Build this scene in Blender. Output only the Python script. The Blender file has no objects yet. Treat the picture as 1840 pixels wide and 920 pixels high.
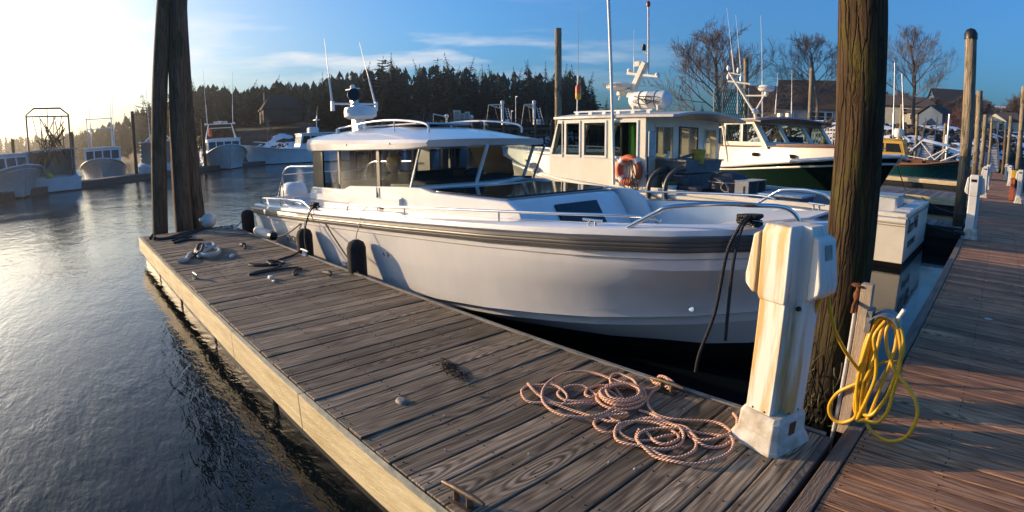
import bpy, bmesh, math, random
from mathutils import Vector, Matrix, Euler, noise
R = math.radians
rnd = random.Random(7)
SC = bpy.context.scene
COL = SC.collection

# ------------------------------------------------------------------ camera
EYE = Vector((0.0, 0.0, 1.95))
PITCH, ROLL, YAW = R(11.95), R(0.37), R(46.94)
F_PX, C_LENS = 988.5, 0.54          # wide action-camera lens: r = f*tan(c*theta)/c
cd = bpy.data.cameras.new('camera'); cam = bpy.data.objects.new('camera', cd); COL.objects.link(cam)
SC.camera = cam
cam.location = EYE
CAMROT = Matrix.Rotation(YAW, 3, 'Z') @ Matrix.Rotation(-PITCH, 3, 'X') @ Matrix.Rotation(ROLL, 3, 'Y')
cam.rotation_euler = (CAMROT @ Matrix.Rotation(R(90), 3, 'X')).to_euler()
cd.type = 'PANO'; cd.sensor_width = 36; cd.sensor_height = 18; cd.sensor_fit = 'HORIZONTAL'
cd.clip_start = 0.05; cd.clip_end = 5000
def _set(n, v):
    for t in (cd, getattr(cd, 'cycles', None)):
        if t is not None and hasattr(t, n):
            try:
                setattr(t, n, v); return
            except Exception: pass
_set('panorama_type', 'FISHEYE_LENS_POLYNOMIAL')
_set('fisheye_fov', R(178))
for k, v in enumerate((0.0, -0.051680070655802705, -1.3733861388297304e-05, 1.5925325538792735e-05, -1.9638262872196474e-07)):
    _set('fisheye_polynomial_k%d' % k, v)

# ------------------------------------------------------------------ sky, sun, exposure
SUN_AZ, SUN_EL = -115.0, 10.0       # degrees, azimuth from +Y towards +X
sun_dir = Vector((math.sin(R(SUN_AZ))*math.cos(R(SUN_EL)), math.cos(R(SUN_AZ))*math.cos(R(SUN_EL)), math.sin(R(SUN_EL))))
W = bpy.data.worlds.new('World'); SC.world = W; W.use_nodes = True
def build_world():
    nt = W.node_tree; nt.nodes.clear(); N = nt.nodes.new; L = nt.links.new
    out = N('ShaderNodeOutputWorld'); bg = N('ShaderNodeBackground')
    sky = N('ShaderNodeTexSky'); sky.sky_type = 'NISHITA'; sky.sun_disc = False
    sky.sun_elevation = R(SUN_EL); sky.sun_rotation = R(SUN_AZ); sky.altitude = 0
    sky.air_density = 1.0; sky.dust_density = 4.0; sky.ozone_density = 2.5
    # camera white balance: deep blue away from the sun, neutral glow around it
    tc = N('ShaderNodeTexCoord'); dt = N('ShaderNodeVectorMath'); dt.operation = 'DOT_PRODUCT'; dt.inputs[1].default_value = sun_dir; L(tc.outputs['Generated'], dt.inputs[0])
    sf = N('ShaderNodeMapRange'); sf.interpolation_type = 'SMOOTHSTEP'; sf.inputs[1].default_value = .42; sf.inputs[2].default_value = .98; L(dt.outputs['Value'], sf.inputs[0])
    wb = N('ShaderNodeMix'); wb.data_type = 'VECTOR'; L(sf.outputs[0], wb.inputs[0]); wb.inputs[4].default_value = (.54, 1.16, 1.84); wb.inputs[5].default_value = (.88, 1.0, 1.22)
    hs = N('ShaderNodeVectorMath'); hs.operation = 'MULTIPLY'; L(sky.outputs[0], hs.inputs[0]); L(wb.outputs[1], hs.inputs[1])
    # thin wispy cloud banks low over the forest, real directions
    mp = N('ShaderNodeMapping'); mp.inputs['Scale'].default_value = (1.6, 1.6, 11.0)
    L(tc.outputs['Generated'], mp.inputs['Vector'])
    ns = N('ShaderNodeTexNoise'); ns.inputs['Scale'].default_value = 2.1; ns.inputs['Detail'].default_value = 6; ns.inputs['Roughness'].default_value = .55
    L(mp.outputs[0], ns.inputs['Vector'])
    cr = N('ShaderNodeMapRange'); cr.inputs[1].default_value = .50; cr.inputs[2].default_value = .68
    L(ns.outputs[0], cr.inputs[0])
    sp = N('ShaderNodeSeparateXYZ'); L(tc.outputs['Generated'], sp.inputs[0])
    b1 = N('ShaderNodeMapRange'); b1.inputs[1].default_value = .07; b1.inputs[2].default_value = .15; L(sp.outputs['Z'], b1.inputs[0])
    b2 = N('ShaderNodeMapRange'); b2.inputs[1].default_value = .26; b2.inputs[2].default_value = .15; L(sp.outputs['Z'], b2.inputs[0])
    b3 = N('ShaderNodeMapRange'); b3.inputs[1].default_value = -.45; b3.inputs[2].default_value = -.8; L(sp.outputs['X'], b3.inputs[0])
    def mul(a, b):
        m = N('ShaderNodeMath'); m.operation = 'MULTIPLY'; L(a, m.inputs[0]); 
        if isinstance(b, float): m.inputs[1].default_value = b
        else: L(b, m.inputs[1])
        return m.outputs[0]
    f = mul(mul(mul(cr.outputs[0], b1.outputs[0]), mul(b2.outputs[0], b3.outputs[0])), .75)
    mx = N('ShaderNodeMix'); mx.data_type = 'RGBA'; L(f, mx.inputs[0]); L(hs.outputs[0], mx.inputs[6]); mx.inputs[7].default_value = (6.5, 6.1, 5.8, 1)
    L(mx.outputs[2], bg.inputs['Color']); bg.inputs['Strength'].default_value = 0.125
    L(bg.outputs[0], out.inputs['Surface'])
build_world()
ld = bpy.data.lights.new('sun', 'SUN'); ld.energy = 5.0; ld.angle = R(.5); ld.color = (1.0, .72, .44)
sun = bpy.data.objects.new('sun', ld); COL.objects.link(sun)
sun.rotation_euler = (-sun_dir).to_track_quat('-Z', 'Y').to_euler(); sun.location = sun_dir*60
SC.view_settings.view_transform = 'Standard'; SC.view_settings.look = 'None'
SC.view_settings.exposure = 0.48; SC.view_settings.gamma = 1.0; SC.view_settings.use_curve_mapping = False

# ------------------------------------------------------------------ photograph calibration -> real places
def ray(px, py):
    a, b = px-920.0, py-460.0; r = math.hypot(a, b) or 1e-9
    th = math.atan(C_LENS*r/F_PX)/C_LENS; s = math.sin(th)/r
    d = CAMROT @ Vector((a*s, math.cos(th), -b*s)); return d.normalized()
def atz(px, py, z=0.45):
    d = ray(px, py); return EYE + d*((z-EYE.z)/d.z)
def aty(px, py, y):
    d = ray(px, py); return EYE + d*((y-EYE.y)/d.y)
def atx(px, py, x):
    d = ray(px, py); return EYE + d*((x-EYE.x)/d.x)
def atd(px, py, dist):
    d = ray(px, py); return EYE + d*(dist/math.hypot(d.x, d.y))

# ------------------------------------------------------------------ mesh builder
class MB:
    def __init__(s): s.v = []; s.f = []; s.uv = {}; s.cuts = []
    def cut(s): s.cuts.append((len(s.v), len(s.f))); return s      # what follows is a piece (object) of its own
    def add(s, vs, fs, uv=None):
        o = len(s.v); s.v += [tuple(p) for p in vs]
        for k, f in enumerate(fs):
            if uv: s.uv[len(s.f)] = uv[k]
            s.f.append(tuple(i+o for i in f))
        return s
    def box(s, c, d, rz=0.0, M=None):
        x, y, z = d[0]/2, d[1]/2, d[2]/2
        vs = [Vector(p) for p in ((-x,-y,-z),(x,-y,-z),(x,y,-z),(-x,y,-z),(-x,-y,z),(x,-y,z),(x,y,z),(-x,y,z))]
        if rz: M = Matrix.Rotation(rz, 3, 'Z')
        if M is not None: vs = [M @ p for p in vs]
        c = Vector(c)
        return s.add([p+c for p in vs], [(0,3,2,1),(4,5,6,7),(0,1,5,4),(1,2,6,5),(2,3,7,6),(3,0,4,7)])
    def bar(s, a, b, w, h, up=(0,0,1)):           # rectangular bar from a to b
        a, b = Vector(a), Vector(b); d = b-a; L = d.length
        if L < 1e-6: return s
        x = d/L; u = Vector(up); y = u.cross(x)
        if y.length < 1e-4: y = Vector((0,1,0)).cross(x)
        y.normalize(); z = x.cross(y); M = Matrix((x, y, z)).transposed()
        return s.box((a+b)/2, (L, w, h), M=M)
    def loft(s, secs, closed=True, cap0=False, cap1=False, uvl=None):
        n = len(secs[0]); o = len(s.v)
        for q in secs: s.v += [tuple(p) for p in q]
        m = n if closed else n-1
        for i in range(len(secs)-1):
            for j in range(m):
                a = o+i*n+j; b = o+i*n+(j+1) % n
                if uvl: s.uv[len(s.f)] = [(uvl[i], j/n), (uvl[i], (j+1)/n), (uvl[i+1], (j+1)/n), (uvl[i+1], j/n)]
                s.f.append((a, b, b+n, a+n))
        if cap0: s.f.append(tuple(o+j for j in reversed(range(n))))
        if cap1: s.f.append(tuple(o+(len(secs)-1)*n+j for j in range(n)))
        return s
    def tube(s, pts, r, n=8, caps=True, sq=None):
        P = [Vector(p) for p in pts]; k = len(P)
        T = []
        for i in range(k):
            t = (P[min(i+1, k-1)]-P[max(i-1, 0)]); T.append(t.normalized() if t.length > 1e-9 else Vector((0,0,1)))
        up = Vector((0,0,1)) if abs(T[0].z) < .9 else Vector((1,0,0))
        nrm = (up - T[0]*up.dot(T[0])).normalized()
        secs = []; ul = [0.0]
        for i in range(k):
            nrm = nrm - T[i]*nrm.dot(T[i])
            nrm = nrm.normalized() if nrm.length > 1e-6 else T[i].orthogonal().normalized()
            bn = T[i].cross(nrm); rr = r[i] if isinstance(r, (list, tuple)) else r
            secs.append([P[i]+nrm*math.cos(2*math.pi*j/n)*rr+bn*math.sin(2*math.pi*j/n)*rr for j in range(n)])
            if i: ul.append(ul[-1]+(P[i]-P[i-1]).length)
        return s.loft(secs, True, caps, caps, uvl=ul)
    def lathe(s, prof, n=20, c=(0,0,0), M=None):
        c = Vector(c); secs = []
        for r, z in prof:
            q = [Vector((r*math.cos(2*math.pi*j/n), r*math.sin(2*math.pi*j/n), z)) for j in range(n)]
            secs.append([(M @ p if M is not None else p)+c for p in q])
        return s.loft(secs, True, prof[0][0] > 1e-4, prof[-1][0] > 1e-4)
    def prism(s, poly, d, cap=True):               # 3d polygon extruded by vector d
        A = [Vector(p) for p in poly]; d = Vector(d)
        return s.loft([A, [p+d for p in A]], True, cap, cap)
    def ball(s, c, r, n=14, m=9, sc=(1,1,1)):
        prof = [(max(1e-5, math.sin(math.pi*i/m))*r, -math.cos(math.pi*i/m)*r) for i in range(m+1)]
        return s.lathe(prof, n, c, Matrix.Diagonal(sc))
    def torus(s, c, R_, r, M=None, n=28, m=10, a0=0, a1=2*math.pi):
        full = abs(a1-a0-2*math.pi) < 1e-3; k = n if full else n+1; secs = []
        c = Vector(c)
        for i in range(k):
            a = a0+(a1-a0)*i/n
            q = [Vector(((R_+r*math.cos(2*math.pi*j/m))*math.cos(a), (R_+r*math.cos(2*math.pi*j/m))*math.sin(a), r*math.sin(2*math.pi*j/m))) for j in range(m)]
            secs.append([(M @ p if M is not None else p)+c for p in q])
        if full: secs.append(secs[0])
        return s.loft(secs, True, not full, not full)
    def build(s, name, m, parent=None, smooth=40, bevel=0.0, seg=2, off=True):
        if s.cuts:
            ends = s.cuts+[(len(s.v), len(s.f))]; a, b = 0, 0; first = None
            for v1, f1 in ends:
                q = MB(); q.v = s.v[a:v1]; q.f = [tuple(i-a for i in f) for f in s.f[b:f1]]; q.uv = {k-b: u for k, u in s.uv.items() if b <= k < f1}
                if q.f:
                    o = q.build(name, m, parent, smooth, bevel, seg, off); first = first or o
                a, b = v1, f1
            return first
        me = bpy.data.meshes.new(name); o_ = Vector((0,0,0))
        if parent is not None and off: o_ = OFF.get(parent.name, o_)
        me.from_pydata([Vector(p)-o_ for p in s.v], [], s.f); me.validate(clean_customdata=False)
        if s.uv and len(me.polygons) == len(s.f):
            ul = me.uv_layers.new(name='UVMap')
            for fi, q in s.uv.items():
                p = me.polygons[fi]
                for k, li in enumerate(p.loop_indices): ul.data[li].uv = q[k]
        bm = bmesh.new(); bm.from_mesh(me); bmesh.ops.recalc_face_normals(bm, faces=bm.faces); bm.to_mesh(me); bm.free()
        if smooth:
            me.polygons.foreach_set('use_smooth', [True]*len(me.polygons)); me.set_sharp_from_angle(angle=R(smooth))
        if m is not None: me.materials.append(m)
        o = bpy.data.objects.new(name, me); COL.objects.link(o)
        if parent is not None: o.parent = parent; OFF[o.name] = o_
        if bevel:
            b = o.modifiers.new('bevel', 'BEVEL'); b.width = bevel; b.segments = seg; b.limit_method = 'ANGLE'; b.angle_limit = R(35); b.harden_normals = False
        return o
OFF = {}
def tag(o, label=None, cat=None, group=None, kind=None):
    if label: o['label'] = label
    if cat: o['category'] = cat
    if group: o['group'] = group
    if kind: o['kind'] = kind
    return o
def thing(name, label, cat, loc=(0,0,0), rz=0.0, group=None):
    o = bpy.data.objects.new(name, None); COL.objects.link(o); o.location = loc; o.rotation_euler = (0,0,rz)
    o.empty_display_size = .2
    OFF[o.name] = Vector(loc) if rz == 0 else Vector((0,0,0))
    return tag(o, label, cat, group)
def dup(root, loc, rz=0.0, label=None, scale=1.0, sep=None):
    def cp(o, par):
        c = o.copy(); COL.objects.link(c)
        if par is not None: c.parent = par
        for ch in list(o.children): cp(ch, c)
        return c
    r = cp(root, None); r.location = loc; r.rotation_euler = (0,0,rz); r.scale = (scale,)*3 if isinstance(scale, (int, float)) else scale
    if label: r['label'] = label
    return r
def spline(pts, n=6, closed=False):               # Catmull-Rom
    P = [Vector(p) for p in pts]; k = len(P); out = []
    for i in range(k if closed else k-1):
        g = (lambda j: P[j % k]) if closed else (lambda j: P[max(0, min(k-1, j))])
        a, b, c, d = g(i-1), g(i), g(i+1), g(i+2)
        for q in range(n):
            t = q/n; out.append(.5*((2*b)+(c-a)*t+(2*a-5*b+4*c-d)*t*t+(3*b-a-3*c+d)*t**3))
    out.append(P[0] if closed else P[-1]); return out
def sag(a, b, drop, n=12):
    a, b = Vector(a), Vector(b)
    return [a.lerp(b, i/n)-Vector((0,0,drop*4*(i/n)*(1-i/n))) for i in range(n+1)]
def interp(x, tab):
    if x <= tab[0][0]: return tab[0][1]
    for (a, b), (c, d) in zip(tab, tab[1:]):
        if x <= c: return b+(d-b)*(x-a)/(c-a)
    return tab[-1][1]
def text_mesh(body, size, M, m, name, parent, ext=.002, shear=0.0, spacing=1.0):
    cu = bpy.data.curves.new(name, 'FONT'); cu.body = body; cu.size = size; cu.extrude = ext; cu.shear = shear; cu.space_character = spacing
    t = bpy.data.objects.new(name+'_tmp', cu); COL.objects.link(t)
    dg = bpy.context.evaluated_depsgraph_get(); me = bpy.data.meshes.new_from_object(t.evaluated_get(dg)); bpy.data.objects.remove(t)
    off = OFF.get(parent.name, Vector((0,0,0))) if parent is not None else Vector((0,0,0))
    for v in me.vertices: v.co = (M @ v.co)-off
    me.materials.clear(); me.materials.append(m); me.name = name
    o = bpy.data.objects.new(name, me); COL.objects.link(o); o.parent = parent; return o
def frame(o, x, y):                                # 4x4 with given origin, x and y axes
    x = Vector(x).normalized(); y = Vector(y).normalized(); z = x.cross(y).normalized(); y = z.cross(x)
    M = Matrix((x, y, z)).transposed().to_4x4(); M.translation = Vector(o); return M
# ------------------------------------------------------------------ materials
def nodes(name):
    m = bpy.data.materials.new(name); m.use_nodes = True; nt = m.node_tree; nt.nodes.clear()
    N = nt.nodes.new; out = N('ShaderNodeOutputMaterial'); p = N('ShaderNodeBsdfPrincipled'); nt.links.new(p.outputs[0], out.inputs['Surface'])
    return m, nt, N, nt.links.new, p, out
def rgb(c): return (c[0], c[1], c[2], 1.0)
def plain(name, c, rough=.5, metal=0.0, var=.18, scale=6.0, bump=0.0, bscale=40.0, c2=None, stretch=(1,1,1), coat=0.0, thr=(.35,.7), spec=.5, rvar=.1):
    m, nt, N, L, p, out = nodes(name)
    p.inputs['Roughness'].default_value = rough; p.inputs['Metallic'].default_value = metal
    p.inputs['Specular IOR Level'].default_value = spec
    if coat: p.inputs['Coat Weight'].default_value = coat; p.inputs['Coat Roughness'].default_value = .06
    tc = N('ShaderNodeTexCoord'); mp = N('ShaderNodeMapping'); mp.inputs['Scale'].default_value = stretch; L(tc.outputs['Object'], mp.inputs[0])
    ns = N('ShaderNodeTexNoise'); ns.inputs['Scale'].default_value = scale; ns.inputs['Detail'].default_value = 5; ns.inputs['Roughness'].default_value = .6
    L(mp.outputs[0], ns.inputs['Vector'])
    mr = N('ShaderNodeMapRange'); mr.inputs[1].default_value = thr[0]; mr.inputs[2].default_value = thr[1]; L(ns.outputs[0], mr.inputs[0])
    mx = N('ShaderNodeMix'); mx.data_type = 'RGBA'; L(mr.outputs[0], mx.inputs[0])
    mx.inputs[6].default_value = rgb(c); mx.inputs[7].default_value = rgb(c2 if c2 else [max(0, k*(1-var*1.6)) for k in c]); L(mx.outputs[2], p.inputs['Base Color'])
    rr = N('ShaderNodeMapRange'); rr.inputs[3].default_value = max(0, rough-rvar*.5); rr.inputs[4].default_value = min(1, rough+rvar); L(ns.outputs[0], rr.inputs[0]); L(rr.outputs[0], p.inputs['Roughness'])
    if bump:
        n2 = N('ShaderNodeTexNoise'); n2.inputs['Scale'].default_value = bscale; n2.inputs['Detail'].default_value = 4; L(mp.outputs[0], n2.inputs['Vector'])
        b = N('ShaderNodeBump'); b.inputs['Strength'].default_value = bump; b.inputs['Distance'].default_value = .02; L(n2.outputs[0], b.inputs['Height']); L(b.outputs[0], p.inputs['Normal'])
    return m
def deck_wood(name, axis, ca, cb, cc, board=.147):
    # weathered boards: grain runs along `axis`; each board (mesh island) has its own tone and grain offset
    m, nt, N, L, p, out = nodes(name)
    tc = N('ShaderNodeTexCoord'); geo = N('ShaderNodeNewGeometry')
    off = N('ShaderNodeVectorMath'); off.operation = 'MULTIPLY_ADD'; cb3 = N('ShaderNodeCombineXYZ')
    for i in range(3): L(geo.outputs['Random Per Island'], cb3.inputs[i])
    L(cb3.outputs[0], off.inputs[0]); off.inputs[1].default_value = (37, 53, 11); L(tc.outputs['Object'], off.inputs[2])
    mp = N('ShaderNodeMapping'); s = [46, 46, 46]; s[axis] = 1.3; mp.inputs['Scale'].default_value = s; L(off.outputs[0], mp.inputs[0])
    n0 = N('ShaderNodeTexNoise'); n0.inputs['Scale'].default_value = 1.0; n0.inputs['Detail'].default_value = 6; n0.inputs['Roughness'].default_value = .7; n0.inputs['Distortion'].default_value = .25; L(mp.outputs[0], n0.inputs['Vector'])
    # growth rings / cathedral grain and knots
    mp2 = N('ShaderNodeMapping'); s2 = [6.5, 6.5, 6.5]; s2[axis] = .55; mp2.inputs['Scale'].default_value = s2; L(off.outputs[0], mp2.inputs[0])
    n1 = N('ShaderNodeTexNoise'); n1.inputs['Scale'].default_value = 1.0; n1.inputs['Detail'].default_value = 1.5; L(mp2.outputs[0], n1.inputs['Vector'])
    ml = N('ShaderNodeMath'); ml.operation = 'MULTIPLY'; ml.inputs[1].default_value = 120.0; L(n1.outputs[0], ml.inputs[0])
    sn = N('ShaderNodeMath'); sn.operation = 'SINE'; L(ml.outputs[0], sn.inputs[0])
    mrs = N('ShaderNodeMapRange'); mrs.inputs[1].default_value = -1; mrs.inputs[2].default_value = 1; L(sn.outputs[0], mrs.inputs[0])
    # knots with rings round them, and long drying cracks
    mk = N('ShaderNodeMapping'); sk_ = [4.2, 4.2, 4.2]; sk_[axis] = .85; mk.inputs['Scale'].default_value = sk_; L(off.outputs[0], mk.inputs[0])
    vk = N('ShaderNodeTexVoronoi'); vk.inputs['Scale'].default_value = 1.0; L(mk.outputs[0], vk.inputs['Vector'])
    kd = N('ShaderNodeMath'); kd.operation = 'MULTIPLY'; kd.inputs[1].default_value = 85.0; L(vk.outputs['Distance'], kd.inputs[0]); ks = N('ShaderNodeMath'); ks.operation = 'SINE'; L(kd.outputs[0], ks.inputs[0])
    kr = N('ShaderNodeMapRange'); kr.inputs[1].default_value = -1; kr.inputs[2].default_value = 1; kr.inputs[3].default_value = .25; kr.inputs[4].default_value = .75; L(ks.outputs[0], kr.inputs[0])
    kmask = N('ShaderNodeMapRange'); kmask.inputs[1].default_value = .34; kmask.inputs[2].default_value = .16; kmask.inputs[3].default_value = 0; kmask.inputs[4].default_value = .75; L(vk.outputs['Distance'], kmask.inputs[0])
    mcr = N('ShaderNodeMapping'); sc2 = [150, 150, 150]; sc2[axis] = 1.5; mcr.inputs['Scale'].default_value = sc2; L(off.outputs[0], mcr.inputs[0])
    ncr = N('ShaderNodeTexNoise'); ncr.inputs['Scale'].default_value = 1.0; ncr.inputs['Detail'].default_value = 2; L(mcr.outputs[0], ncr.inputs['Vector'])
    crk = N('ShaderNodeMapRange'); crk.inputs[1].default_value = .58; crk.inputs[2].default_value = .66; crk.inputs[3].default_value = 1; crk.inputs[4].default_value = .42; L(ncr.outputs[0], crk.inputs[0])
    # broad dirt patches
    n2 = N('ShaderNodeTexNoise'); n2.inputs['Scale'].default_value = 1.7; n2.inputs['Detail'].default_value = 5; L(tc.outputs['Object'], n2.inputs['Vector'])
    r1 = N('ShaderNodeValToRGB'); e = r1.color_ramp.elements; e[0].position = .30; e[0].color = rgb(ca); e[1].position = .68; e[1].color = rgb(cc); k = e.new(.48); k.color = rgb(cb)
    mixg = N('ShaderNodeMix'); mixg.inputs[0].default_value = .17; L(n0.outputs[0], mixg.inputs[2]); L(mrs.outputs[0], mixg.inputs[3])
    mixk = N('ShaderNodeMix'); L(kmask.outputs[0], mixk.inputs[0]); L(mixg.outputs[0], mixk.inputs[2]); L(kr.outputs[0], mixk.inputs[3]); L(mixk.outputs[0], r1.inputs[0])
    v = N('ShaderNodeMapRange'); v.inputs[3].default_value = .58; v.inputs[4].default_value = 1.34; L(geo.outputs['Random Per Island'], v.inputs[0])
    v2 = N('ShaderNodeMapRange'); v2.inputs[1].default_value = .3; v2.inputs[2].default_value = .7; v2.inputs[3].default_value = .72; v2.inputs[4].default_value = 1.2; L(n2.outputs[0], v2.inputs[0])
    mm = N('ShaderNodeMath'); mm.operation = 'MULTIPLY'; L(v.outputs[0], mm.inputs[0]); L(v2.outputs[0], mm.inputs[1])
    mm0 = mm; mm = N('ShaderNodeMath'); mm.operation = 'MULTIPLY'; L(mm0.outputs[0], mm.inputs[0]); L(crk.outputs[0], mm.inputs[1])
    mc = N('ShaderNodeVectorMath'); mc.operation = 'SCALE'; L(r1.outputs[0], mc.inputs[0]); L(mm.outputs[0], mc.inputs['Scale']); L(mc.outputs[0], p.inputs['Base Color'])
    p.inputs['Roughness'].default_value = .72; p.inputs['Specular IOR Level'].default_value = .3
    b = N('ShaderNodeBump'); b.inputs['Strength'].default_value = .75; b.inputs['Distance'].default_value = .006; L(mixg.outputs[0], b.inputs['Height']); L(b.outputs[0], p.inputs['Normal'])
    return m
def pile_wood(name, ca, cb, moss, mz=(0, 2), dark=(.02,.016,.012), moss_amt=.5, crack=22.0):
    m, nt, N, L, p, out = nodes(name)
    tc = N('ShaderNodeTexCoord'); geo = N('ShaderNodeNewGeometry')
    mp = N('ShaderNodeMapping'); mp.inputs['Scale'].default_value = (24, 24, 1.6); L(geo.outputs['Position'], mp.inputs[0])
    n0 = N('ShaderNodeTexNoise'); n0.inputs['Scale'].default_value = 1; n0.inputs['Detail'].default_value = 6; n0.inputs['Roughness'].default_value = .7; L(mp.outputs[0], n0.inputs['Vector'])
    r = N('ShaderNodeValToRGB'); e = r.color_ramp.elements; e[0].position = .32; e[0].color = rgb(ca); e[1].position = .66; e[1].color = rgb(cb); L(n0.outputs[0], r.inputs[0])
    n1 = N('ShaderNodeTexNoise'); n1.inputs['Scale'].default_value = 3.0; n1.inputs['Detail'].default_value = 7; n1.inputs['Roughness'].default_value = .65
    mpb = N('ShaderNodeMapping'); mpb.inputs['Scale'].default_value = (1.6, 1.6, .7); L(geo.outputs['Position'], mpb.inputs[0]); L(mpb.outputs[0], n1.inputs['Vector'])
    mr = N('ShaderNodeMapRange'); mr.inputs[1].default_value = .56-.2*moss_amt; mr.inputs[2].default_value = .66-.2*moss_amt; L(n1.outputs[0], mr.inputs[0])
    mx = N('ShaderNodeMix'); mx.data_type = 'RGBA'; L(mr.outputs[0], mx.inputs[0]); L(r.outputs[0], mx.inputs[6]); mx.inputs[7].default_value = rgb(moss)
    # wet tide zone near the water is dark (the wood itself is wet and weedy)
    sp = N('ShaderNodeSeparateXYZ'); L(geo.outputs['Position'], sp.inputs[0])
    ad = N('ShaderNodeMath'); ad.operation = 'MULTIPLY_ADD'; L(n1.outputs[0], ad.inputs[0]); ad.inputs[1].default_value = 1.2; L(sp.outputs['Z'], ad.inputs[2])
    tz = N('ShaderNodeMapRange'); tz.inputs[1].default_value = mz[0]+.6; tz.inputs[2].default_value = mz[1]+.6; L(ad.outputs[0], tz.inputs[0])
    m2 = N('ShaderNodeMix'); m2.data_type = 'RGBA'; L(tz.outputs[0], m2.inputs[0]); m2.inputs[6].default_value = rgb(dark); L(mx.outputs[2], m2.inputs[7]); L(m2.outputs[2], p.inputs['Base Color'])
    p.inputs['Roughness'].default_value = .85; p.inputs['Specular IOR Level'].default_value = .2
    vo = N('ShaderNodeTexVoronoi'); vo.feature = 'DISTANCE_TO_EDGE'; vo.inputs['Scale'].default_value = 1.0
    mpv = N('ShaderNodeMapping'); mpv.inputs['Scale'].default_value = (crack, crack, crack*.07); nd = N('ShaderNodeVectorMath'); nd.operation = 'MULTIPLY_ADD'; nd.inputs[1].default_value = (1.3,1.3,1.3); L(n1.outputs['Color'], nd.inputs[0]); L(mpv.outputs[0], nd.inputs[2]); L(geo.outputs['Position'], mpv.inputs[0]); L(nd.outputs[0], vo.inputs['Vector'])
    ve = N('ShaderNodeMapRange'); ve.inputs[1].default_value = .0; ve.inputs[2].default_value = .12; L(vo.outputs['Distance'], ve.inputs[0])
    vk = N('ShaderNodeMapRange'); vk.inputs[3].default_value = .66; vk.inputs[4].default_value = 1.0; L(ve.outputs[0], vk.inputs[0])
    vc = N('ShaderNodeVectorMath'); vc.operation = 'SCALE'; L(m2.outputs[2], vc.inputs[0]); L(vk.outputs[0], vc.inputs['Scale']); L(vc.outputs[0], p.inputs['Base Color'])
    b = N('ShaderNodeBump'); b.inputs['Strength'].default_value = 1.0; b.inputs['Distance'].default_value = .016
    mv = N('ShaderNodeMath'); mv.operation = 'MULTIPLY_ADD'; mv.inputs[1].default_value = .8; L(ve.outputs[0], mv.inputs[0]); L(n0.outputs[0], mv.inputs[2])
    mh = N('ShaderNodeMath'); mh.operation = 'MULTIPLY_ADD'; L(mv.outputs[0], mh.inputs[0]); mh.inputs[1].default_value = 1.0; L(n1.outputs[0], mh.inputs[2]); L(mh.outputs[0], b.inputs['Height']); L(b.outputs[0], p.inputs['Normal'])
    return m
def rope_mat(name, ca, cb, pitch=.05, strands=3):
    m, nt, N, L, p, out = nodes(name)
    uv = N('ShaderNodeUVMap'); uv.uv_map = 'UVMap'; sp = N('ShaderNodeSeparateXYZ'); L(uv.outputs[0], sp.inputs[0])
    a = N('ShaderNodeMath'); a.operation = 'MULTIPLY'; a.inputs[1].default_value = 1.0/pitch; L(sp.outputs['X'], a.inputs[0])
    b = N('ShaderNodeMath'); b.operation = 'ADD'; L(a.outputs[0], b.inputs[0]); L(sp.outputs['Y'], b.inputs[1])
    c = N('ShaderNodeMath'); c.operation = 'MULTIPLY'; c.inputs[1].default_value = 2*math.pi*strands; L(b.outputs[0], c.inputs[0])
    d = N('ShaderNodeMath'); d.operation = 'SINE'; L(c.outputs[0], d.inputs[0])
    mr = N('ShaderNodeMapRange'); mr.inputs[1].default_value = -1; mr.inputs[2].default_value = .6; L(d.outputs[0], mr.inputs[0])
    mx = N('ShaderNodeMix'); mx.data_type = 'RGBA'; L(mr.outputs[0], mx.inputs[0]); mx.inputs[6].default_value = rgb(ca); mx.inputs[7].default_value = rgb(cb); L(mx.outputs[2], p.inputs['Base Color'])
    bp = N('ShaderNodeBump'); bp.inputs['Strength'].default_value = .8; bp.inputs['Distance'].default_value = .004; L(d.outputs[0], bp.inputs['Height']); L(bp.outputs[0], p.inputs['Normal'])
    p.inputs['Roughness'].default_value = .65
    return m
def glass_mat(name, tint=(.55,.62,.6), refl=1.0, rough=.02):
    m, nt, N, L, p, out = nodes(name)
    nt.nodes.remove(p)
    t = N('ShaderNodeBsdfTransparent'); t.inputs[0].default_value = rgb(tint)
    g = N('ShaderNodeBsdfGlossy'); g.inputs['Roughness'].default_value = rough; g.inputs[0].default_value = (.95,.97,1,1)
    f = N('ShaderNodeLayerWeight'); f.inputs['Blend'].default_value = .5
    pw = N('ShaderNodeMath'); pw.operation = 'POWER'; pw.inputs[1].default_value = 4.0; L(f.outputs['Facing'], pw.inputs[0])
    k = N('ShaderNodeMath'); k.operation = 'MULTIPLY_ADD'; k.inputs[1].default_value = .7*refl; k.inputs[2].default_value = .038*refl; k.use_clamp = True; L(pw.outputs[0], k.inputs[0])
    ns = N('ShaderNodeTexNoise'); ns.inputs['Scale'].default_value = 1.5
    b = N('ShaderNodeBump'); b.inputs['Strength'].default_value = .03; b.inputs['Distance'].default_value = .02; L(ns.outputs[0], b.inputs['Height']); L(b.outputs[0], g.inputs['Normal'])
    mx = N('ShaderNodeMixShader'); L(k.outputs[0], mx.inputs[0]); L(t.outputs[0], mx.inputs[1]); L(g.outputs[0], mx.inputs[2]); L(mx.outputs[0], out.inputs['Surface'])
    return m
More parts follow.
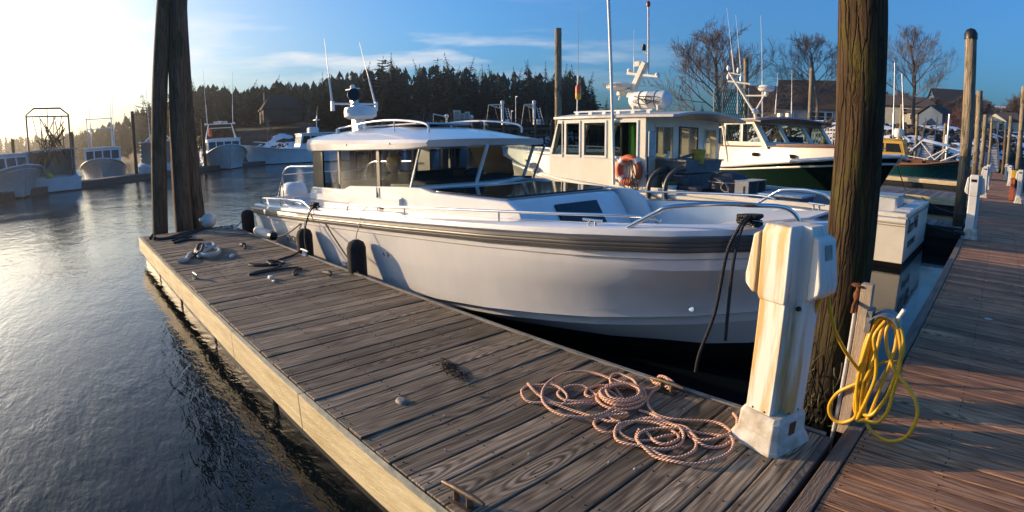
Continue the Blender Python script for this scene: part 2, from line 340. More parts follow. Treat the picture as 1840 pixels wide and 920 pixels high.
def water_mat():
    m, nt, N, L, p, out = nodes('water')
    geo = N('ShaderNodeNewGeometry')
    def nz(sc, det, stretch=(1,1,1), rot=0):
        mp = N('ShaderNodeMapping'); mp.inputs['Scale'].default_value = stretch; mp.inputs['Rotation'].default_value = (0,0,rot); L(geo.outputs['Position'], mp.inputs[0])
        n = N('ShaderNodeTexNoise'); n.inputs['Scale'].default_value = sc; n.inputs['Detail'].default_value = det; n.inputs['Roughness'].default_value = .55; n.inputs['Distortion'].default_value = .4; L(mp.outputs[0], n.inputs['Vector']); return n.outputs[0]
    # wind ripples: crests lie across the breeze; calm in the lee between the docks
    a = nz(1.5, 3, (1, 2.0, 1), R(25)); b = nz(5.5, 3, (1, 2.2, 1), R(12)); c = nz(14.0, 2, (1, 1.8, 1), R(30))
    sp = N('ShaderNodeSeparateXYZ'); L(geo.outputs['Position'], sp.inputs[0])
    # lee side: y between finger and main docks (2.8 .. 20) and x > -12 is sheltered
    cal = N('ShaderNodeMapRange'); cal.inputs[1].default_value = -16; cal.inputs[2].default_value = -8; cal.inputs[3].default_value = 1; cal.inputs[4].default_value = .16; L(sp.outputs['X'], cal.inputs[0])
    cy = N('ShaderNodeMapRange'); cy.inputs[1].default_value = 2.0; cy.inputs[2].default_value = 3.2; cy.inputs[3].default_value = 0; cy.inputs[4].default_value = 1; L(sp.outputs['Y'], cy.inputs[0])
    mixc = N('ShaderNodeMix'); L(cy.outputs[0], mixc.inputs[0]); mixc.inputs[2].default_value = 1.0; L(cal.outputs[0], mixc.inputs[3])
    def add(x, y, w):
        q = N('ShaderNodeMath'); q.operation = 'MULTIPLY_ADD'; L(x, q.inputs[0]); q.inputs[1].default_value = w; 
        if y is None: q.inputs[2].default_value = 0
        else: L(y, q.inputs[2])
        return q.outputs[0]
    h = add(a, add(b, add(c, None, .09), .30), .75)
    cat = N('ShaderNodeMapRange'); cat.inputs[1].default_value = .35; cat.inputs[2].default_value = .65; cat.inputs[3].default_value = .45; cat.inputs[4].default_value = 1.15; L(nz(.22, 2, (1, 1.8, 1), R(20)), cat.inputs[0])
    hp = N('ShaderNodeMath'); hp.operation = 'MULTIPLY'; L(h, hp.inputs[0]); L(cat.outputs[0], hp.inputs[1]); h = hp.outputs[0]   # cat's paws and calmer patches
    hm = N('ShaderNodeMath'); hm.operation = 'MULTIPLY'; L(h, hm.inputs[0]); L(mixc.outputs[0], hm.inputs[1])
    bp = N('ShaderNodeBump'); bp.inputs['Strength'].default_value = 1.0; bp.inputs['Distance'].default_value = .026; L(hm.outputs[0], bp.inputs['Height']); L(bp.outputs[0], p.inputs['Normal'])
    p.inputs['Base Color'].default_value = (.006,.010,.012,1); p.inputs['Roughness'].default_value = .04; p.inputs['IOR'].default_value = 1.333
    return m
def leaf_mat(name, ca, cb, scale=.35, trans=.0):
    m, nt, N, L, p, out = nodes(name)
    geo = N('ShaderNodeNewGeometry'); oi = N('ShaderNodeObjectInfo')
    ns = N('ShaderNodeTexNoise'); ns.inputs['Scale'].default_value = scale; ns.inputs['Detail'].default_value = 3; L(geo.outputs['Position'], ns.inputs['Vector'])
    mr = N('ShaderNodeMapRange'); mr.inputs[1].default_value = .35; mr.inputs[2].default_value = .65; L(ns.outputs[0], mr.inputs[0])
    mx = N('ShaderNodeMix'); mx.data_type = 'RGBA'; L(mr.outputs[0], mx.inputs[0]); mx.inputs[6].default_value = rgb(ca); mx.inputs[7].default_value = rgb(cb)
    v = N('ShaderNodeMapRange'); v.inputs[3].default_value = .65; v.inputs[4].default_value = 1.3; L(oi.outputs['Random'], v.inputs[0])
    sc_ = N('ShaderNodeVectorMath'); sc_.operation = 'SCALE'; L(mx.outputs[2], sc_.inputs[0]); L(v.outputs[0], sc_.inputs['Scale']); L(sc_.outputs[0], p.inputs['Base Color'])
    p.inputs['Roughness'].default_value = .8; p.inputs['Specular IOR Level'].default_value = .15
    return m
M = {}
M['deck_old'] = deck_wood('weathered_deck', 1, (.062,.045,.028), (.190,.142,.092), (.34,.262,.178))
M['deck_main'] = deck_wood('reddish_deck', 0, (.11,.052,.024), (.31,.150,.072), (.49,.27,.145))
M['deck_far'] = deck_wood('grey_deck', 1, (.09,.085,.08), (.16,.15,.14), (.24,.22,.2))
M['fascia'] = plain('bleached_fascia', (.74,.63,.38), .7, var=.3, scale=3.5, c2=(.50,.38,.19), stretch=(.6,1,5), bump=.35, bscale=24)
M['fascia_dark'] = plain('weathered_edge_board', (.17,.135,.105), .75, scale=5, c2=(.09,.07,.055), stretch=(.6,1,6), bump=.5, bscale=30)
M['edge_main'] = plain('worn_edge_board', (.21,.15,.105), .75, scale=6, c2=(.10,.07,.05), stretch=(4,.4,4), bump=.5, bscale=30)
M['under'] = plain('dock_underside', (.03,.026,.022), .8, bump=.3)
M['float'] = plain('black_float', (.02,.02,.022), .5, bump=.1)
M['pile_big'] = pile_wood('mossy_pile', (.030,.019,.010), (.115,.068,.032), (.088,.072,.017), (.2, 2.3), moss_amt=.36, crack=26.0)
M['pile_brown'] = pile_wood('brown_pile', (.09,.060,.037), (.22,.150,.095), (.09,.08,.04), (-.2, .6), moss_amt=.15)
M['pile_pale'] = pile_wood('pale_pile', (.24,.19,.13), (.42,.34,.24), (.13,.12,.06), (.2, 2.6), moss_amt=.2)
M['gel'] = plain('white_gelcoat', (.78,.77,.75), .22, var=.07, scale=2.2, stretch=(1,1,.35), coat=.5, rvar=.05)
M['gel_old'] = plain('ivory_paint', (.84,.79,.66), .38, var=.09, scale=2.0, coat=.15, c2=(.74,.67,.53))
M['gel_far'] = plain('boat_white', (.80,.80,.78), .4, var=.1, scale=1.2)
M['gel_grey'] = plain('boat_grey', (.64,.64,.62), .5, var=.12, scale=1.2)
M['antifoul'] = plain('black_bottom_paint', (.012,.012,.014), .45)
M['rub'] = plain('grey_rubber_rail', (.085,.080,.075), .38, var=.2, scale=5)
M['strip'] = plain('pale_trim', (.55,.55,.55), .3, var=.06)
M['black'] = plain('black_plastic', (.012,.012,.013), .4, var=.2)
M['tint'] = plain('dark_acrylic', (.008,.010,.014), .06, var=.1, rvar=.02)
M['chrome'] = plain('polished_steel', (.72,.72,.72), .14, metal=1.0, var=.03, rvar=.05)
M['alu'] = plain('brushed_aluminium', (.55,.56,.58), .35, metal=1.0, var=.08, scale=12)
M['galv'] = plain('galvanised_steel', (.34,.34,.33), .5, metal=.7, var=.25, scale=14)
M['glass'] = glass_mat('cabin_glass', (.66,.72,.72), .28)
M['glass_dark'] = glass_mat('tinted_glass', (.24,.27,.28), .5)
M['white'] = plain('white_paint', (.78,.78,.75), .45, var=.06)
M['antenna'] = plain('white_fibreglass', (.80,.80,.78), .4, var=.04)
M['seat'] = plain('grey_upholstery', (.10,.10,.105), .8, bump=.15)
M['interior'] = plain('dark_interior', (.035,.033,.032), .7)
M['rope_orange'] = rope_mat('orange_rope', (.52,.20,.10), (.90,.60,.43), .06)
M['rope_white'] = rope_mat('white_rope', (.34,.31,.27), (.74,.70,.62), .06)
M['rope_black'] = rope_mat('black_rope', (.006,.006,.007), (.03,.03,.032), .05)
M['rope_thin'] = rope_mat('pale_cord', (.45,.42,.36), (.74,.70,.62), .03)
M['hose'] = plain('yellow_hose', (.72,.42,.02), .38, var=.14, scale=20, coat=.15)
M['fender'] = plain('dark_fender_cover', (.030,.026,.024), .9, bump=.5, bscale=300, var=.3, scale=30)
M['fender_red'] = plain('brown_fender_cover', (.085,.035,.022), .9, bump=.5, bscale=300)
M['orange'] = plain('orange_plastic', (.62,.13,.05), .5, var=.15, scale=8)
M['yellow'] = plain('yellow_plastic', (.70,.45,.05), .5, var=.25, scale=10)
M['green'] = plain('green_cloth', (.12,.40,.05), .7)
M['tote'] = plain('grey_tote', (.17,.18,.19), .6, var=.2, scale=8)
M['tote_blue'] = plain('navy_tote', (.010,.022,.075), .5, var=.2)
M['lid_blue'] = plain('pale_blue_lid', (.30,.42,.50), .5, var=.25, scale=9, bump=.5, bscale=25)
M['tarp'] = plain('blue_grey_tarp', (.055,.065,.085), .7, bump=.6, bscale=7, var=.3)
M['deck_grey'] = plain('grey_boat_deck', (.30,.31,.32), .6, var=.15)
M['hull_green'] = plain('dark_green_hull', (.006,.020,.013), .18, var=.1, coat=.5)
M['hull_teal'] = plain('teal_hull', (.010,.085,.085), .25, coat=.4)
M['varnish'] = plain('varnished_wood', (.28,.105,.028), .3, var=.3, scale=4, coat=.4, stretch=(.5,3,5))
M['cab_yellow'] = plain('yellow_cabin_paint', (.66,.40,.07), .45, var=.1)
M['trim_red'] = plain('red_brown_trim', (.13,.048,.030), .5, var=.2)
M['net'] = plain('green_netting', (.025,.16,.12), .7)
M['letter'] = plain('dark_lettering', (.010,.012,.02), .5)
M['letter_grey'] = plain('grey_lettering', (.05,.05,.055), .5)
M['ped'] = plain('stained_white_plastic', (.70,.68,.61), .5, var=.15, scale=2.6, c2=(.55,.36,.14), stretch=(6,6,.55), thr=(.47,.63), bump=.03, bscale=30)
M['ped_clean'] = plain('white_plastic', (.70,.70,.67), .45, var=.12, scale=3)
M['concrete'] = plain('grimy_base', (.62,.59,.52), .7, var=.3, scale=11, c2=(.34,.29,.21), bump=.06)
M['rust'] = plain('rusty_brass', (.20,.075,.03), .7, metal=.4, bump=.4, bscale=120)
M['post'] = plain('pale_post', (.46,.37,.28), .7, c2=(.30,.23,.17), scale=7, stretch=(8,8,.7), bump=.4)
M['water'] = water_mat()
M['weed'] = plain('brown_seaweed', (.055,.022,.010), .6, var=.4, scale=30)
M['weed_green'] = plain('olive_seaweed', (.055,.048,.014), .7, var=.4, scale=20)
M['ice'] = plain('ice', (.52,.52,.51), .5, var=.1, scale=20)
M['shell'] = plain('grey_shell', (.22,.20,.18), .6, var=.3, scale=40)
M['buoy_white'] = plain('white_buoy', (.72,.68,.60), .5, var=.18, scale=10)
M['conifer'] = leaf_mat('spruce_needles', (.022,.030,.014), (.050,.055,.024))
M['bark'] = plain('bark', (.085,.068,.052), .9, bump=.4)
M['bark_grey'] = plain('grey_bark', (.17,.14,.115), .9, var=.2)
M['twig'] = leaf_mat('winter_twigs', (.105,.085,.072), (.175,.14,.115))
M['rock'] = plain('riprap_rock', (.085,.068,.052), .9, var=.4, scale=1.4, c2=(.028,.023,.019), bump=.7, bscale=6)
M['snow'] = plain('snow', (.82,.83,.85), .6, var=.05, bump=.3, bscale=5)
M['land'] = plain('winter_ground', (.085,.062,.038), .95, scale=.35, c2=(.040,.032,.022), bump=.5, bscale=2)
M['roof'] = plain('brown_shingles', (.115,.085,.062), .9, var=.3, scale=3, bump=.4, bscale=20)
M['roof_dark'] = plain('dark_shingles', (.055,.048,.045), .9, var=.3, scale=3, bump=.4, bscale=20)
M['siding'] = plain('cream_siding', (.62,.57,.43), .7, var=.08, stretch=(.3,.3,9), scale=2)
M['siding_grey'] = plain('grey_siding', (.34,.33,.31), .7, var=.1, stretch=(.3,.3,9), scale=2)
M['siding_blue'] = plain('blue_siding', (.075,.12,.19), .7, var=.1, stretch=(.3,.3,9), scale=2)
M['siding_brown'] = plain('brown_siding', (.045,.034,.027), .8, var=.1)
M['pane'] = plain('window_pane', (.02,.025,.03), .08, var=.05, rvar=.02)
M['skin'] = plain('skin', (.50,.30,.21), .55, var=.06)
M['hair'] = plain('blond_hair', (.55,.36,.12), .7, bump=.6, bscale=60)
M['jacket'] = plain('dark_jacket', (.02,.025,.03), .8)
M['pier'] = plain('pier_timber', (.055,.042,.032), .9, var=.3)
M['pier_lit'] = plain('pier_timber_lit', (.17,.11,.07), .9, var=.3)  # lighter copy of the pier timber, sunlight put into its colour
M['pane_lit'] = plain('cloudy_vinyl_window', (.46,.42,.33), .3, var=.15, scale=3, rvar=.05)
M['pane_grey'] = plain('milky_window', (.36,.34,.29), .25, var=.15, scale=2)
M['gel_grey_w'] = plain('offwhite_paint', (.58,.58,.56), .45, var=.12)
M['orange_dark'] = plain('red_lamp_glass', (.30,.05,.02), .3)
M['pipe_blue'] = plain('navy_painted_pipe', (.02,.04,.12), .4)
M['panel_blue'] = plain('pale_blue_panel', (.42,.52,.58), .5)
M['tarp2'] = plain('grey_plastic_stand', (.10,.105,.115), .6, var=.3, scale=5)
M['tote_navy'] = plain('dull_navy_plastic', (.03,.04,.06), .6, var=.2)
M['green_dark'] = plain('green_plastic_rim', (.02,.12,.06), .5)
M['gel_old2'] = plain('cream_gelcoat', (.74,.67,.54), .35, var=.07, coat=.2)
M['orange_glow'] = plain('bright_orange_cloth', (.80,.14,.04), .6)
M['galv_dark'] = plain('dark_steel_frame', (.17,.16,.15), .6, metal=.4)
M['truss_blue'] = plain('blue_grey_metal', (.14,.17,.21), .5, metal=.4)
M['bark_pale'] = plain('pale_birch_bark', (.30,.27,.24), .8, var=.3, scale=4)
M['russet'] = leaf_mat('russet_twigs', (.20,.075,.045), (.30,.13,.08))
M['cleat_rust'] = plain('tarnished_steel', (.22,.165,.12), .5, metal=.8, var=.4, scale=25)
M['roof_brown'] = plain('dark_brown_shingles', (.045,.034,.026), .9, var=.3, scale=3)
M['glass_milky'] = glass_mat('milky_vinyl_window', (.80,.78,.70), 1.2, .25)
M['rust_dark'] = plain('dark_screw_steel', (.035,.024,.018), .7, metal=.3)
M['strip_worn'] = plain('worn_grey_strip', (.24,.23,.21), .7, var=.4, scale=8)
# ------------------------------------------------------------------ water, land
def build_water():
    mb = MB(); n = 48; rs = [0.0, 30, 120, 500, 3500]
    vs = [(0,0,0)]; fs = []
    for k, r in enumerate(rs[1:]):
        for j in range(n): vs.append((r*math.cos(2*math.pi*j/n), r*math.sin(2*math.pi*j/n), 0))
    for j in range(n): fs.append((0, 1+j, 1+(j+1) % n))
    for k in range(len(rs)-2):
        a = 1+k*n; b = a+n
        for j in range(n): fs.append((a+j, b+j, b+(j+1) % n, a+(j+1) % n))
    mb.add(vs, fs); tag(mb.build('water', M['water'], smooth=0), kind='structure')
build_water()
SHORE = [(-135,420),(-100,400),(-92,330),(-86,250),(-82,165),(-78,122),(-70,108),(-62,110),(-52,125),(-42,135),(-36,170),(-30,165),(-25,100),(-20,80),(-15,72),(-8,70),(0,74),(6,78),(20,85),(40,90)]
PROF = [(-25,-2.5),(0,-.15),(3,1.6),(8,3.6),(13,5.2),(17,5.6),(40,6.4),(90,9.5),(200,12),(900,16)]
def polar(az, d): return Vector((math.sin(R(az))*d, math.cos(R(az))*d, 0))
def land_z(az, d):
    s = d-interp(az, SHORE); z = interp(s, PROF)
    wood = interp(az, [(-82,0),(-76,1),(-42,1),(-36,0)])
    if s > 3: z += wood*interp(s, [(3,0),(20,.6),(60,3)])
    q = polar(az, d); z += .5*noise.noise(q*.07)*min(1, max(0, s/6))
    return z
def build_land():
    mb = MB(); azs = [-135+175*i/230 for i in range(231)]; ss = [-25,-6,0,1.5,3,5.5,8,10.5,13,17,24,32,45,60,90,140,200,400,900]
    secs = []
    for s in ss:
        row = []
        for a in azs:
            d = interp(a, SHORE)+s; q = polar(a, d); z = land_z(a, d)+(.35*noise.noise(q*.5) if 0 < s < 14 else 0); row.append((q.x, q.y, z))
        secs.append(row)
    mb.loft(secs, closed=False); tag(mb.build('land', M['land'], smooth=180), kind='structure')
build_land()
def rock_mb(mb, c, r, seed):
    q = random.Random(seed); bm = bmesh.new(); bmesh.ops.create_icosphere(bm, subdivisions=1, radius=1)
    sc = Vector((q.uniform(.7,1.3), q.uniform(.7,1.3), q.uniform(.5,.95))); rot = Euler((q.uniform(0,6), q.uniform(0,6), q.uniform(0,6))).to_matrix()
    vs = [rot @ (Vector([v.co[i]*sc[i] for i in range(3)])*r*q.uniform(.72,1.15))+Vector(c) for v in bm.verts]
    fs = [tuple(v.index for v in f.verts) for f in bm.faces]; bm.free(); mb.add(vs, fs)
def build_riprap():
    mb = MB(); sn = MB(); q = random.Random(3)
    for i in range(3800):
        a = q.uniform(-30, 7); s = q.uniform(-1.5, 15); d = interp(a, SHORE)+s; z = land_z(a, d); r = q.choice((.22,.32,.42,.6))*q.uniform(.7,1.2)
        p = polar(a, d); rock_mb(mb, (p.x, p.y, z+.1*r), r, i)
    for i in range(500):
        a = q.uniform(-80, -36); s = q.uniform(-1, 5); d = interp(a, SHORE)+s; p = polar(a, d); rock_mb(mb, (p.x, p.y, land_z(a, d)), q.uniform(.3,.9), i)
    tag(mb.build('riprap', M['rock'], smooth=0), 'brown riprap boulders on the shore slope', kind='stuff')
    # patches of old snow lying on the bank
    for i in range(260):
        a = q.uniform(-27, 6); s = q.choice((q.uniform(2, 8), q.uniform(10, 20), q.uniform(14, 28))); d = interp(a, SHORE)+s; p = polar(a, d)
        w = q.uniform(.6, 2.4) if s < 9 else q.uniform(1.5, 5); n = 9; z = land_z(a, d)+(.55 if s < 14 else .12)
        ring = [(p.x+math.cos(6.283*j/n)*w*q.uniform(.6,1), p.y+math.sin(6.283*j/n)*w*.7*q.uniform(.6,1), 0) for j in range(n)]
        ring = [Vector((x, y, land_z(math.degrees(math.atan2(x, y)), math.hypot(x, y))+(.25 if s < 14 else .05))) for x, y, _ in ring]
        o = len(sn.v); sn.v += [tuple(v) for v in ring]+[(p.x, p.y, z)]
        for j in range(n): sn.f.append((o+j, o+(j+1) % n, o+n))
    for i in range(130):
        a = q.uniform(-79, -40); s = q.uniform(1, 9); d = interp(a, SHORE)+s; p = polar(a, d); w = q.uniform(.4, 1.8); n = 7; o = len(sn.v)
        for j in range(n):
            x, y = p.x+math.cos(6.283*j/n)*w, p.y+math.sin(6.283*j/n)*w
            sn.v.append((x, y, land_z(math.degrees(math.atan2(x, y)), math.hypot(x, y))+.12))
        sn.v.append((p.x, p.y, land_z(a, d)+.4))
        for j in range(n): sn.f.append((o+j, o+(j+1) % n, o+n))
    tag(sn.build('snow', M['snow'], smooth=60), 'thin patches of old snow on the bank', kind='stuff')
build_riprap()

# ------------------------------------------------------------------ docks
DZ = .45
def finger_dock():
    X0, X1, Y0, Y1 = -11.25, -.605, 1.115, 2.84
    t = thing('finger_dock', 'weathered grey plank finger dock with a bleached side board, coiled orange rope on top', 'dock', (-6, 2, 0))
    mb = MB(); q = random.Random(11); x = X1; k = 0
    while x > X0:
        w = .137; c = x-w/2; dz = q.uniform(-.002, .002)
        mb.box((c, (Y0+Y1)/2+q.uniform(-.004,.004), DZ-.019+dz), (w, Y1-Y0-.012, .038), M=Matrix.Rotation(q.uniform(-.006,.006), 3, 'X')@Matrix.Rotation(q.uniform(-.0015,.0015), 3, 'Z'))
        x -= .147
    mb.build('deck', M['deck_old'], t, smooth=0, bevel=.004, seg=1)
    sc_ = MB(); x = X1-.0685
    while x > X0:                                       # rusty screw heads over the joists
        for yy in (Y0+.05, Y0+.45, Y0+.87, Y0+1.28, Y1-.05):
            for dx in (-.04, .04): sc_.lathe([(.0042,-.002),(.0042,.0036),(.001,.0038)], 6, (x+dx+q.uniform(-.006,.006), yy+q.uniform(-.012,.012), DZ))
        x -= .147
    tag(sc_.build('screws', M['rust_dark'], t, smooth=0), kind='stuff')
    mb = MB(); segs = [-11.29,-9.45,-6.9,-4.62,-3.1,-.62]
    for a, b in zip(segs, segs[1:]): mb.box(((a+b)/2, Y0-.024, DZ-.128), (b-a-.006, .045, .25))
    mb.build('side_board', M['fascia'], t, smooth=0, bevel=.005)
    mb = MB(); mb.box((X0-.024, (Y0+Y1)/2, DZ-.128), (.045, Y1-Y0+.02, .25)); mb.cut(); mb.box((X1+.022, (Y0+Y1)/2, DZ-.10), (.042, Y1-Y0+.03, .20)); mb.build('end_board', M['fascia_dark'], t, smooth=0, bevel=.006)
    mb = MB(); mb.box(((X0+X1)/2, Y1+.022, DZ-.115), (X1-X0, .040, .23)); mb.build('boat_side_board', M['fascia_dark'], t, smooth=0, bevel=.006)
    mb = MB(); mb.box(((X0+X1)/2, Y1+.022, DZ+.004), (X1-X0, .036, .010)); mb.build('rub_strip', M['strip_worn'], t, smooth=0, bevel=.003)
    mb = MB()
    for c in (-10.5,-8.6,-6.7,-4.85,-3.0,-1.3): mb.box((c, (Y0+Y1)/2, .03), (1.80, Y1-Y0-.10, .345))
    mb.build('float', M['float'], t, smooth=0, bevel=.04)
    mb = MB(); mb.box(((X0+X1)/2, (Y0+Y1)/2, DZ-.17), (X1-X0-.1, Y1-Y0-.1, .09)); mb.build('underframe', M['under'], t, smooth=0)
    return t
finger_dock()
def plank_dock(name, label, x0, x1, y0, y1, along, deckm, edge, fascia, cat='dock', edge_in=True, z=DZ, group=None):
    t = thing(name, label, cat, ((x0+x1)/2, (y0+y1)/2, 0), group=group); q = random.Random(int(abs(x0*7+y0*13)))
    mb = MB()
    if along == 'x':                                   # boards run along x, stacked along y
        y = y0+.005
        while y < y1-.14:
            mb.box(((x0+x1)/2+q.uniform(-.003,.003), y+.07, z-.019+q.uniform(-.002,.002)), (x1-x0-(.19 if edge_in else .01), .138, .038), M=Matrix.Rotation(q.uniform(-.003,.003), 3, 'Z')); y += .147
    else:
        x = x0+.005
        while x < x1-.14:
            mb.box((x+.07, (y0+y1)/2, z-.019+q.uniform(-.002,.002)), (.139, y1-y0-.01, .038)); x += .147
    mb.build('deck', deckm, t, smooth=0, bevel=.003 if y1-y0 < 100 else 0, seg=1)
    if edge_in:
        sc_ = MB(); y = y0+.075
        while y < 14:
            for xx in (x0+.13, x0+.55, x0+1.0, x1-.13):
                for dy in (-.04, .04): sc_.lathe([(.0042,-.002),(.0042,.0036),(.001,.0038)], 6, (xx+q.uniform(-.01,.01), y+dy+q.uniform(-.006,.006), z))
            y += .147
        tag(sc_.build('screws', M['rust_dark'], t, smooth=0), kind='stuff')
        mb = MB(); q2 = y0
        while q2 < y1:
            e = min(y1, q2+3.6)
            for xx in (x0+.044, x1-.044): mb.box((xx, (q2+e)/2, z-.016), (.086, e-q2-.006, .044))
            q2 += 3.6
        mb.build('edge_board', edge, t, smooth=0, bevel=.005)
    mb = MB(); h = .25 if not edge_in else .22
    mb.box(((x0+x1)/2, y0-.022, z-.002-h/2), (x1-x0, .04, h)); mb.box(((x0+x1)/2, y1+.022, z-.002-h/2), (x1-x0, .04, h))
    if not edge_in: mb.box((x0-.022, (y0+y1)/2, z-.002-h/2), (.04, y1-y0+.084, h))
    else:
        mb.box((x0+.03, (y0+y1)/2, z-.042-h/2), (.04, y1-y0, h)); mb.box((x1-.03, (y0+y1)/2, z-.042-h/2), (.04, y1-y0, h))
    mb.build('side_board', fascia, t, smooth=0, bevel=.004)
    mb = MB(); mb.box(((x0+x1)/2, (y0+y1)/2, .1), (x1-x0-.16, y1-y0-.16, .36)); mb.build('float', M['float'], t, smooth=0)
    return t
plank_dock('main_dock', 'long reddish plank walkway running to the shore gangway, lined with white posts', -.53, 1.02, -3.2, 70, 'x', M['deck_main'], M['edge_main'], M['fascia_dark'])
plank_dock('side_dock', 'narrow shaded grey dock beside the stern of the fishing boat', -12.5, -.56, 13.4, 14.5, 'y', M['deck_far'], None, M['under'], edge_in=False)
plank_dock('side_dock', 'grey plank dock with a yellow side board, nearer of the pair below the teal boat', -14, -.56, 22.3, 26.2, 'y', M['deck_far'], None, M['fascia'], edge_in=False)
plank_dock('side_dock', 'farther yellow sided dock right under the teal hull', -16, -.56, 37.2, 39.2, 'y', M['deck_far'], None, M['fascia'], edge_in=False)
def float_line():
    # long float the fishing boats lie at, far left
    pts = [(-35.5,-8.5),(-43.5,-1.6),(-50.5,5.2),(-58.5,12.5),(-66,22),(-72,32)]
    t = thing('floating_dock', 'long low brown floating dock with fishing boats moored along it', 'dock', (-52, 6, 0)); d = MB(); f = MB()
    for (a, b), (c, e) in zip(pts, pts[1:]):
        A = Vector((a, b, .42)); B = Vector((c, e, .42)); d.bar(A, B, 2.2, .08); f.bar(A-Vector((0,0,.26)), B-Vector((0,0,.26)), 2.1, .42)
    d.build('deck', M['deck_far'], t, smooth=0); f.build('side_board', M['fascia_dark'], t, smooth=0)
float_line()

# ------------------------------------------------------------------ piles
def pile(x, y, zt, r, m, label, lean=(0,0), n=18, rings=14, rough=.05, cap=None, group='wooden mooring piles', seed=1, zb=-2.0, taper=.06, bend=0.0):
    secs = []; q = Vector((seed*3.7, seed*1.3, 0))
    for i in range(rings+1):
        t = i/rings; z = zb+(zt-zb)*t; row = []
        for j in range(n):
            a = 2*math.pi*j/n; k = 1+rough*noise.noise(q+Vector((math.cos(a)*1.6, math.sin(a)*1.6, z*1.1)))+rough*.5*noise.noise(q+Vector((math.cos(a)*4, math.sin(a)*4, z*3)))
            rr = r*k*(1+taper*(.5-t)); row.append((math.cos(a)*rr+lean[0]*(z)+bend*math.sin(t*3), math.sin(a)*rr+lean[1]*z, z))
        secs.append(row)
    mb = MB(); mb.loft([[Vector(p)+Vector((x, y, 0)) for p in s] for s in secs], True, True, True)
    t = thing('wooden_pile', label, 'pile', (x, y, 0), group=group)
    mb.build('shaft', m, t, smooth=60)
    if cap:
        c = MB(); tx = Vector((x+lean[0]*zt+bend*math.sin(3), y+lean[1]*zt, zt)); c.lathe([(r*1.12,-.10),(r*1.12,.02),(r*.75,.10),(.001,.14)], 16, tx); c.build('cap', cap, t)
    return t
def big_pile():
    t = pile(-.735, 3.30, 5.2, .135, M['pile_big'], 'thick mossy brown pile beside the yellow hose, nearest the camera', n=40, rings=90, rough=.09, seed=5, taper=.0, lean=(.004,.0))
    q = random.Random(4); mb = MB()
    for i in range(520):                                # fronds of weed hanging in the tide zone
        a = q.uniform(0, 6.283); z = q.uniform(-.15, .95)*q.uniform(.4,1); r = .14; p = Vector((-.735+math.cos(a)*r, 3.30+math.sin(a)*r, z)); out = Vector((math.cos(a), math.sin(a), 0))
        L = q.uniform(.06, .20); pts = [p, p+out*.03+Vector((q.uniform(-.03,.03), q.uniform(-.03,.03), -L*.4)), p+out*q.uniform(.01,.05)+Vector((q.uniform(-.05,.05), q.uniform(-.05,.05), -L))]
        mb.tube(spline(pts, 3), [.006,.005,.005,.005,.004,.003,.002], 4)
    mb.build('seaweed', M['weed_green'], t, smooth=0)
big_pile()
def at_px(px, py, dist): p = atd(px, py, dist); return p.x, p.y
# dolphin of three leaning piles at the outer end of the finger dock
pile(-12.05, 1.56, 6.2, .155, M['pile_brown'], 'leftmost of the three clustered piles at the finger dock end', lean=(0,.075), seed=21)
pile(-12.0, 2.06, 6.2, .185, M['pile_brown'], 'thick middle pile of the three at the finger dock end', lean=(0,.028), seed=22)
pile(-12.12, 2.42, 6.2, .155, M['pile_brown'], 'right pile of the cluster, standing beside the white ball buoy', lean=(0,-.035), seed=23)
PILES = [ # px at mid-height, top py, distance, radius, material, label, cap
 (1003,51,24,.15,'pile_pale','tall lone pile dark on one side behind the wheelhouse of the white fishing boat',None),
 (1340,105,34,.15,'pile_pale','grey pile behind the netting rack, left of the spoked radar dish',None),
 (1458,122,36,.14,'pile_pale','slim pale pile behind the bow of the green hulled boat',None),
 (1744,62,13.8,.125,'pile_pale','tall capped pile standing behind the second white post',M['black']),
 (1758,163,32,.15,'pile_pale','weathered pile just right of the tall capped pile',None),
 (1769,206,34,.12,'pile_pale','shorter pale pile left of the gangway stairs',None),
 (1619,187,56,.15,'pile_pale','thin pile standing left of the bare tree trunk above the yellow cabin',None),
 (1646,205,56,.13,'pile_pale','thin pile beside the sailboat mast above the yellow cabin',None),
 (1697,222,56,.15,'pile_pale','short pale pile right of the left gangway',None),
 (1814,208,60,.17,'pile_pale','pale pile on the right side of the gangway, taller of the two',None),
 (1804,233,64,.14,'pile_brown','short brown pile with a flat board beside the gangway',None),
 (1838,155,48,.18,'pile_pale','tall pile cut off by the right edge of the picture',None),
 (1780,212,66,.13,'pile_pale','slim grey pile behind the head of the left gangway rail',None),
 (240,285-85,50,.14,'pile_brown','dark pile beside the blunt bowed fishing boat on the far float',None),
 (131,237,49,.15,'pile_brown','dark pile between two fishing boats on the far left float',None),
 (26,250,52,.14,'pile_brown','hazy pile far left behind the first fishing boat',None),
 (366,213,59,.16,'pile_brown','dark pile in front of the high bowed white fishing boat',None),
 (39,314,43,.15,'pile_brown','short stub pile at the stern of the leftmost boat',None),
]
for i, (px, py, d, r, m, lab, cap) in enumerate(PILES):
    x, y = at_px(px, max(py, 60)+40, d); top = atd(px, py, d)
    pile(x, y, top.z, r, M[m], lab, seed=30+i, cap=cap, rings=10, n=14, rough=.03, bend=.04*math.sin(i*2.1))
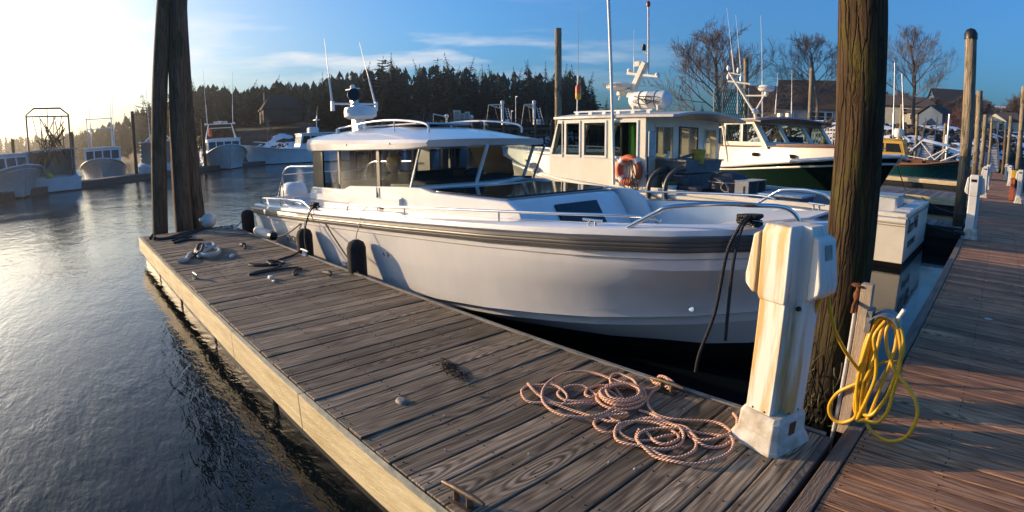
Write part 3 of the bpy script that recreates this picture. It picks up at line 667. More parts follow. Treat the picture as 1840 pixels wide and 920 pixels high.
# ------------------------------------------------------------------ white power posts
def pedestal(name, label, x, y, m, s=1.0, rz=0.0, detail=True, group='white power posts along the dock', z=DZ):
    t = thing(name, label, 'power post', (x, y, z), rz, group)
    def B(mb, nm, mm, bevel=.006, par=None, smooth=40):
        return mb.build(nm, mm, par or t, smooth=smooth, bevel=bevel, off=False)
    w = .098*s
    def oct(w, d, c): return [(w-c,-d),(w,-d+c),(w,d-c),(w-c,d),(-w+c,d),(-w,d-c),(-w,-d+c),(-w+c,-d)]
    def ring(w, d, c, z): return [(a, b, z) for a, b in oct(w, d, c)]
    mb = MB(); mb.loft([ring(.150*s,.165*s,.03*s,0), ring(.148*s,.163*s,.03*s,.018), ring(.122*s,.135*s,.024*s,.075), ring(.118*s,.130*s,.022*s,.165), ring(.106*s,.112*s,.02*s,.19)], True, True, True)
    B(mb, 'base', M['concrete'], .004, None, 20)
    mb = MB()                                          # body with recessed corner channels
    def body(w, d, k): return [(w-k*.95,-d),(w-k*.95,-d+k*1.7),(w,-d+k*1.7),(w,d),(-w+k*.95,d),(-w+k*.95,d-k*1.7),(-w,d-k*1.7),(-w,-d+.012),(-w+.012,-d)]   # one deep corner channel front and back
    bw, bd = .100*s, .105*s
    mb.loft([[(a, b, .17) for a, b in body(bw, bd, .05*s)], [(a, b, .80) for a, b in body(bw*.98, bd*.98, .05*s)]], True, True, True); B(mb, 'body', m, .004)
    mb = MB(); hw, hd = .108*s, .114*s
    mb.loft([[(a, b, .785) for a, b in body(hw*.93, hd*.93, .055*s)], [(a, b, .815) for a, b in body(hw, hd, .055*s)], [(a, b, 1.135) for a, b in body(hw, hd, .055*s)], [(a, b, 1.175) for a, b in body(hw*.9, hd*.9, .05*s)]], True, True, True); B(mb, 'head', m, .008)
    for sx in (-1, 1):                                  # hinged socket hoods left and right
        mb = MB(); X = hw
        pr = [(X+.001, 1.135),(X+.042, 1.115),(X+.055, 1.02),(X+.074, .90),(X+.070, .855),(X+.025, .815),(X+.001, .815)]
        ya, yb = (-.032*s, .118*s) if sx > 0 else (-.118*s, .032*s); A = [(sx*a, ya, zz) for a, zz in pr]; Bq = [(sx*a, yb, zz) for a, zz in pr]
        mb.loft([A, Bq], True, True, True); h = B(mb, 'socket_hood', m, .012)
        if sx == 1:
            mb = MB(); mb.add([(X+.0475, .01, 1.092),(X+.0475, .075, 1.092),(X+.0572, .075, 1.02),(X+.0572, .01, 1.02)], [(0,1,2,3)]); B(mb, 'label_plate', M['galv'], 0, h)
    if not detail:
        mb = MB(); mb.box((-.03, -hd-.002, 1.07), (.10*s, .006, .05)); B(mb, 'vent', M['black'], 0)
    if detail:
        mb = MB(); mb.lathe([(.012,0),(.012,.014),(.008,.02),(.001,.021)], 12, (bw*.75, -bd+.05*s*1.7-.001, .765), Matrix.Rotation(R(90), 3, 'X')); B(mb, 'knob', M['black'], 0)
        mb = MB()
        for sy in (-1, 1): mb.box((.119*s, .02*sy, .115), (.004, .004, .05))
        mb.box((.121*s, .0, .115), (.004, .055, .075)); B(mb, 'outlet_plate', M['rust'], .002)
        mb = MB()
        for p in ((-.055,-bd-.0,.20),(.02,-bd,.20),(bw,-.02,.2),(bw,.06,.2)): mb.cut(); mb.ball(p, .006, 8, 6)
        B(mb, 'bolt', M['rust'], 0)
    if s > 1: t.scale = (1,1,.965)
    return t
pedestal('power_post', 'large stained white power post on the corner of the finger dock', -.848, 2.64, M['ped'], 1.06, R(-15))
p2 = pedestal('power_post', 'blue shaded white power post at the dock edge in front of the tall capped pile', -.36, 11.9, M['ped_clean'], 1.0, detail=False)
dup(p2, (-.40, 24.7, DZ), 0, 'sunlit white power post on the left dock edge, first one beyond the capped pile')
dup(p2, (-.40, 31.5, DZ), 0, 'farther white power post showing just above the sunlit one on the left dock edge')
dup(p2, (.83, 23.6, DZ), 0, 'white power post at the right picture edge next to the orange box')
dup(p2, (.74, 38.5, DZ), 0, 'white power post in the middle of the three on the right dock edge')
dup(p2, (.66, 48.0, DZ), 0, 'most distant white power post on the right dock edge')
# ------------------------------------------------------------------ the white cabin cruiser
CY = 4.50
def cruiser():
    t = thing('cabin_cruiser', 'sleek white cabin motor cruiser with a grey rubber rail, moored along the plank finger dock', 'boat', (-5.6, CY, 0))
    ZR = [(-10.5,.80),(-9,.86),(-7.5,.93),(-5.2,1.045),(-3.4,1.145),(-2.2,1.22),(-1.2,1.285),(-.7,1.31)]
    HB = [(-10.5,1.36),(-9.6,1.43),(-8,1.46),(-5,1.46),(-3.6,1.44),(-2.6,1.36),(-1.9,1.16),(-1.5,.86),(-1.2,.50),(-1.04,.20),(-.98,.05)]
    ZC = [(-10.5,.10),(-9,.13),(-7,.19),(-5,.30),(-3.5,.44),(-2.5,.56),(-1.8,.66),(-1.2,.74),(-.75,.80)]
    BC = [(-10.5,1.24),(-9,1.30),(-5,1.33),(-3.6,1.27),(-2.6,1.08),(-1.9,.78),(-1.5,.48),(-1.2,.22),(-1.02,.03)]
    xs = [-10.5,-10.2,-9.5,-8.5,-7.5,-6.5,-5.5,-4.5,-3.8,-3.2,-2.7,-2.3,-1.95,-1.65,-1.45,-1.3,-1.18,-1.09,-1.02,-.98]
    zr = lambda x: interp(x, ZR); hb = lambda x: interp(x, HB); zc = lambda x: interp(x, ZC); bc = lambda x: interp(x, BC)
    def sec(x):
        b, c = hb(x), bc(x); z1, z0 = zr(x)-.05, zc(x)
        k = min(1, c/.5)
        return [(c-.10*k, z0-.10), (c-.075*k, z0-.03), (c, z0-.01), (c+.012*k, z0+.05), (c+(b-c)*.45, z0+(z1-z0)*.45), (b-.035, z1-.14), (b-.028, z1-.065), (b-.004, z1-.05), (b, z1)]
    def sides(mb, fn, xs_=None):                        # port and starboard skins, open between them
        for sg in (-1, 1): mb.loft([[(x, CY+sg*b, z) for b, z in fn(x)] for x in (xs_ or xs)], closed=False)
        return mb
    mb = MB(); sides(mb, sec)
    s0 = sec(-10.5); mb.add([(-10.5, CY-b, z) for b, z in s0]+[(-10.5, CY+b, z) for b, z in reversed(s0)], [tuple(range(2*len(s0)))])
    hull = mb.build('hull', M['gel'], t, smooth=32)
    kz = lambda x: interp(x, [(-10.5,-.45),(-3,-.42),(-1.8,-.1),(-.85,.62)])
    def low(x):                                         # lower edge of the white topsides under the chine
        k = interp(x, [(-5,.06),(-3.2,.13),(-2.2,.26),(-1.4,.50),(-.8,.8)]); c = max(.01, bc(x)-.10*min(1, bc(x)/.5)); return c+(.005-c)*k, (zc(x)-.10)+(kz(x)-(zc(x)-.10))*k
    under = MB()
    for sg in (-1, 1): under.loft([[(x, CY+sg*low(x)[0], low(x)[1]), (x, CY+sg*max(.011, bc(x)-.10*min(1, bc(x)/.5)), zc(x)-.10)] for x in xs], closed=False)
    under.build('chine_band', M['gel'], t, smooth=40)
    mb = MB(); bot = lambda x: [low(x), (max(.004, low(x)[0]*.5), low(x)[1]*.5+kz(x)*.5-.03), (.003, kz(x))]
    sides(mb, bot); mb.build('bottom', M['antifoul'], t, smooth=40)
    # broad ribbed rubber rail following the sheer
    rp = [(-.01,.062),(.020,.057),(.034,.044),(.037,.020),(.033,.014),(.037,.008),(.037,-.010),(.033,-.016),(.037,-.022),(.033,-.044),(.018,-.054),(-.01,-.058)]
    for sg in (-1, 1):
        mb = MB(); xr = [a_+(b_-a_)*k_/3 for a_, b_ in zip(xs, xs[1:]) for k_ in range(3)]+[xs[-1]]
        mb.loft([[(x, CY+sg*(hb(x)+o_), zr(x)+z_) for o_, z_ in rp] for x in xr], True, True, True); mb.build('rub_rail', M['rub'], t, smooth=40)
    # gunwale, side decks and foredeck
    zg = lambda x: zr(x)+.115
    def gun(x):
        b = hb(x); z = zr(x); iw = min(.30, b*.5)
        return [(b, z-.05), (b+.002, z+.055), (b-.012, z+.10), (b-.05, z+.115), (max(.02, b-iw), z+.118)]
    mb = MB(); sides(mb, gun); mb.build('gunwale', M['gel'], t, smooth=35)
    mb = MB()
    fx = [x for x in xs if x >= -4.5]
    def dk(x): b = hb(x); iw = min(.30, b*.5); return b-iw
    # sunken fore-cockpit floor, its sides and the raised bow platform
    secs = []
    for x in fx:
        d = dk(x); z = zg(x); low = interp(x, [(-4.5,.32),(-2.5,.30),(-1.95,.26),(-1.75,.06),(-.75,.0)])
        secs.append([(x, CY-d-.005, z+.002),(x, CY-max(.005, d-.05), z-low),(x, CY+max(.005, d-.05), z-low),(x, CY+d+.005, z+.002)])
    mb.loft(secs, closed=False); mb.build('foredeck', M['gel'], t, smooth=30)
    mb = MB(); q = [(-1.95, zg(-1.95)+.004),(-1.1, zg(-1.1)+.006)]
    mb.prism([(-1.85, CY-.72, zg(-1.85)-.035),(-1.25, CY-.30, zg(-1.25)+.012),(-1.25, CY+.30, zg(-1.25)+.012),(-1.85, CY+.72, zg(-1.85)-.035)], (0,0,.02)); mb.build('bow_pad', M['gel_grey'], t, bevel=.008)
    # cockpit / aft deck
    mb = MB(); mb.box((-9.4, CY, .62), (2.1, 2.5, .05)); mb.build('aft_deck', M['deck_grey'], t)
    mb = MB()
    for sg in (-1, 1): mb.loft([[(x, CY+sg*(hb(x)-.299), zg(x)+.003),(x, CY+sg*(hb(x)-.31), .60)] for x in (-10.45,-9.5,-8.45)], closed=False)
    mb.box((-10.44, CY, .80), (.08, 2.2, .42)); mb.build('cockpit_lining', M['gel'], t, smooth=30)
    mb = MB(); mb.box((-8.85, CY-.62, .86), (.5, .95, .35)); mb.box((-9.07, CY-.62, 1.0), (.12, .95, .18)); mb.build('aft_bench', M['gel'], t, bevel=.03)
    # cabin lower side and windows
    CB = 1.04                                          # half width of the deckhouse
    for sg in (-1, 1):
        y = CY+sg*CB
        pts = [(-8.42,.85),(-8.38,1.25),(-8.30,1.305),(-7.2,1.315),(-7.0,1.375),(-5.5,1.43),(-5.22,1.435),(-4.98,1.395),(-3.78,1.385),(-3.60,1.30),(-3.42,.95)]
        m2 = MB(); m2.prism([(x, y, z) for x, z in pts], (0, -sg*.09, 0)); m2.build('cabin_side', M['gel'], t, bevel=.012)
        mb = MB(); mb.loft([[(x, y, zz),(x, y+sg*.05, zz-.02),(x, y+sg*.055, zz-.10),(x, y, zz-.14)] for x, zz in ((-8.3,1.23),(-7.7,1.235),(-6.2,1.27),(-5.6,1.30))], True, True, True); mb.build('side_moulding', M['gel'], t, smooth=30)
        mb = MB(); yy = y+sg*.004
        for x, za, zb in ((-6.22,1.02,1.39),(-6.15,1.02,1.39)): mb.box((x, yy, (za+zb)/2), (.014,.012,zb-za))
        mb.build('door_track', M['strip'], t, smooth=0)
    mb = MB(); mb.box((-8.40, CY, 1.1), (.05, 2*CB-.2, .5)); mb.build('rear_bulkhead', M['gel'], t)
    mb = MB()
    for sg in (-1, 1): mb.loft([[(x, CY+sg*(hb(x)-.28), zg(x)-.002),(x, CY+sg*(CB-.03), zg(x)-.004)] for x in (-8.45,-7.5,-6.5,-5.5,-4.5,-3.7)], closed=False)
    mb.build('side_deck', M['gel'], t, smooth=30)
    mb = MB(); mb.box((-6.9, CY, .93), (3.0, 2*CB-.2, .04)); mb.build('cabin_floor', M['interior'], t)
    ZT = 1.885
    def pane(nm, m, pts, sg=-1):
        y = CY+sg*(CB-.03); q = MB(); q.add([(x, y, z) for x, z in pts], [tuple(range(len(pts)))]); return q.build(nm, m, t, smooth=0)
    wins = [([(-7.93,1.31),(-7.40,1.315),(-7.40,ZT),(-7.93,ZT)], 'glass'),([(-7.33,1.315),(-7.22,1.32),(-7.02,1.38),(-6.26,1.40),(-6.26,ZT),(-7.33,ZT)], 'glass_dark'),([(-6.17,1.40),(-5.47,1.43),(-5.25,ZT),(-6.17,ZT)], 'glass')]
    for sg in (-1, 1):
        for pts, mm in wins: pane('window', M[mm], pts, sg)
        y = CY+sg*(CB-.03); mb = MB()
        mb.prism([(-8.32,y,1.305),(-7.93,y,1.31),(-7.93,y,ZT+.01),(-8.30,y,ZT+.01)], (0,-sg*.03,0))
        for x0, w in ((-7.365,.055),(-6.215,.08)): mb.box((x0, y-sg*.015, 1.63), (w, .03, .50))
        mb.bar((-7.92,y-sg*.015,ZT),(-5.25,y-sg*.015,ZT), .03, .035); mb.bar((-5.92,y-sg*.012,1.42),(-5.47,y-sg*.012,1.435), .02, .05)
        mb.build('window_surround', M['black'], t, smooth=0, bevel=.004)
        mb = MB(); mb.bar((-5.45,y+sg*.004,1.43),(-5.23,y+sg*.004,ZT+.01), .022, .026); mb.build('window_pillar', M['chrome'], t, bevel=.004)
    def scr(u, z0=1.435, z1=ZT+.02):                    # reverse raked windscreen, curved in plan
        bow = .20*(1-u*u)-.10*(u+1); y = CY+u*(CB-.04); return (-5.44+bow, y, z0), (-5.22+bow, y, z1)
    mb = MB(); mb.loft([list(scr(-1+2*k/10)) for k in range(11)], closed=False); mb.build('windscreen', M['glass'], t)
    for u in (-.12,):
        mb = MB(); a_, b_ = scr(u); mb.bar(a_, b_, .042, .03); mb.build('windscreen_mullion', M['gel'], t, bevel=.004)
    mb = MB(); a_, b_ = scr(1); mb.bar(a_, b_, .035, .035); mb.build('screen_post', M['gel'], t, bevel=.004)
    mb = MB(); P = [scr(-1+2*k/10)[0] for k in range(11)]
    mb.loft([[(x+.05, y, 1.405),(x+.05, y, 1.43),(x-.03, y, 1.445),(x-.05, y, 1.40)] for x, y, z in P], True, True, True); mb.build('windscreen_sill', M['gel'], t, smooth=40)
    mb = MB(); mb.loft([[(x-.06, y, 1.41),(x-.06, y, 1.47),(-5.95, y, 1.50),(-5.95, y, 1.38)] for x, y, z in P[1:-1]], True, True, True); mb.box((-5.95, CY-.45, 1.47), (.25,.7,.22)); mb.build('dashboard', M['interior'], t, bevel=.02)
    mb = MB(); mb.prism([(-6.75,CY+.93,1.88),(-6.02,CY+.93,1.88),(-5.98,CY+.93,1.74),(-5.80,CY+.93,1.68),(-5.75,CY+.93,1.46),(-6.5,CY+.93,1.45)], (0,-.02,0)); mb.build('inside_shade', M['black'], t)
    mb = MB(); q = random.Random(3); mb.ball((-5.70,CY+.15,1.53), .10, 10, 7, (1,1.6,.7)); mb.build('bag', M['tarp'], t)
    # roof: shell with a crisp deep edge and a crowned top
    XA, XB = -8.62, -5.18
    secs = []; NU = 24
    for i in range(NU+1):
        u = i/NU; x = XA+(XB-XA)*u; w = 1.10*(1-.30*max(0,(.08-u)/.08)**2)*(1-.04*max(0,(u-.92)/.08)**2)
        zb = interp(u, [(0,1.93),(.05,1.87),(.12,1.86),(.9,1.865),(1,1.895)]); ze = interp(u, [(0,2.05),(.1,2.04),(.5,2.0),(.9,1.985),(1,1.97)])
        crown = interp(u, [(0,.03),(.12,.12),(.35,.18),(.6,.19),(.8,.13),(.92,.06),(1,.012)])
        bw_ = .30 if u > .999 else 0
        prof = [(-w*.95, zb), (-w*.985, zb+.012), (-w, zb+(ze-zb)*.62), (-w*.975, ze), (-w*.86, ze+crown*.42), (-w*.5, ze+crown*.88), (0, ze+crown), (w*.5, ze+crown*.88), (w*.86, ze+crown*.42), (w*.975, ze), (w, zb+(ze-zb)*.62), (w*.985, zb+.012), (w*.95, zb)]
        secs.append([(x+.12*u**3*(1-(a_/1.1)**2)-.13*u*(a_/1.1), CY+a_, z) for a_, z in prof])
    mb = MB(); mb.loft(secs, True, True, True); roof = mb.build('roof', M['gel'], t, smooth=24)
    mb = MB()
    for x in (-6.9,-5.75): mb.cut(); mb.lathe([(.014,0),(.014,.006),(.001,.007)], 8, (x, CY-1.10, 1.94), Matrix.Rotation(R(90), 3, 'X'))
    mb.build('roof_stud', M['black'], roof, smooth=0)
    for sg in (-1, 1):                                  # low roof rails
        mb = MB(); y = CY+sg*.76
        P = [(-7.9,y,2.10),(-7.86,y,2.185),(-7.6,y,2.205),(-6.9,y,2.245),(-6.3,y,2.245),(-5.75,y,2.205),(-5.45,y,2.155),(-5.42,y,2.06)]
        mb.tube(spline(P, 4), .014, 8)
        for x in (-7.0,-6.2): mb.tube([(x,y,2.10),(x,y,2.24)], .011, 8)
        mb.box((-7.88, y, 2.14), (.05, .04, .10)); mb.build('roof_rail', M['gel'], t, smooth=50)
    mb = MB(); mb.box((-6.9, CY, 2.198), (1.5, .9, .025)); mb.build('roof_hatch', M['gel_grey'], t, bevel=.01)
    # raked radar mast with two whip antennas
    X = -8.70; KZ = 1.0
    mb = MB(); mb.loft([[(X+off_+dx, CY+dy, z) for dx, dy in ((-s1,-s1),(s1,-s1),(s1,s1),(-s1,s1))] for z, s1, off_ in ((2.05,.13,.22),(2.2,.10,.12),(2.36,.075,.03),(2.78,.05,-.10),(2.90,.04,-.12))], True, True, True)
    mb.bar((X-.06, CY-.42, 2.64), (X-.06, CY+.42, 2.64), .06, .035); mb.box((X-.12, CY, 2.90), (.34, .12, .02)); mb.build('mast', M['gel'], t, bevel=.008, smooth=30)
    mb = MB(); mb.loft([[(X+.14+math.cos(6.283*j/28)*r_*1.0, CY+math.sin(6.283*j/28)*r_, z) for j in range(28)] for r_, z in ((.02,2.37),(.20,2.37),(.275,2.41),(.28,2.50),(.265,2.565),(.15,2.59),(.02,2.592))], True, True, True); mb.lathe([(.10,2.14),(.09,2.37)], 14, (X+.12, CY, 0)); mb.build('radar_dome', M['white'], t, smooth=50)
    mb = MB(); mb.lathe([(.001,-.035),(.10,-.035),(.115,0),(.10,.035),(.001,.035)], 20, (X+.07, CY-.08, 2.79), Matrix.Rotation(R(-40), 3, 'Z') @ Matrix.Rotation(R(80), 3, 'Y')); mb.build('horn', M['black'], t)
    mb = MB(); mb.ball((X-.12, CY, 2.94), .045, 12, 8); mb.build('mast_light', M['white'], t)
    for sg, px, py in ((-1,583,69),(1,646,76)):
        b_ = Vector((X-.06, CY+sg*.42, 2.60)); mb = MB(); top = aty(px, py, CY+sg*.45); mid = b_.lerp(top, .42)
        mb.tube([b_, mid], [.022,.015], 8); mb.tube([mid, top], [.008,.004], 6); mb.box(b_+Vector((0,0,.0)), (.05,.05,.16)); mb.build('antenna', M['antenna'], t)
    # forward: black glass on the trunk top, sloping front with a hatch
    mb = MB(); mb.loft([[(-5.35,CY+u*.98,1.40),(-3.95,CY+u*.94,1.378)] for u in (-1,-.5,0,.5,1)], closed=False); mb.build('trunk_top', M['gel'], t)
    mb = MB(); mb.prism([(-5.22,CY-.90,1.398),(-4.98,CY-.97,1.398),(-4.02,CY-.86,1.385),(-4.02,CY+.86,1.385),(-4.98,CY+.97,1.398),(-5.22,CY+.90,1.398),(-5.05,CY+.4,1.40),(-5.0,CY,1.40),(-5.05,CY-.4,1.40)], (0,0,.012)); mb.build('foredeck_glass', M['tint'], t, bevel=.004)
    mb = MB(); S = [(-4.02,.95),(-4.02,1.375),(-3.90,1.36),(-3.84,1.32),(-3.60,.95)]
    mb.loft([[(x-(.10 if abs(y) > .9 else 0), CY+y, z if z < 1.2 else z-(.06 if abs(y) > .9 else 0)) for x, z in S] for y in (-.96,-.80,-.4,0,.4,.80,.96)], True, True, True); mb.build('cabin_front', M['gel'], t, bevel=.03, seg=3, smooth=40)
    mb = MB(); mb.prism([(-3.815,CY-.34,1.285),(-3.815,CY+.34,1.285),(-3.665,CY+.34,1.055),(-3.665,CY-.34,1.055)], (.022,0,.014)); mb.build('hatch', M['tint'], t)
    
    # stainless rails
    def railp(sg, pts): return [(x, CY+sg*(hb(x)-dy), zg(x)+dz) for x, dy, dz in pts]
    for sg in (-1, 1):
        mb = MB(); P = railp(sg, [(-6.45,.10,0),(-6.40,.10,.07),(-6.25,.10,.088),(-5.2,.10,.09),(-4.0,.10,.09),(-3.0,.09,.088),(-2.4,.08,.085),(-2.15,.07,.075),(-2.05,.06,.05)])
        mb.tube(spline(P, 4), .0125, 8)
        for x in (-5.05,-3.55): mb.tube(railp(sg, [(x,.10,0),(x,.10,.09)]), .009, 8)
        mb.build('side_rail', M['chrome'], t, smooth=60)
        mb = MB(); P = railp(sg, [(-2.28,.05,0),(-2.08,.05,.11),(-1.98,.05,.15),(-1.7,.06,.165),(-1.5,.07,.15),(-1.36,.07,.13),(-1.29,.06,.08),(-1.25,.05,0)])
        mb.tube(spline(P, 5), .017, 10); mb.build('bow_rail', M['chrome'], t, smooth=60)
        mb = MB(); P = railp(sg, [(-10.1,.1,0),(-10.05,.1,.09),(-9.9,.1,.11),(-8.2,.1,.11),(-7.95,.1,.10),(-7.65,.1,.0)])
        mb.tube(spline(P, 4), .016, 8); mb.tube(railp(sg, [(-9.0,.1,0),(-9.0,.1,.11)]), .012, 8); mb.build('stern_rail', M['chrome'], t, smooth=60)
    # cleats and deck fittings
    def cleat_part(c, dirv):
        m2 = MB(); d = Vector(dirv).normalized(); c = Vector(c)
        m2.tube([c-d*.085+Vector((0,0,.045)), c+d*.085+Vector((0,0,.045))], .010, 8)
        for k in (-.03,.03): m2.tube([c+d*k, c+d*k+Vector((0,0,.045))], .010, 8)
        return m2.build('cleat', M['chrome'], t, smooth=60)
    for x in (-7.42,-1.52): 
        for sg in (-1, 1): cleat_part((x, CY+sg*(hb(x)-.07), zg(x)), (1, -sg*.25 if x > -2 else 0, 0))
    cleat_part((-2.58, CY-hb(-2.58)+.10, zg(-2.58)), (1,.1,0))
    mb = MB()
    for x, dz in ((-5.47,-.33),(-5.37,-.335)): 
        yy = CY-(bc(x)+(hb(x)-bc(x))*.55)-.004; mb.lathe([(.001,0),(.030,0),(.034,.006),(.020,.012),(.001,.012)], 14, (x, yy+.012, zr(x)+dz), Matrix.Rotation(R(90), 3, 'X'))
    mb.build('drain_fitting', M['chrome'], t)
    mb = MB(); x = -1.93; mb.lathe([(.001,0),(.030,0),(.030,.012),(.001,.014)], 14, (x, CY-bc(x)-.018, zc(x)+.05), Matrix.Rotation(R(75), 3, 'X')@Matrix.Diagonal((.7,.7,.7))); mb.build('skin_fitting', M['chrome'], t)
    x0 = -8.55; yy = CY-1.40
    # name on the topsides, partly behind the fender
    Mx = frame((-8.62, CY-1.415, .44), (1, -.003, .02), (0,-.05,1)); text_mesh('AXOPAR', .17, Mx, M['letter'], 'hull_lettering', hull, ext=.003, spacing=1.0)
    # swim platform, outboard and its guard hoop
    mb = MB(); mb.box((-10.62, CY-.75, .30), (.7, .9, .06)); mb.cut(); mb.box((-10.62, CY+.75, .30), (.7, .9, .06)); mb.build('swim_platform', M['gel'], t, bevel=.02)
    mb = MB(); mb.loft([[(-10.70+dx*k*.9, CY-.45+dy*k*.9, z) for dx, dy in ((-.36,-.16),(-.2,-.25),(.25,-.24),(.34,-.12),(.34,.12),(.25,.24),(-.2,.25),(-.36,.16))] for z, k in ((.58,.55),(.72,.9),(.92,1.0),(1.10,.95),(1.20,.80),(1.24,.5))], True, True, True); mb.build('outboard_cowl', M['gel'], t, smooth=60)
    mb = MB(); mb.box((-10.65, CY-.45, .30), (.28,.2,.7)); mb.build('outboard_leg', M['gel_grey'], t, bevel=.04)
    mb = MB()
    for sg in (-1, 1):
        y = CY+sg*.88
        mb.tube(spline([(-10.5,y,.90),(-10.15,y,1.32),(-10.0,y,1.50),(-9.75,y,1.585),(-9.3,y,1.60),(-8.35,y,1.615)], 5), .016, 8); mb.tube([(-10.1,y,.88),(-10.12,y,1.34)], .014, 8)
    mb.tube([(-10.05,CY-.88,1.44),(-10.05,CY+.88,1.44)], .014, 8); mb.build('ski_arch', M['chrome'], t, smooth=60)
    # helm seat pair
    for y in (CY-.48, CY+.48):
        mb = MB(); mb.box((-6.35, y, 1.18), (.46,.50,.12)); mb.box((-6.58, y, 1.38), (.10,.48,.36)); mb.box((-6.35, y, 1.02), (.2,.2,.22)); mb.build('helm_seat', M['seat'], t, bevel=.04)
    mb = MB(); mb.box((-7.5, CY+.5, 1.08), (1.2,.6,.26)); mb.box((-7.5, CY+.80, 1.24), (1.2,.12,.2)); mb.build('settee', M['seat'], t, bevel=.04)
    return t, zg, hb, zr
CR, zg_c, hb_c, zr_c = cruiser()

def person_at_helm():
    hp = Vector((-6.02, 4.05, 0)); h = atd(706, 296, 7.26)
    t = thing('person', 'seated person with light hair and dark jacket behind the cruiser side window', 'person', (h.x, h.y, h.z-.69))
    z = h.z-.69
    V = [(0,0,z+.06),(0,0,z+.28),(.01,0,z+.44),(.02,0,z+.53),(.04,0,z+.60),(0,-.19,z+.43),(.06,-.25,z+.20),(.26,-.20,z+.12),(.42,-.16,z+.16),(0,.19,z+.43),(.06,.25,z+.20),(.26,.20,z+.12),(.42,.16,z+.16),(.05,-.1,z+.04),(.42,-.13,z+.05),(.46,-.13,z-.33),(.05,.1,z+.04),(.42,.13,z+.05),(.46,.13,z-.33),(.56,-.13,z-.34),(.56,.13,z-.34)]
    r = [.15,.15,.16,.065,.06,.075,.055,.045,.035,.075,.055,.045,.035,.10,.075,.05,.10,.075,.05,.04,.04]
    E = [(0,1),(1,2),(2,3),(3,4),(2,5),(5,6),(6,7),(7,8),(2,9),(9,10),(10,11),(11,12),(0,13),(13,14),(14,15),(15,19),(0,16),(16,17),(17,18),(18,20)]
    me = bpy.data.meshes.new('body'); me.from_pydata([Vector(v)+Vector((0,0,-z)) for v in V], E, []); o = bpy.data.objects.new('body', me); COL.objects.link(o); o.parent = t
    sk = o.modifiers.new('skin', 'SKIN'); sk.use_smooth_shade = True
    for i, s in enumerate(me.skin_vertices[0].data): s.radius = (r[i], r[i]); s.use_root = (i == 0)
    ss = o.modifiers.new('sub', 'SUBSURF'); ss.levels = 1; ss.render_levels = 1; me.materials.append(M['jacket'])
    c = Vector((h.x+.045, h.y, z+.69))
    mb = MB(); mb.ball(c, .105, 16, 12, (1,.78,1.18)); mb.ball(c+Vector((.10,0,-.01)), .022, 8, 6, (1,.7,1.2)); mb.ball(c+Vector((.075,0,-.085)), .035, 8, 6, (1,1,.7))
    for s in (-1, 1): mb.ball(c+Vector((0, s*.082, -.005)), .025, 8, 6, (.8,.4,1.2))
    mb.build('head', M['skin'], t, smooth=60)
    mb = MB(); mb.ball(c+Vector((-.018,0,.03)), .118, 16, 12, (1,.84,1.05)); mb.build('hair', M['hair'], t, smooth=60)
person_at_helm()

def fender(label, x, zt, zb, y, m, r=.115, rope=True):
    t = thing('fender', label, 'fender', (x, y, zb), group='dark cloth covered fenders on the cruiser')
    mb = MB(); mb.lathe([(.02,zb-.02),(r*.72,zb+.01),(r,zb+.07),(r,zt-.07),(r*.8,zt-.01),(r*.35,zt+.02),(.001,zt+.025)], 22, (x, y, 0)); mb.build('body', m, t, smooth=60)
    mb = MB(); mb.tube(spline([(x, y, zt),(x, y+.02, zt+.10),(x, CY-hb_c(x)-.045, zr_c(x)-.02),(x, CY-hb_c(x)+.0, zg_c(x)+.01),(x, CY-hb_c(x)+.10, zg_c(x)+.10)], 5), .006, 6); mb.build('lanyard', M['rope_thin'], t)
fender('brown fender hanging at the stern corner of the white cruiser', -10.42, .80, .34, 2.985, M['fender_red'], .12)
fender('dark fender hanging over the lettering near the stern of the white cruiser', -7.46, .77, .25, 2.935, M['fender'])
fender('dark fender hanging amidships on the white cruiser, nearer the bow than the other fenders', -5.84, .81, .24, 2.935, M['fender'])
def low_fender():
    t = thing('fender', 'horizontal white fender with a black end tied low at the stern of the white cruiser', 'fender', (-9.2, 2.96, .50), group=None)
    mb = MB(); Mx = Matrix.Rotation(R(90), 3, 'Y'); mb.lathe([(.001,-.50),(.05,-.49),(.075,-.42),(.075,.30),(.07,.36)], 18, (-9.35, 2.955, .505), Mx); mb.build('body', M['buoy_white'], t)
    mb = MB(); mb.lathe([(.07,.36),(.078,.37),(.07,.47),(.03,.51),(.001,.515)], 18, (-9.35, 2.955, .505), Mx); mb.build('end_cap', M['black'], t)
low_fender()
def line(name, label, pts, r, m, cat='rope', group=None, n=8, seg=6):
    mb = MB(); mb.tube(spline(pts, seg) if len(pts) > 2 else pts, r, n); o = mb.build(name, m, None, smooth=60); return tag(o, label, cat, group)
# mooring lines
xc = -7.42; C0 = Vector((xc, CY-hb_c(xc)+.07, zg_c(xc)+.05))
line('mooring_line', 'black mooring line sagging left from the cruiser stern cleat to the low white fender', sag(C0, (-8.83, 2.97, .50), .10), .011, M['rope_black'])
line('mooring_line', 'black mooring line from the stern cleat of the cruiser straight down to the dock cleat', [C0, C0+Vector((.05,-.12,-.10)), (-7.30,2.88,.75), (-7.18,2.84,.52), (-7.16,2.84,.48)], .011, M['rope_black'])
line('mooring_line', 'black spring line slanting from the stern cleat of the cruiser past the middle fender', sag(C0, (-5.62, 2.86, .44), .03), .011, M['rope_black'])
line('mooring_knot', 'tangle of black rope wound on the stern cleat of the cruiser', [C0+Vector((math.sin(k*2.4)*.075, math.cos(k*1.9)*.05, .01+.03*math.sin(k*1.3))) for k in range(26)], .013, M['rope_black'])
xb = -1.52; B0 = Vector((xb, CY-hb_c(xb)+.07, zg_c(xb)+.05))
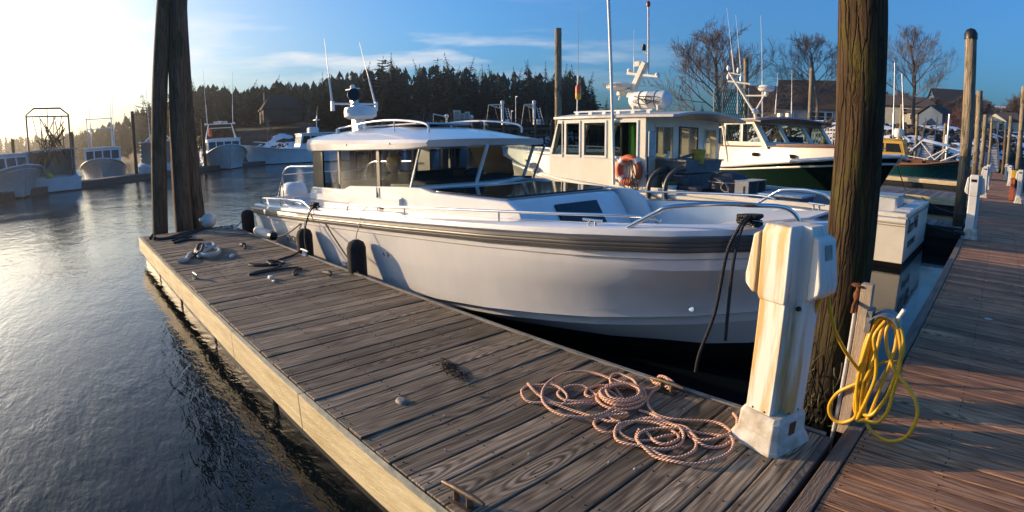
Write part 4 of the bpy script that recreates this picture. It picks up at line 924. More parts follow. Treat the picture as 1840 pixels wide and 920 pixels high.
line('mooring_knot', 'black rope wound on the bow cleat of the cruiser', [B0+Vector((math.sin(k*2.1)*.085, math.cos(k*1.7)*.05, .0+.03*math.sin(k*1.1))) for k in range(24)], .014, M['rope_black'])
line('mooring_line', 'long black bow line hanging slack from the bow cleat of the cruiser to the water', [B0+Vector((0,-.05,.03)), B0+Vector((-.02,-.13,-.04)), aty(1306,455,3.42), aty(1285,560,3.35), aty(1258,632,3.3), aty(1250,668,3.3)], .012, M['rope_black'])
line('mooring_line', 'shorter black end of the bow line dangling beside the long one', [B0+Vector((.02,-.04,.03)), B0+Vector((.0,-.14,-.05)), aty(1318,470,3.42), aty(1310,540,3.40), aty(1303,612,3.38)], .012, M['rope_black'])
# ------------------------------------------------------------------ work boats (local: stern x=0, bow +x, water z=0)
def hull_parts(t, L, B, sheer, hm, bm_, railm, rake=.9, dark_z=.08, deckm=None, well=(0, .5), deck_z=.35, flare=.10, tumble=0.0, rail_r=.045, transom_m=None, fore=.0, full=.62):
    N = 26; us = [i/N for i in range(N+1)]
    def bm(u): 
        v = max(0, (u-.42)/.58); return B/2*(.90+.10*min(1, u/.4))*math.sqrt(max(0, 1-v**2.6)) if u < 1 else .02
    def bw(u):
        v = max(0, (u-.30)/.66); return max(.015, B/2*(.86+.06*min(1, u/.3))*max(0, 1-min(1, v)**2.0))
    sh = lambda u: interp(u, sheer)
    def pt(u, k):                                       # k in 0..1 from water to sheer
        z = dark_z+(sh(u)-dark_z)*k; w = bw(u)+(bm(u)-bw(u))*(k**(1.0+1.1*u)); x = L*u-rake*(1-k)*max(0, u-.55)/.45
        return x, max(.012, w), z
    ks = [0,.15,.32,.5,.7,.85,1]
    mb = MB(); secs = []
    for u in us:
        P = [pt(u, k) for k in ks]; secs.append([(x, w, z) for x, w, z in reversed(P)]+[(x, -w, z) for x, w, z in P])
    mb.loft(secs, closed=False); mb.add(secs[0], [tuple(range(len(secs[0])))])
    h = mb.build('hull', hm, t, smooth=50, off=False)
    mb = MB(); secs = []
    for u in us:
        x, w, z = pt(u, 0); x2 = x-.35*max(0, u-.55)/.45; secs.append([(x, w, z),(x2, w*.85, -.25),(x2, 0, -.55),(x2, -w*.85, -.25),(x, -w, z)])
    mb.loft(secs, closed=False); mb.add(secs[0], [(0,1,2,3,4)]); mb.build('bottom', bm_, t, smooth=50, off=False)
    mb = MB()                                           # gunwale cap and rub rails
    for sg in (-1, 1):
        mb.tube([(pt(u,1)[0], sg*(pt(u,1)[1]+.01), sh(u)-.05) for u in us], rail_r, 8)
        mb.tube([(pt(u,.86)[0], sg*(pt(u,.86)[1]+.005), pt(u,.86)[2]) for u in us], rail_r*.55, 6)
    mb.build('rub_rail', railm, t, smooth=60, off=False)
    mb = MB(); iw = .16; secs = []
    for u in us:
        x, w, z = pt(u, 1); i = max(.005, w-iw); low = z-.02 if u > well[1] else deck_z
        secs.append([(x, w, z),(x, i, z+.012),(x, max(.004, i-.02), low),(x, -max(.004, i-.02), low),(x, -i, z+.012),(x, -w, z)])
    # gunwale + deck in one sheet, deck drops into the working well aft
    mb.loft(secs, closed=False); mb.box((.06, 0, sh(0)-.0), (.16, 2*bm(0)-.02, .05)); mb.box((.10, 0, (sh(0)+deck_z)/2), (.08, 2*bm(0)-.1, sh(0)-deck_z))
    mb.build('deck', deckm or hm, t, smooth=30, off=False)
    return h, pt, sh, bm
def win(t, m, fm, P, n, th=.012, fw=.045, name='window'):
    # P: outline of the opening (coplanar), n: outward normal; frame with its pane as a sub-part
    P = [Vector(p) for p in P]; n = Vector(n).normalized(); c = sum(P, Vector())/len(P)
    Q = [p+(p-c).normalized()*fw*1.3 for p in P]; mb = MB(); k = len(P)
    for a in range(k):
        b = (a+1) % k; mb.loft([[Q[a], Q[b], P[b], P[a]], [Q[a]+n*th*1.6, Q[b]+n*th*1.6, P[b]+n*th*1.6, P[a]+n*th*1.6]], True, True, True)
    f = mb.build(name, fm, t, smooth=0, off=False); mb = MB(); mb.prism([p+n*th*.3 for p in P], n*th*.5); mb.build('pane', m, f, smooth=0, off=False); return f
def simple_house(t, x0, x1, w, z0, z1, hm, roofm, rakef=.45, over=(.5,.15), nside=3, nfront=4, glass=None, winz=(.45,.92), open_aft=True, wm=None, crown=.06, frontx=None):
    glass = glass or M['pane']; mb = MB(); th = .04
    side = [(x0, z0),(x1, z0),(x1-rakef, z1),(x0, z1)]
    for sg in (-1, 1): mb.prism([(x, sg*w, z) for x, z in side], (0, -sg*th, 0))
    mb.prism([(x1, -w+.041, z0),(x1, w-.041, z0),(x1-rakef, w-.041, z1),(x1-rakef, -w+.041, z1)], (-th,0,.0))
    if not open_aft: mb.box((x0+.02, 0, (z0+z1)/2), (.04, 2*w-.082, z1-z0))
    mb.build('house', hm, t, smooth=0, off=False, bevel=.01)
    mb = MB(); n = 10; xa, xb = x0-over[0], x1-rakef+over[1]; A = []
    for k in range(n+1): y = -1+2*k/n; A.append((y*(w+.09), z1+.015+crown*(1-y*y)))
    poly = [(y, z) for y, z in A]+[(y, z-.05) for y, z in reversed(A)]
    mb.loft([[(x, y*s, z-d) for y, z in poly] for x, s, d in ((xa,1,0.0),((xa+xb)/2,1,-.02),(xb-.15,1,0),(xb,.93,.02))], True, True, True); mb.build('roof', roofm, t, smooth=30, off=False)
    h = z1-z0; za, zb = z0+h*winz[0], z0+h*winz[1]; fm = wm or hm; off = .002
    for sg in (-1, 1):
        for k in range(nside):
            a = x0+.12+(x1-.42-x0-.1)*k/nside; b = a+(x1-.42-x0-.1)/nside-.12
            if k == nside-1: P = [(a, za),(b+.32-rakef*winz[0]*.9, za),(b+.32-rakef*winz[1]*1.0-.05, zb),(a, zb)]
            else: P = [(a, za),(b, za),(b, zb),(a, zb)]
            win(t, glass, fm, [(x, sg*(w+off), z) for x, z in P], (0, sg, 0))
    nrm = (h, 0, rakef)
    for k in range(nfront):
        y0 = -w+.1+(2*w-.2)*k/nfront+.05; y1 = y0+(2*w-.2)/nfront-.1
        f = lambda z: x1-rakef*(z-z0)/h+off
        win(t, glass, fm, [(f(za), y0, za),(f(za), y1, za),(f(zb), y1, zb),(f(zb), y0, zb)], nrm)
def whip(t, base, top, r=.012, name='antenna', m=None):
    b, e = Vector(base), Vector(top); mid = b.lerp(e, .35); mb = MB(); mb.tube([b, mid], r*1.3, 6); mb.tube([mid, e], [r*.8, r*.35], 6); return mb.build(name, m or M['antenna'], t, smooth=60, off=False)
def dome(t, c, r, h, m=None, name='radar_dome'):
    mb = MB(); mb.lathe([(.001,0),(r*.75,0),(r,h*.3),(r,h*.7),(r*.8,h*.95),(.001,h)], 20, c); mb.lathe([(r*.3,-h*.6),(r*.3,0)], 10, c); return mb.build(name, m or M['white'], t, smooth=50, off=False)

# ---- white fishing boat behind the cruiser
def fishing_boat():
    X0, Y0 = -1.33, 11.72
    t = thing('fishing_boat', 'ivory white lobster boat with an orange life ring on its wheelhouse, behind the cruiser', 'boat', (X0, Y0, 0), math.pi)
    lo = lambda p: Vector((X0-p.x, Y0-p.y, p.z)); YS = 9.98
    w = Y0-YS
    h, pt, sh, bm = hull_parts(t, 11.6, 3.66, [(0,.86),(.3,.86),(.5,.92),(.65,1.06),(.8,1.32),(1,1.78)], M['gel_old'], M['antifoul'], M['gel_old'], deckm=M['deck_grey'], well=(0,.44), deck_z=.34, rail_r=.05, dark_z=.10)
    # coaming round the working deck
    mb = MB()
    for sg in (-1, 1): mb.loft([[(x, sg*(bm(x/11.6)-.03), sh(x/11.6)),(x, sg*(bm(x/11.6)-.03), sh(x/11.6)+.09),(x, sg*(bm(x/11.6)-.17), sh(x/11.6)+.09),(x, sg*(bm(x/11.6)-.17), sh(x/11.6))] for x in (0,1,2,3,4,5.2)], True, True, True)
    mb.box((.13, 0, .90), (.30, 2*bm(0)-.1, .10)); mb.build('coaming', M['gel_old'], t, off=False, bevel=.015)
    mb = MB(); mb.box((.13, -.15, .953), (.22, 2.6, .006)); mb.build('stern_cap_panel', M['gel_grey'], t, off=False)
    # flush sided trunk and wheelhouse
    xa, xb, xc = 5.20, 7.98, 10.5
    TR = lambda x: interp(x, [(7,w-.02),(8.2,w-.05),(9.2,w-.28),(10.0,w-.62),(10.6,w-1.0)])
    mb = MB(); mb.loft([[(x, -TR(x), sh(x/11.6)-.03),(x, -TR(x)+.04, interp(x,[(7.5,1.66),(10.6,1.76)])),(x, TR(x)-.04, interp(x,[(7.5,1.66),(10.6,1.76)])),(x, TR(x), sh(x/11.6)-.03)] for x in (7.55,8.2,8.8,9.3,9.8,10.2,10.6)], True, True, True); trunk = mb.build('trunk_cabin', M['gel_old'], t, off=False, bevel=.03, smooth=30)
    mb = MB()
    for sg in (-1, 1):
        mb.cut(); mb.tube(spline([(8.2,sg*(TR(8.2)-.22),1.70),(8.3,sg*(TR(8.3)-.22),1.76),(9.9,sg*(TR(9.9)-.22),1.80),(10.0,sg*(TR(10)-.22),1.74)], 4), .02, 6)
        for x in (8.7,9.2,9.6): mb.tube([(x,sg*(TR(x)-.22),1.68),(x,sg*(TR(x)-.22),1.78)], .018, 6)
    mb.build('hand_rail', M['white'], t, off=False)
    zt = 2.50; z0 = .84; mb = MB(); th = .05; rk = .30
    # side walls built around their window openings
    W1 = [((6.62+0,7.0),), ]
    ops = [(5.42,6.06),(6.27,6.87),(7.02,7.42)]; zl, zh = 1.62, 2.36
    for sg in (-1, 1):
        y = sg*w; mb.prism([(xa,y,z0),(xb,y,z0),(xb,y,zl),(xa,y,zl)], (0,-sg*th,0)); mb.prism([(xa,y,zh),(xb-rk*.84,y,zh),(xb-rk,y,zt),(xa,y,zt)], (0,-sg*th,0))
        ed = [xa]+[v for o in ops for v in o]+[7.50]
        for k in range(0, len(ed), 2): mb.prism([(ed[k],y,zl),(ed[k+1],y,zl),(ed[k+1],y,zh),(ed[k],y,zh)], (0,-sg*th,0))
        mb.prism([(xb-.05,y,zl),(xb,y,zl),(xb-rk*.84,y,zh),(xb-rk*.84-.05,y,zh)], (0,-sg*th,0))
    # aft bulkhead with its openings, front
    yo = [(-1.55,-.95),(-.55,.30),(.62,1.35)]; zl2, zh2 = 1.32, 2.28
    mb.box((xa+.025, 0, (z0+zl2)/2-.0), (.05, 2*w-.11, zl2-z0)); mb.box((xa+.025, 0, (zh2+zt)/2), (.05, 2*w-.11, zt-zh2))
    ed = [-w+.055]+[v for o in yo for v in o]+[w-.055]
    for k in range(0, len(ed), 2): mb.box((xa+.025, (ed[k]+ed[k+1])/2, (zl2+zh2)/2), (.05, ed[k+1]-ed[k], zh2-zl2))
    mb.prism([(xb,-w+.055,1.2),(xb,w-.055,1.2),(xb,w-.055,zl),(xb,-w+.055,zl)], (-.05,0,0)); mb.prism([(xb-rk*.84,-w+.055,zh),(xb-rk*.84,w-.055,zh),(xb-rk,w-.055,zt),(xb-rk,-w+.055,zt)], (-.05,0,0))
    for y in (-w+.1,-.6,.6,w-.1): mb.bar((xb-.025,y,zl),(xb-rk*.84-.025,y,zh), .09, .05)
    mb.build('wheelhouse', M['gel_old'], t, off=False, smooth=0)
    gl = M['glass']
    for sg in (-1, 1):
        for a, b in ops: win(t, gl, M['white'], [(a,sg*w,zl),(b,sg*w,zl),(b,sg*w,zh),(a,sg*w,zh)], (0,sg,0), th=.012, fw=.05)
        win(t, gl, M['white'], [(7.56,sg*w,zl),(7.88,sg*w,zl),(7.68,sg*w,zh),(7.56,sg*w,zh)], (0,sg,0), th=.012, fw=.05)
    for k, (a, b) in enumerate(yo): win(t, M['glass_milky'], M['black'] if k == 1 else M['gel_old'], [(xa,a,zl2),(xa,b,zl2),(xa,b,zh2),(xa,a,zh2)], (-1,0,0), fw=.035)
    for y0, y1 in ((-w+.16,-.66),(-.54,.54),(.66,w-.16)):
        f = lambda z: xb-rk*.84*(z-zl)/(zh-zl)
        mb = MB(); mb.prism([(f(zl),y0,zl),(f(zl),y1,zl),(f(zh),y1,zh),(f(zh),y0,zh)], (.012,0,.004)); mb.build('front_window', gl, t, smooth=0, off=False)
    mb = MB(); mb.box((6.7, 0, .9), (2.6, 2*w-.3, .06)); mb.box((7.3, 0, 1.3), (.5, 2*w-.4, .5)); mb.box((6.4, .4, 1.35), (.5,.5,.9)); mb.build('wheelhouse_interior', M['interior'], t, off=False)
    mb = MB(); mb.prism([(5.56,w-.16,1.45),(5.72,w-.16,1.45),(5.76,w-.16,2.40),(5.5,w-.16,2.42)], (0,-.03,0)); mb.build('green_curtain', M['green'], t, off=False)
    mb = MB(); mb.prism([(5.82,w-.2,1.4),(6.0,w-.2,1.4),(6.02,w-.2,2.4),(5.8,w-.2,2.4)], (0,-.08,0)); mb.build('hanging_oilskin', M['black'], t, off=False, bevel=.03)
    mb = MB(); n = 12                                    # arched roof with a long aft overhang
    prof = [(-1+2*k/n) for k in range(n+1)]; P = [(y*(w+.06), zt+.015+.14*(1-y*y)) for y in prof]+[(y*(w+.06), zt-.035+.14*(1-y*y)) for y in reversed(prof)]
    mb.loft([[(x, y*s, z) for y, z in P] for x, s in ((4.45,.97),(4.5,1),(6,1),(7.75,1),(7.82,.98))], True, True, True); mb.build('roof', M['gel_grey_w'], t, off=False, smooth=30)
    mb = MB()
    for sg in (-1, 1):
        mb.cut(); mb.tube([(5.2,sg*(w-.25),zt+.13),(7.4,sg*(w-.25),zt+.13)], .022, 6)
        for k in range(6): mb.box((5.3+k*.4, sg*(w-.25), zt+.09), (.10,.04,.06))
    mb.build('roof_rail', M['white'], t, off=False)
    # porthole, two horn-shaped vents, exhaust line along the side
    win(t, M['pane'], M['white'], [(9.02,TR(9.1)-.01,1.30),(9.32,TR(9.3)-.045,1.31),(9.32,TR(9.3)-.04,1.45),(9.02,TR(9.1)-.008,1.45)], (.1,1,0), fw=.03)
    for x, z in ((8.66,1.32),(8.46,1.20)):
        mb = MB(); mb.lathe([(.07,0),(.085,.02),(.055,.14),(.03,.16),(.001,.162)], 14, (x, TR(x)-.0, z), Matrix.Rotation(R(-90), 3, 'X') @ Matrix.Rotation(R(18), 3, 'Y')); mb.build('flood_light', M['gel_grey_w'], t, off=False)
    mb = MB(); mb.loft([[(x, w+.004, z),(x, w+.004, z+.02),(x, w-.01, z+.02),(x, w-.01, z)] for x, z in ((5.25,1.50),(6.5,1.555),(8.0,1.60),(8.8,1.64))], True, True, True); mb.build('side_moulding', M['gel_grey_w'], t, off=False)
    # tall mast pole beside the house, long whip with a buoy on it is separate
    a = lo(aty(1103,332,9.90)); b = lo(aty(1092,-30,9.95)); mb = MB(); mb.tube([a, b], .035, 10); mb.box(a+Vector((.0,-.04,.55)), (.16,.06,.05)); mb.box(a+Vector((0,-.04,.1)), (.12,.06,.05)); mb.build('side_pole', M['white'], t, off=False)
    bs = lo(aty(1037,203,10.4)); tp = lo(aty(1040,10,10.4)); whip(t, bs, tp, .013)
    # raked radar mast, crosstree, dome, floodlights, tall pole with red lamp
    Ym = 11.3; g = lambda px, py, y=Ym: lo(aty(px, py, y))
    mb = MB(); A, Bq = g(1131,176), g(1160,112); mb.bar(A, Bq, .16, .12); C = g(1128,132); D = g(1184,138); mb.bar(C, D, .10, .06); mb.box(g(1146,115), (.14,.1,.12)); mb.build('radar_mast', M['gel_old'], t, off=False, bevel=.01)
    mb = MB(); mb.tube([g(1165,134), g(1165,10)], .022, 8); mb.tube([g(1165,96), g(1158,95), g(1157,88)], .015, 6); mb.build('light_pole', M['gel_grey_w'], t, off=False)
    mb = MB(); mb.lathe([(.04,0),(.05,.04),(.05,.10),(.03,.13),(.001,.132)], 12, g(1165,12)); mb.build('red_lamp', M['orange_dark'], t, off=False)
    mb = MB(); mb.lathe([(.035,0),(.05,.02),(.05,.14),(.001,.16)], 12, g(1157,91)); mb.build('lantern', M['black'], t, off=False)
    for px, py in ((1131,127),(1181,135)): 
        mb = MB(); mb.ball(g(px,py), .06, 10, 8); mb.build('lamp_globe', M['white'], t, off=False)
    whip(t, g(1139,130), g(1139,54), .009)
    dc = g(1116,163); d = dome(t, dc, .36, .19, M['gel_old']); mb = MB(); mb.bar(dc+Vector((0,0,-.03)), g(1138,162)+Vector((0,0,0)), .3, .03); mb.tube([dc, g(1112,180)], .025, 6); mb.build('radar_bracket', M['gel_old'], t, off=False)
    Mx = frame(dc+Vector((.30,.365,.09)), (-1,0,0), (0,0,1)); text_mesh('Raymarine', .13, Mx, M['letter_grey'], 'radar_lettering', d)
    # transom lettering
    Mx = frame((-.012, 1.38, .58), (0,-1,0), (-.0,0,1)); text_mesh('Born Wild', .34, Mx, M['letter'], 'boat_name', h, shear=.3, spacing=.9)
    Mx = frame((-.012, 1.22, .32), (0,-1,0), (0,0,1)); text_mesh('SOUTHWEST', .17, Mx, M['letter'], 'home_port', h)
    # plastic hoses that arch over the rail
    for px in (0, 30):
        mb = MB(); P = [aty(1166+px,360,9.80), aty(1165+px,338,9.80), aty(1172+px,318,9.86), aty(1186+px,306,10.0), aty(1198+px,303,10.3), aty(1204+px,306,10.8)]
        mb.tube(spline([lo(p) for p in P], 5), .05, 10); mb.build('hauler_hose', M['rub'], t, off=False)
    # blue pipe bracket and hook on house corner
    mb = MB(); mb.tube([(5.12,w+.02,.95),(5.14,w+.02,1.62)], .03, 8); mb.tube([(5.14,w+.04,1.28),(4.2,w-.1,1.26)], .018, 6); mb.build('davit_pipe', M['pipe_blue'], t, off=False)
    mb = MB(); mb.box((5.12,w-.12,1.90), (.05,.22,.55)); mb.build('corner_panel', M['panel_blue'], t, off=False, bevel=.02)
    return t, lo
FB, lo_fb = fishing_boat()
def fb_gear():
    # things lying on or hanging from the fishing boat
    c = aty(1130,306,9.935); t = thing('life_ring', 'orange and white life ring with cords hanging on the ivory fishing boat', 'life ring', c)
    Mx = Matrix.Rotation(R(90), 3, 'X'); n = 8
    o, wv = MB(), MB()
    for k in range(4):
        a = R(45)+k*math.pi/2; o.torus(c, .265, .078, Mx, 14, 12, a+.17, a+math.pi/2-.17); wv.cut(); wv.torus(c, .265, .081, Mx, 6, 12, a-.17, a+.17)
    o.build('ring', M['orange'], t, smooth=60); wv.build('bands', M['white'], t, smooth=60)
    q = random.Random(5); mb = MB()
    for k in range(11):
        x = q.uniform(-.02,.22); mb.tube(spline([c+Vector((x*.6,-.10,.24-q.random()*.1)), c+Vector((x+q.uniform(-.05,.05),-.11,0)), c+Vector((x+q.uniform(-.1,.1),-.09,-.3)), c+Vector((x+q.uniform(-.15,.2),-.05,-.42))], 4), .008, 5)
    mb.build('cord', M['rope_black'], t)
    def place(px, py, y): p = aty(px, py, y); return p
    DZb = .36
    # big grey sorting tote on a stand
    t = thing('fish_tote', 'big grey open tote standing behind the black hoses, yellow bucket on its edge', 'tote', (-6.05, 11.1, DZb)); cx, cy, a, b = -6.07, 11.15, .36, .86
    mb = MB(); mb.loft([[(cx-a*s,cy-b*s,z),(cx+a*s,cy-b*s,z),(cx+a*s,cy+b*s,z),(cx-a*s,cy+b*s,z)] for z, s in ((1.30,.90),(1.58,1.0),(1.585,1.05),(1.55,1.05),(1.55,.96),(1.34,.88))], True, True, True); mb.build('tub', M['tote'], t, smooth=30)
    mb = MB(); mb.box((cx,cy,.82), (.60,1.5,.92)); mb.build('stand', M['tarp2'], t, bevel=.03)
    t = thing('board', 'long grey board leaning in the big tote', 'board', (cx, cy-.5, 1.4)); mb = MB(); mb.bar((cx-.25,cy-.75,1.46),(cx+.22,cy-.2,1.72), .22, .04); mb.build('board', M['tote'], t, bevel=.008)
    t = thing('board', 'short upright stick with a white tip in the big tote', 'stick', (cx-.2, cy-.7, 1.4)); mb = MB(); mb.bar((cx-.28,cy-.72,1.44),(cx-.2,cy-.62,1.74), .06,.05); mb.build('stick', M['white'], t, bevel=.008)
    t = thing('bucket', 'dirty yellow bucket on the rim of the big grey tote', 'bucket', (-5.76,10.95,1.50)); mb = MB(); mb.lathe([(.12,1.50),(.155,1.78),(.165,1.78),(.165,1.81),(.145,1.81),(.11,1.53),(.001,1.53)], 20, (-5.78,10.95,0)); mb.build('pail', M['yellow'], t, smooth=50)
    t = thing('bucket', 'white pail with a green rim at the feet of the hoses', 'bucket', (-6.0,10.14,.86)); mb = MB(); zb = .86; mb.lathe([(.13,zb),(.16,zb+.20),(.001,zb+.2)], 18, (-6.0,10.14,0)); mb.build('pail', M['white'], t, smooth=50); mb = MB(); mb.lathe([(.165,zb+.2),(.17,zb+.235),(.16,zb+.25),(.001,zb+.25)], 18, (-6.0,10.14,0)); mb.build('rim', M['green_dark'], t)
    t = thing('tote', 'small navy tote beside the white pail', 'tote', (-5.5,10.28,.84)); mb = MB(); mb.loft([[(-5.5-.27*s,10.28-.15*s,z),(-5.5+.27*s,10.28-.15*s,z),(-5.5+.27*s,10.28+.15*s,z),(-5.5-.27*s,10.28+.15*s,z)] for z, s in ((.83,.86),(1.0,1.0),(1.02,1.05),(1.05,1.03))], True, True, True); mb.build('tub', M['tote_navy'], t, bevel=.02)
    px_, py_ = -4.98, 10.85; t = thing('barrel', 'barrel wrapped in a blue grey tarp tied with cord', 'barrel', (px_,py_,DZb)); mb = MB(); secs = []
    for k, (z, r) in enumerate(((.40,.42),(.7,.43),(1.0,.41),(1.18,.40),(1.30,.33),(1.36,.12))):
        secs.append([(px_+math.cos(6.283*j/30)*r*(1+.06*math.sin(j*2.3+z*5)), py_+math.sin(6.283*j/30)*r*(1+.06*math.sin(j*2.3+z*5)), z) for j in range(30)])
    mb.loft(secs, True, True, True); mb.build('tarp', M['tarp'], t, smooth=60)
    mb = MB(); mb.torus((px_,py_,1.16), .43, .009, None, 28, 6); mb.tube(spline([(px_+.1,py_-.42,1.16),(px_+.2,py_-.44,1.05),(px_+.14,py_-.44,.98),(px_+.02,py_-.44,1.06),(px_+.1,py_-.43,1.16),(px_+.2,py_-.44,.95),(px_+.16,py_-.44,.8)], 5), .008, 6); mb.build('cord', M['rope_thin'], t)
    t = thing('steel_box', 'open ended stainless steel box with a hand slot, left of the blue topped bin', 'box', (-4.44,10.75,.6)); mb = MB(); x0, x1, y0, y1, za, zb = -4.60,-4.31,10.3,11.2,.62,1.22
    mb.box(((x0+x1)/2,y0,(za+zb)/2), (x1-x0,.015,zb-za)); mb.box((x0,(y0+y1)/2,(za+zb)/2), (.015,y1-y0-.02,zb-za)); mb.box(((x0+x1)/2,y1,(za+zb)/2), (x1-x0,.015,zb-za)); mb.box(((x0+x1)/2,(y0+y1)/2,zb+.01), (x1-x0+.03,y1-y0+.03,.015)); mb.box(((x0+x1)/2,10.8,(za+zb)/2), (x1-x0-.02,.012,zb-za-.03)); mb.build('case', M['alu'], t, smooth=0)
    mb = MB(); mb.box((x1-.09,y0-.010,1.06), (.035,.006,.15)); mb.build('hand_slot', M['black'], t)
    t = thing('fish_bin', 'navy bin with a frosty pale blue lid on the working deck', 'bin', (-3.72,10.8,.5)); mb = MB(); x, y, a, b = -3.72,10.82,.44,.42
    mb.loft([[(x-a*s,y-b*s,z),(x+a*s,y-b*s,z),(x+a*s,y+b*s,z),(x-a*s,y+b*s,z)] for z, s in ((.55,.90),(.98,1.0))], True, True, True); mb.build('tub', M['tote_blue'], t, bevel=.03)
    mb = MB(); mb.box((x,y,1.0), (2*a+.05,2*b+.05,.05)); mb.build('lid', M['lid_blue'], t, bevel=.02)
    mb = MB(); mb.box((x-.05,y-b-.012,.88), (.05,.02,.16)); mb.build('strap', M['black'], t)
    t = thing('engine_box', 'scuffed white box standing in the stern of the ivory fishing boat', 'box', (-1.9,11.35,DZb)); mb = MB(); mb.box((-1.93,11.45,.75), (.56,.8,.76)); mb.build('case', M['gel_grey_w'], t, bevel=.04); mb = MB(); mb.box((-1.93,11.45,1.13), (.60,.84,.035)); mb.build('top', M['lid_blue'], t, bevel=.01)
    # life raft canister
    p = aty(1168,186,10.9); t = thing('life_raft', 'white life raft canister strapped on the wheelhouse roof of the ivory fishing boat', 'canister', (p.x,p.y,2.62)); Mx = Matrix.Rotation(R(90), 3, 'Y'); L = .52; mb = MB(); mb.lathe([(.001,-L),(.12,-L),(.185,-L+.06),(.20,-L+.1),(.20,-.02),(.21,0),(.20,.02),(.20,L-.1),(.185,L-.06),(.12,L),(.001,L)], 22, (p.x,p.y,2.90), Mx); mb.build('canister', M['white'], t, smooth=50)
    mb = MB(); mb.torus((p.x-.2,p.y,2.90), .205, .008, Mx, 22, 6); mb.cut(); mb.torus((p.x+.22,p.y,2.90), .205, .008, Mx, 22, 6); mb.build('strap', M['black'], t)
    mb = MB(); 
    for dx in (-.36,.30): mb.cut(); mb.box((p.x+dx,p.y,2.71), (.05,.34,.12))
    mb.build('cradle', M['gel_old'], t, bevel=.008)
    q = random.Random(2); mb = MB(); mb.tube(spline([(p.x-.35+q.uniform(0,.75), p.y-.21-q.uniform(0,.02), 2.90+q.uniform(-.12,.14)) for k in range(12)], 4), .008, 5); mb.build('lashing', M['rope_black'], t)
    # trap buoy hung on the whip antenna
    p = aty(1039,166,10.4); t = thing('trap_buoy', 'orange and yellow trap buoy threaded on the whip antenna above the wheelhouse', 'buoy', p); mb = MB(); mb.lathe([(.07,-.03),(.07,.10),(.055,.17),(.02,.20),(.001,.20)], 16, p); mb.build('top_half', M['orange'], t, smooth=50); mb = MB(); mb.lathe([(.001,-.17),(.05,-.17),(.07,-.14),(.07,-.03)], 16, p); mb.build('bottom_half', M['yellow'], t, smooth=50)
    # anything flat and small: pale blue skiff bow and dark blob at the water
    line('mooring_line', 'thin pale line tied round the rail of the ivory fishing boat', [aty(1350,392,9.78), aty(1343,403,9.78), aty(1352,386,9.78), aty(1368,398,9.78)], .010, M['rope_thin'])
fb_gear()

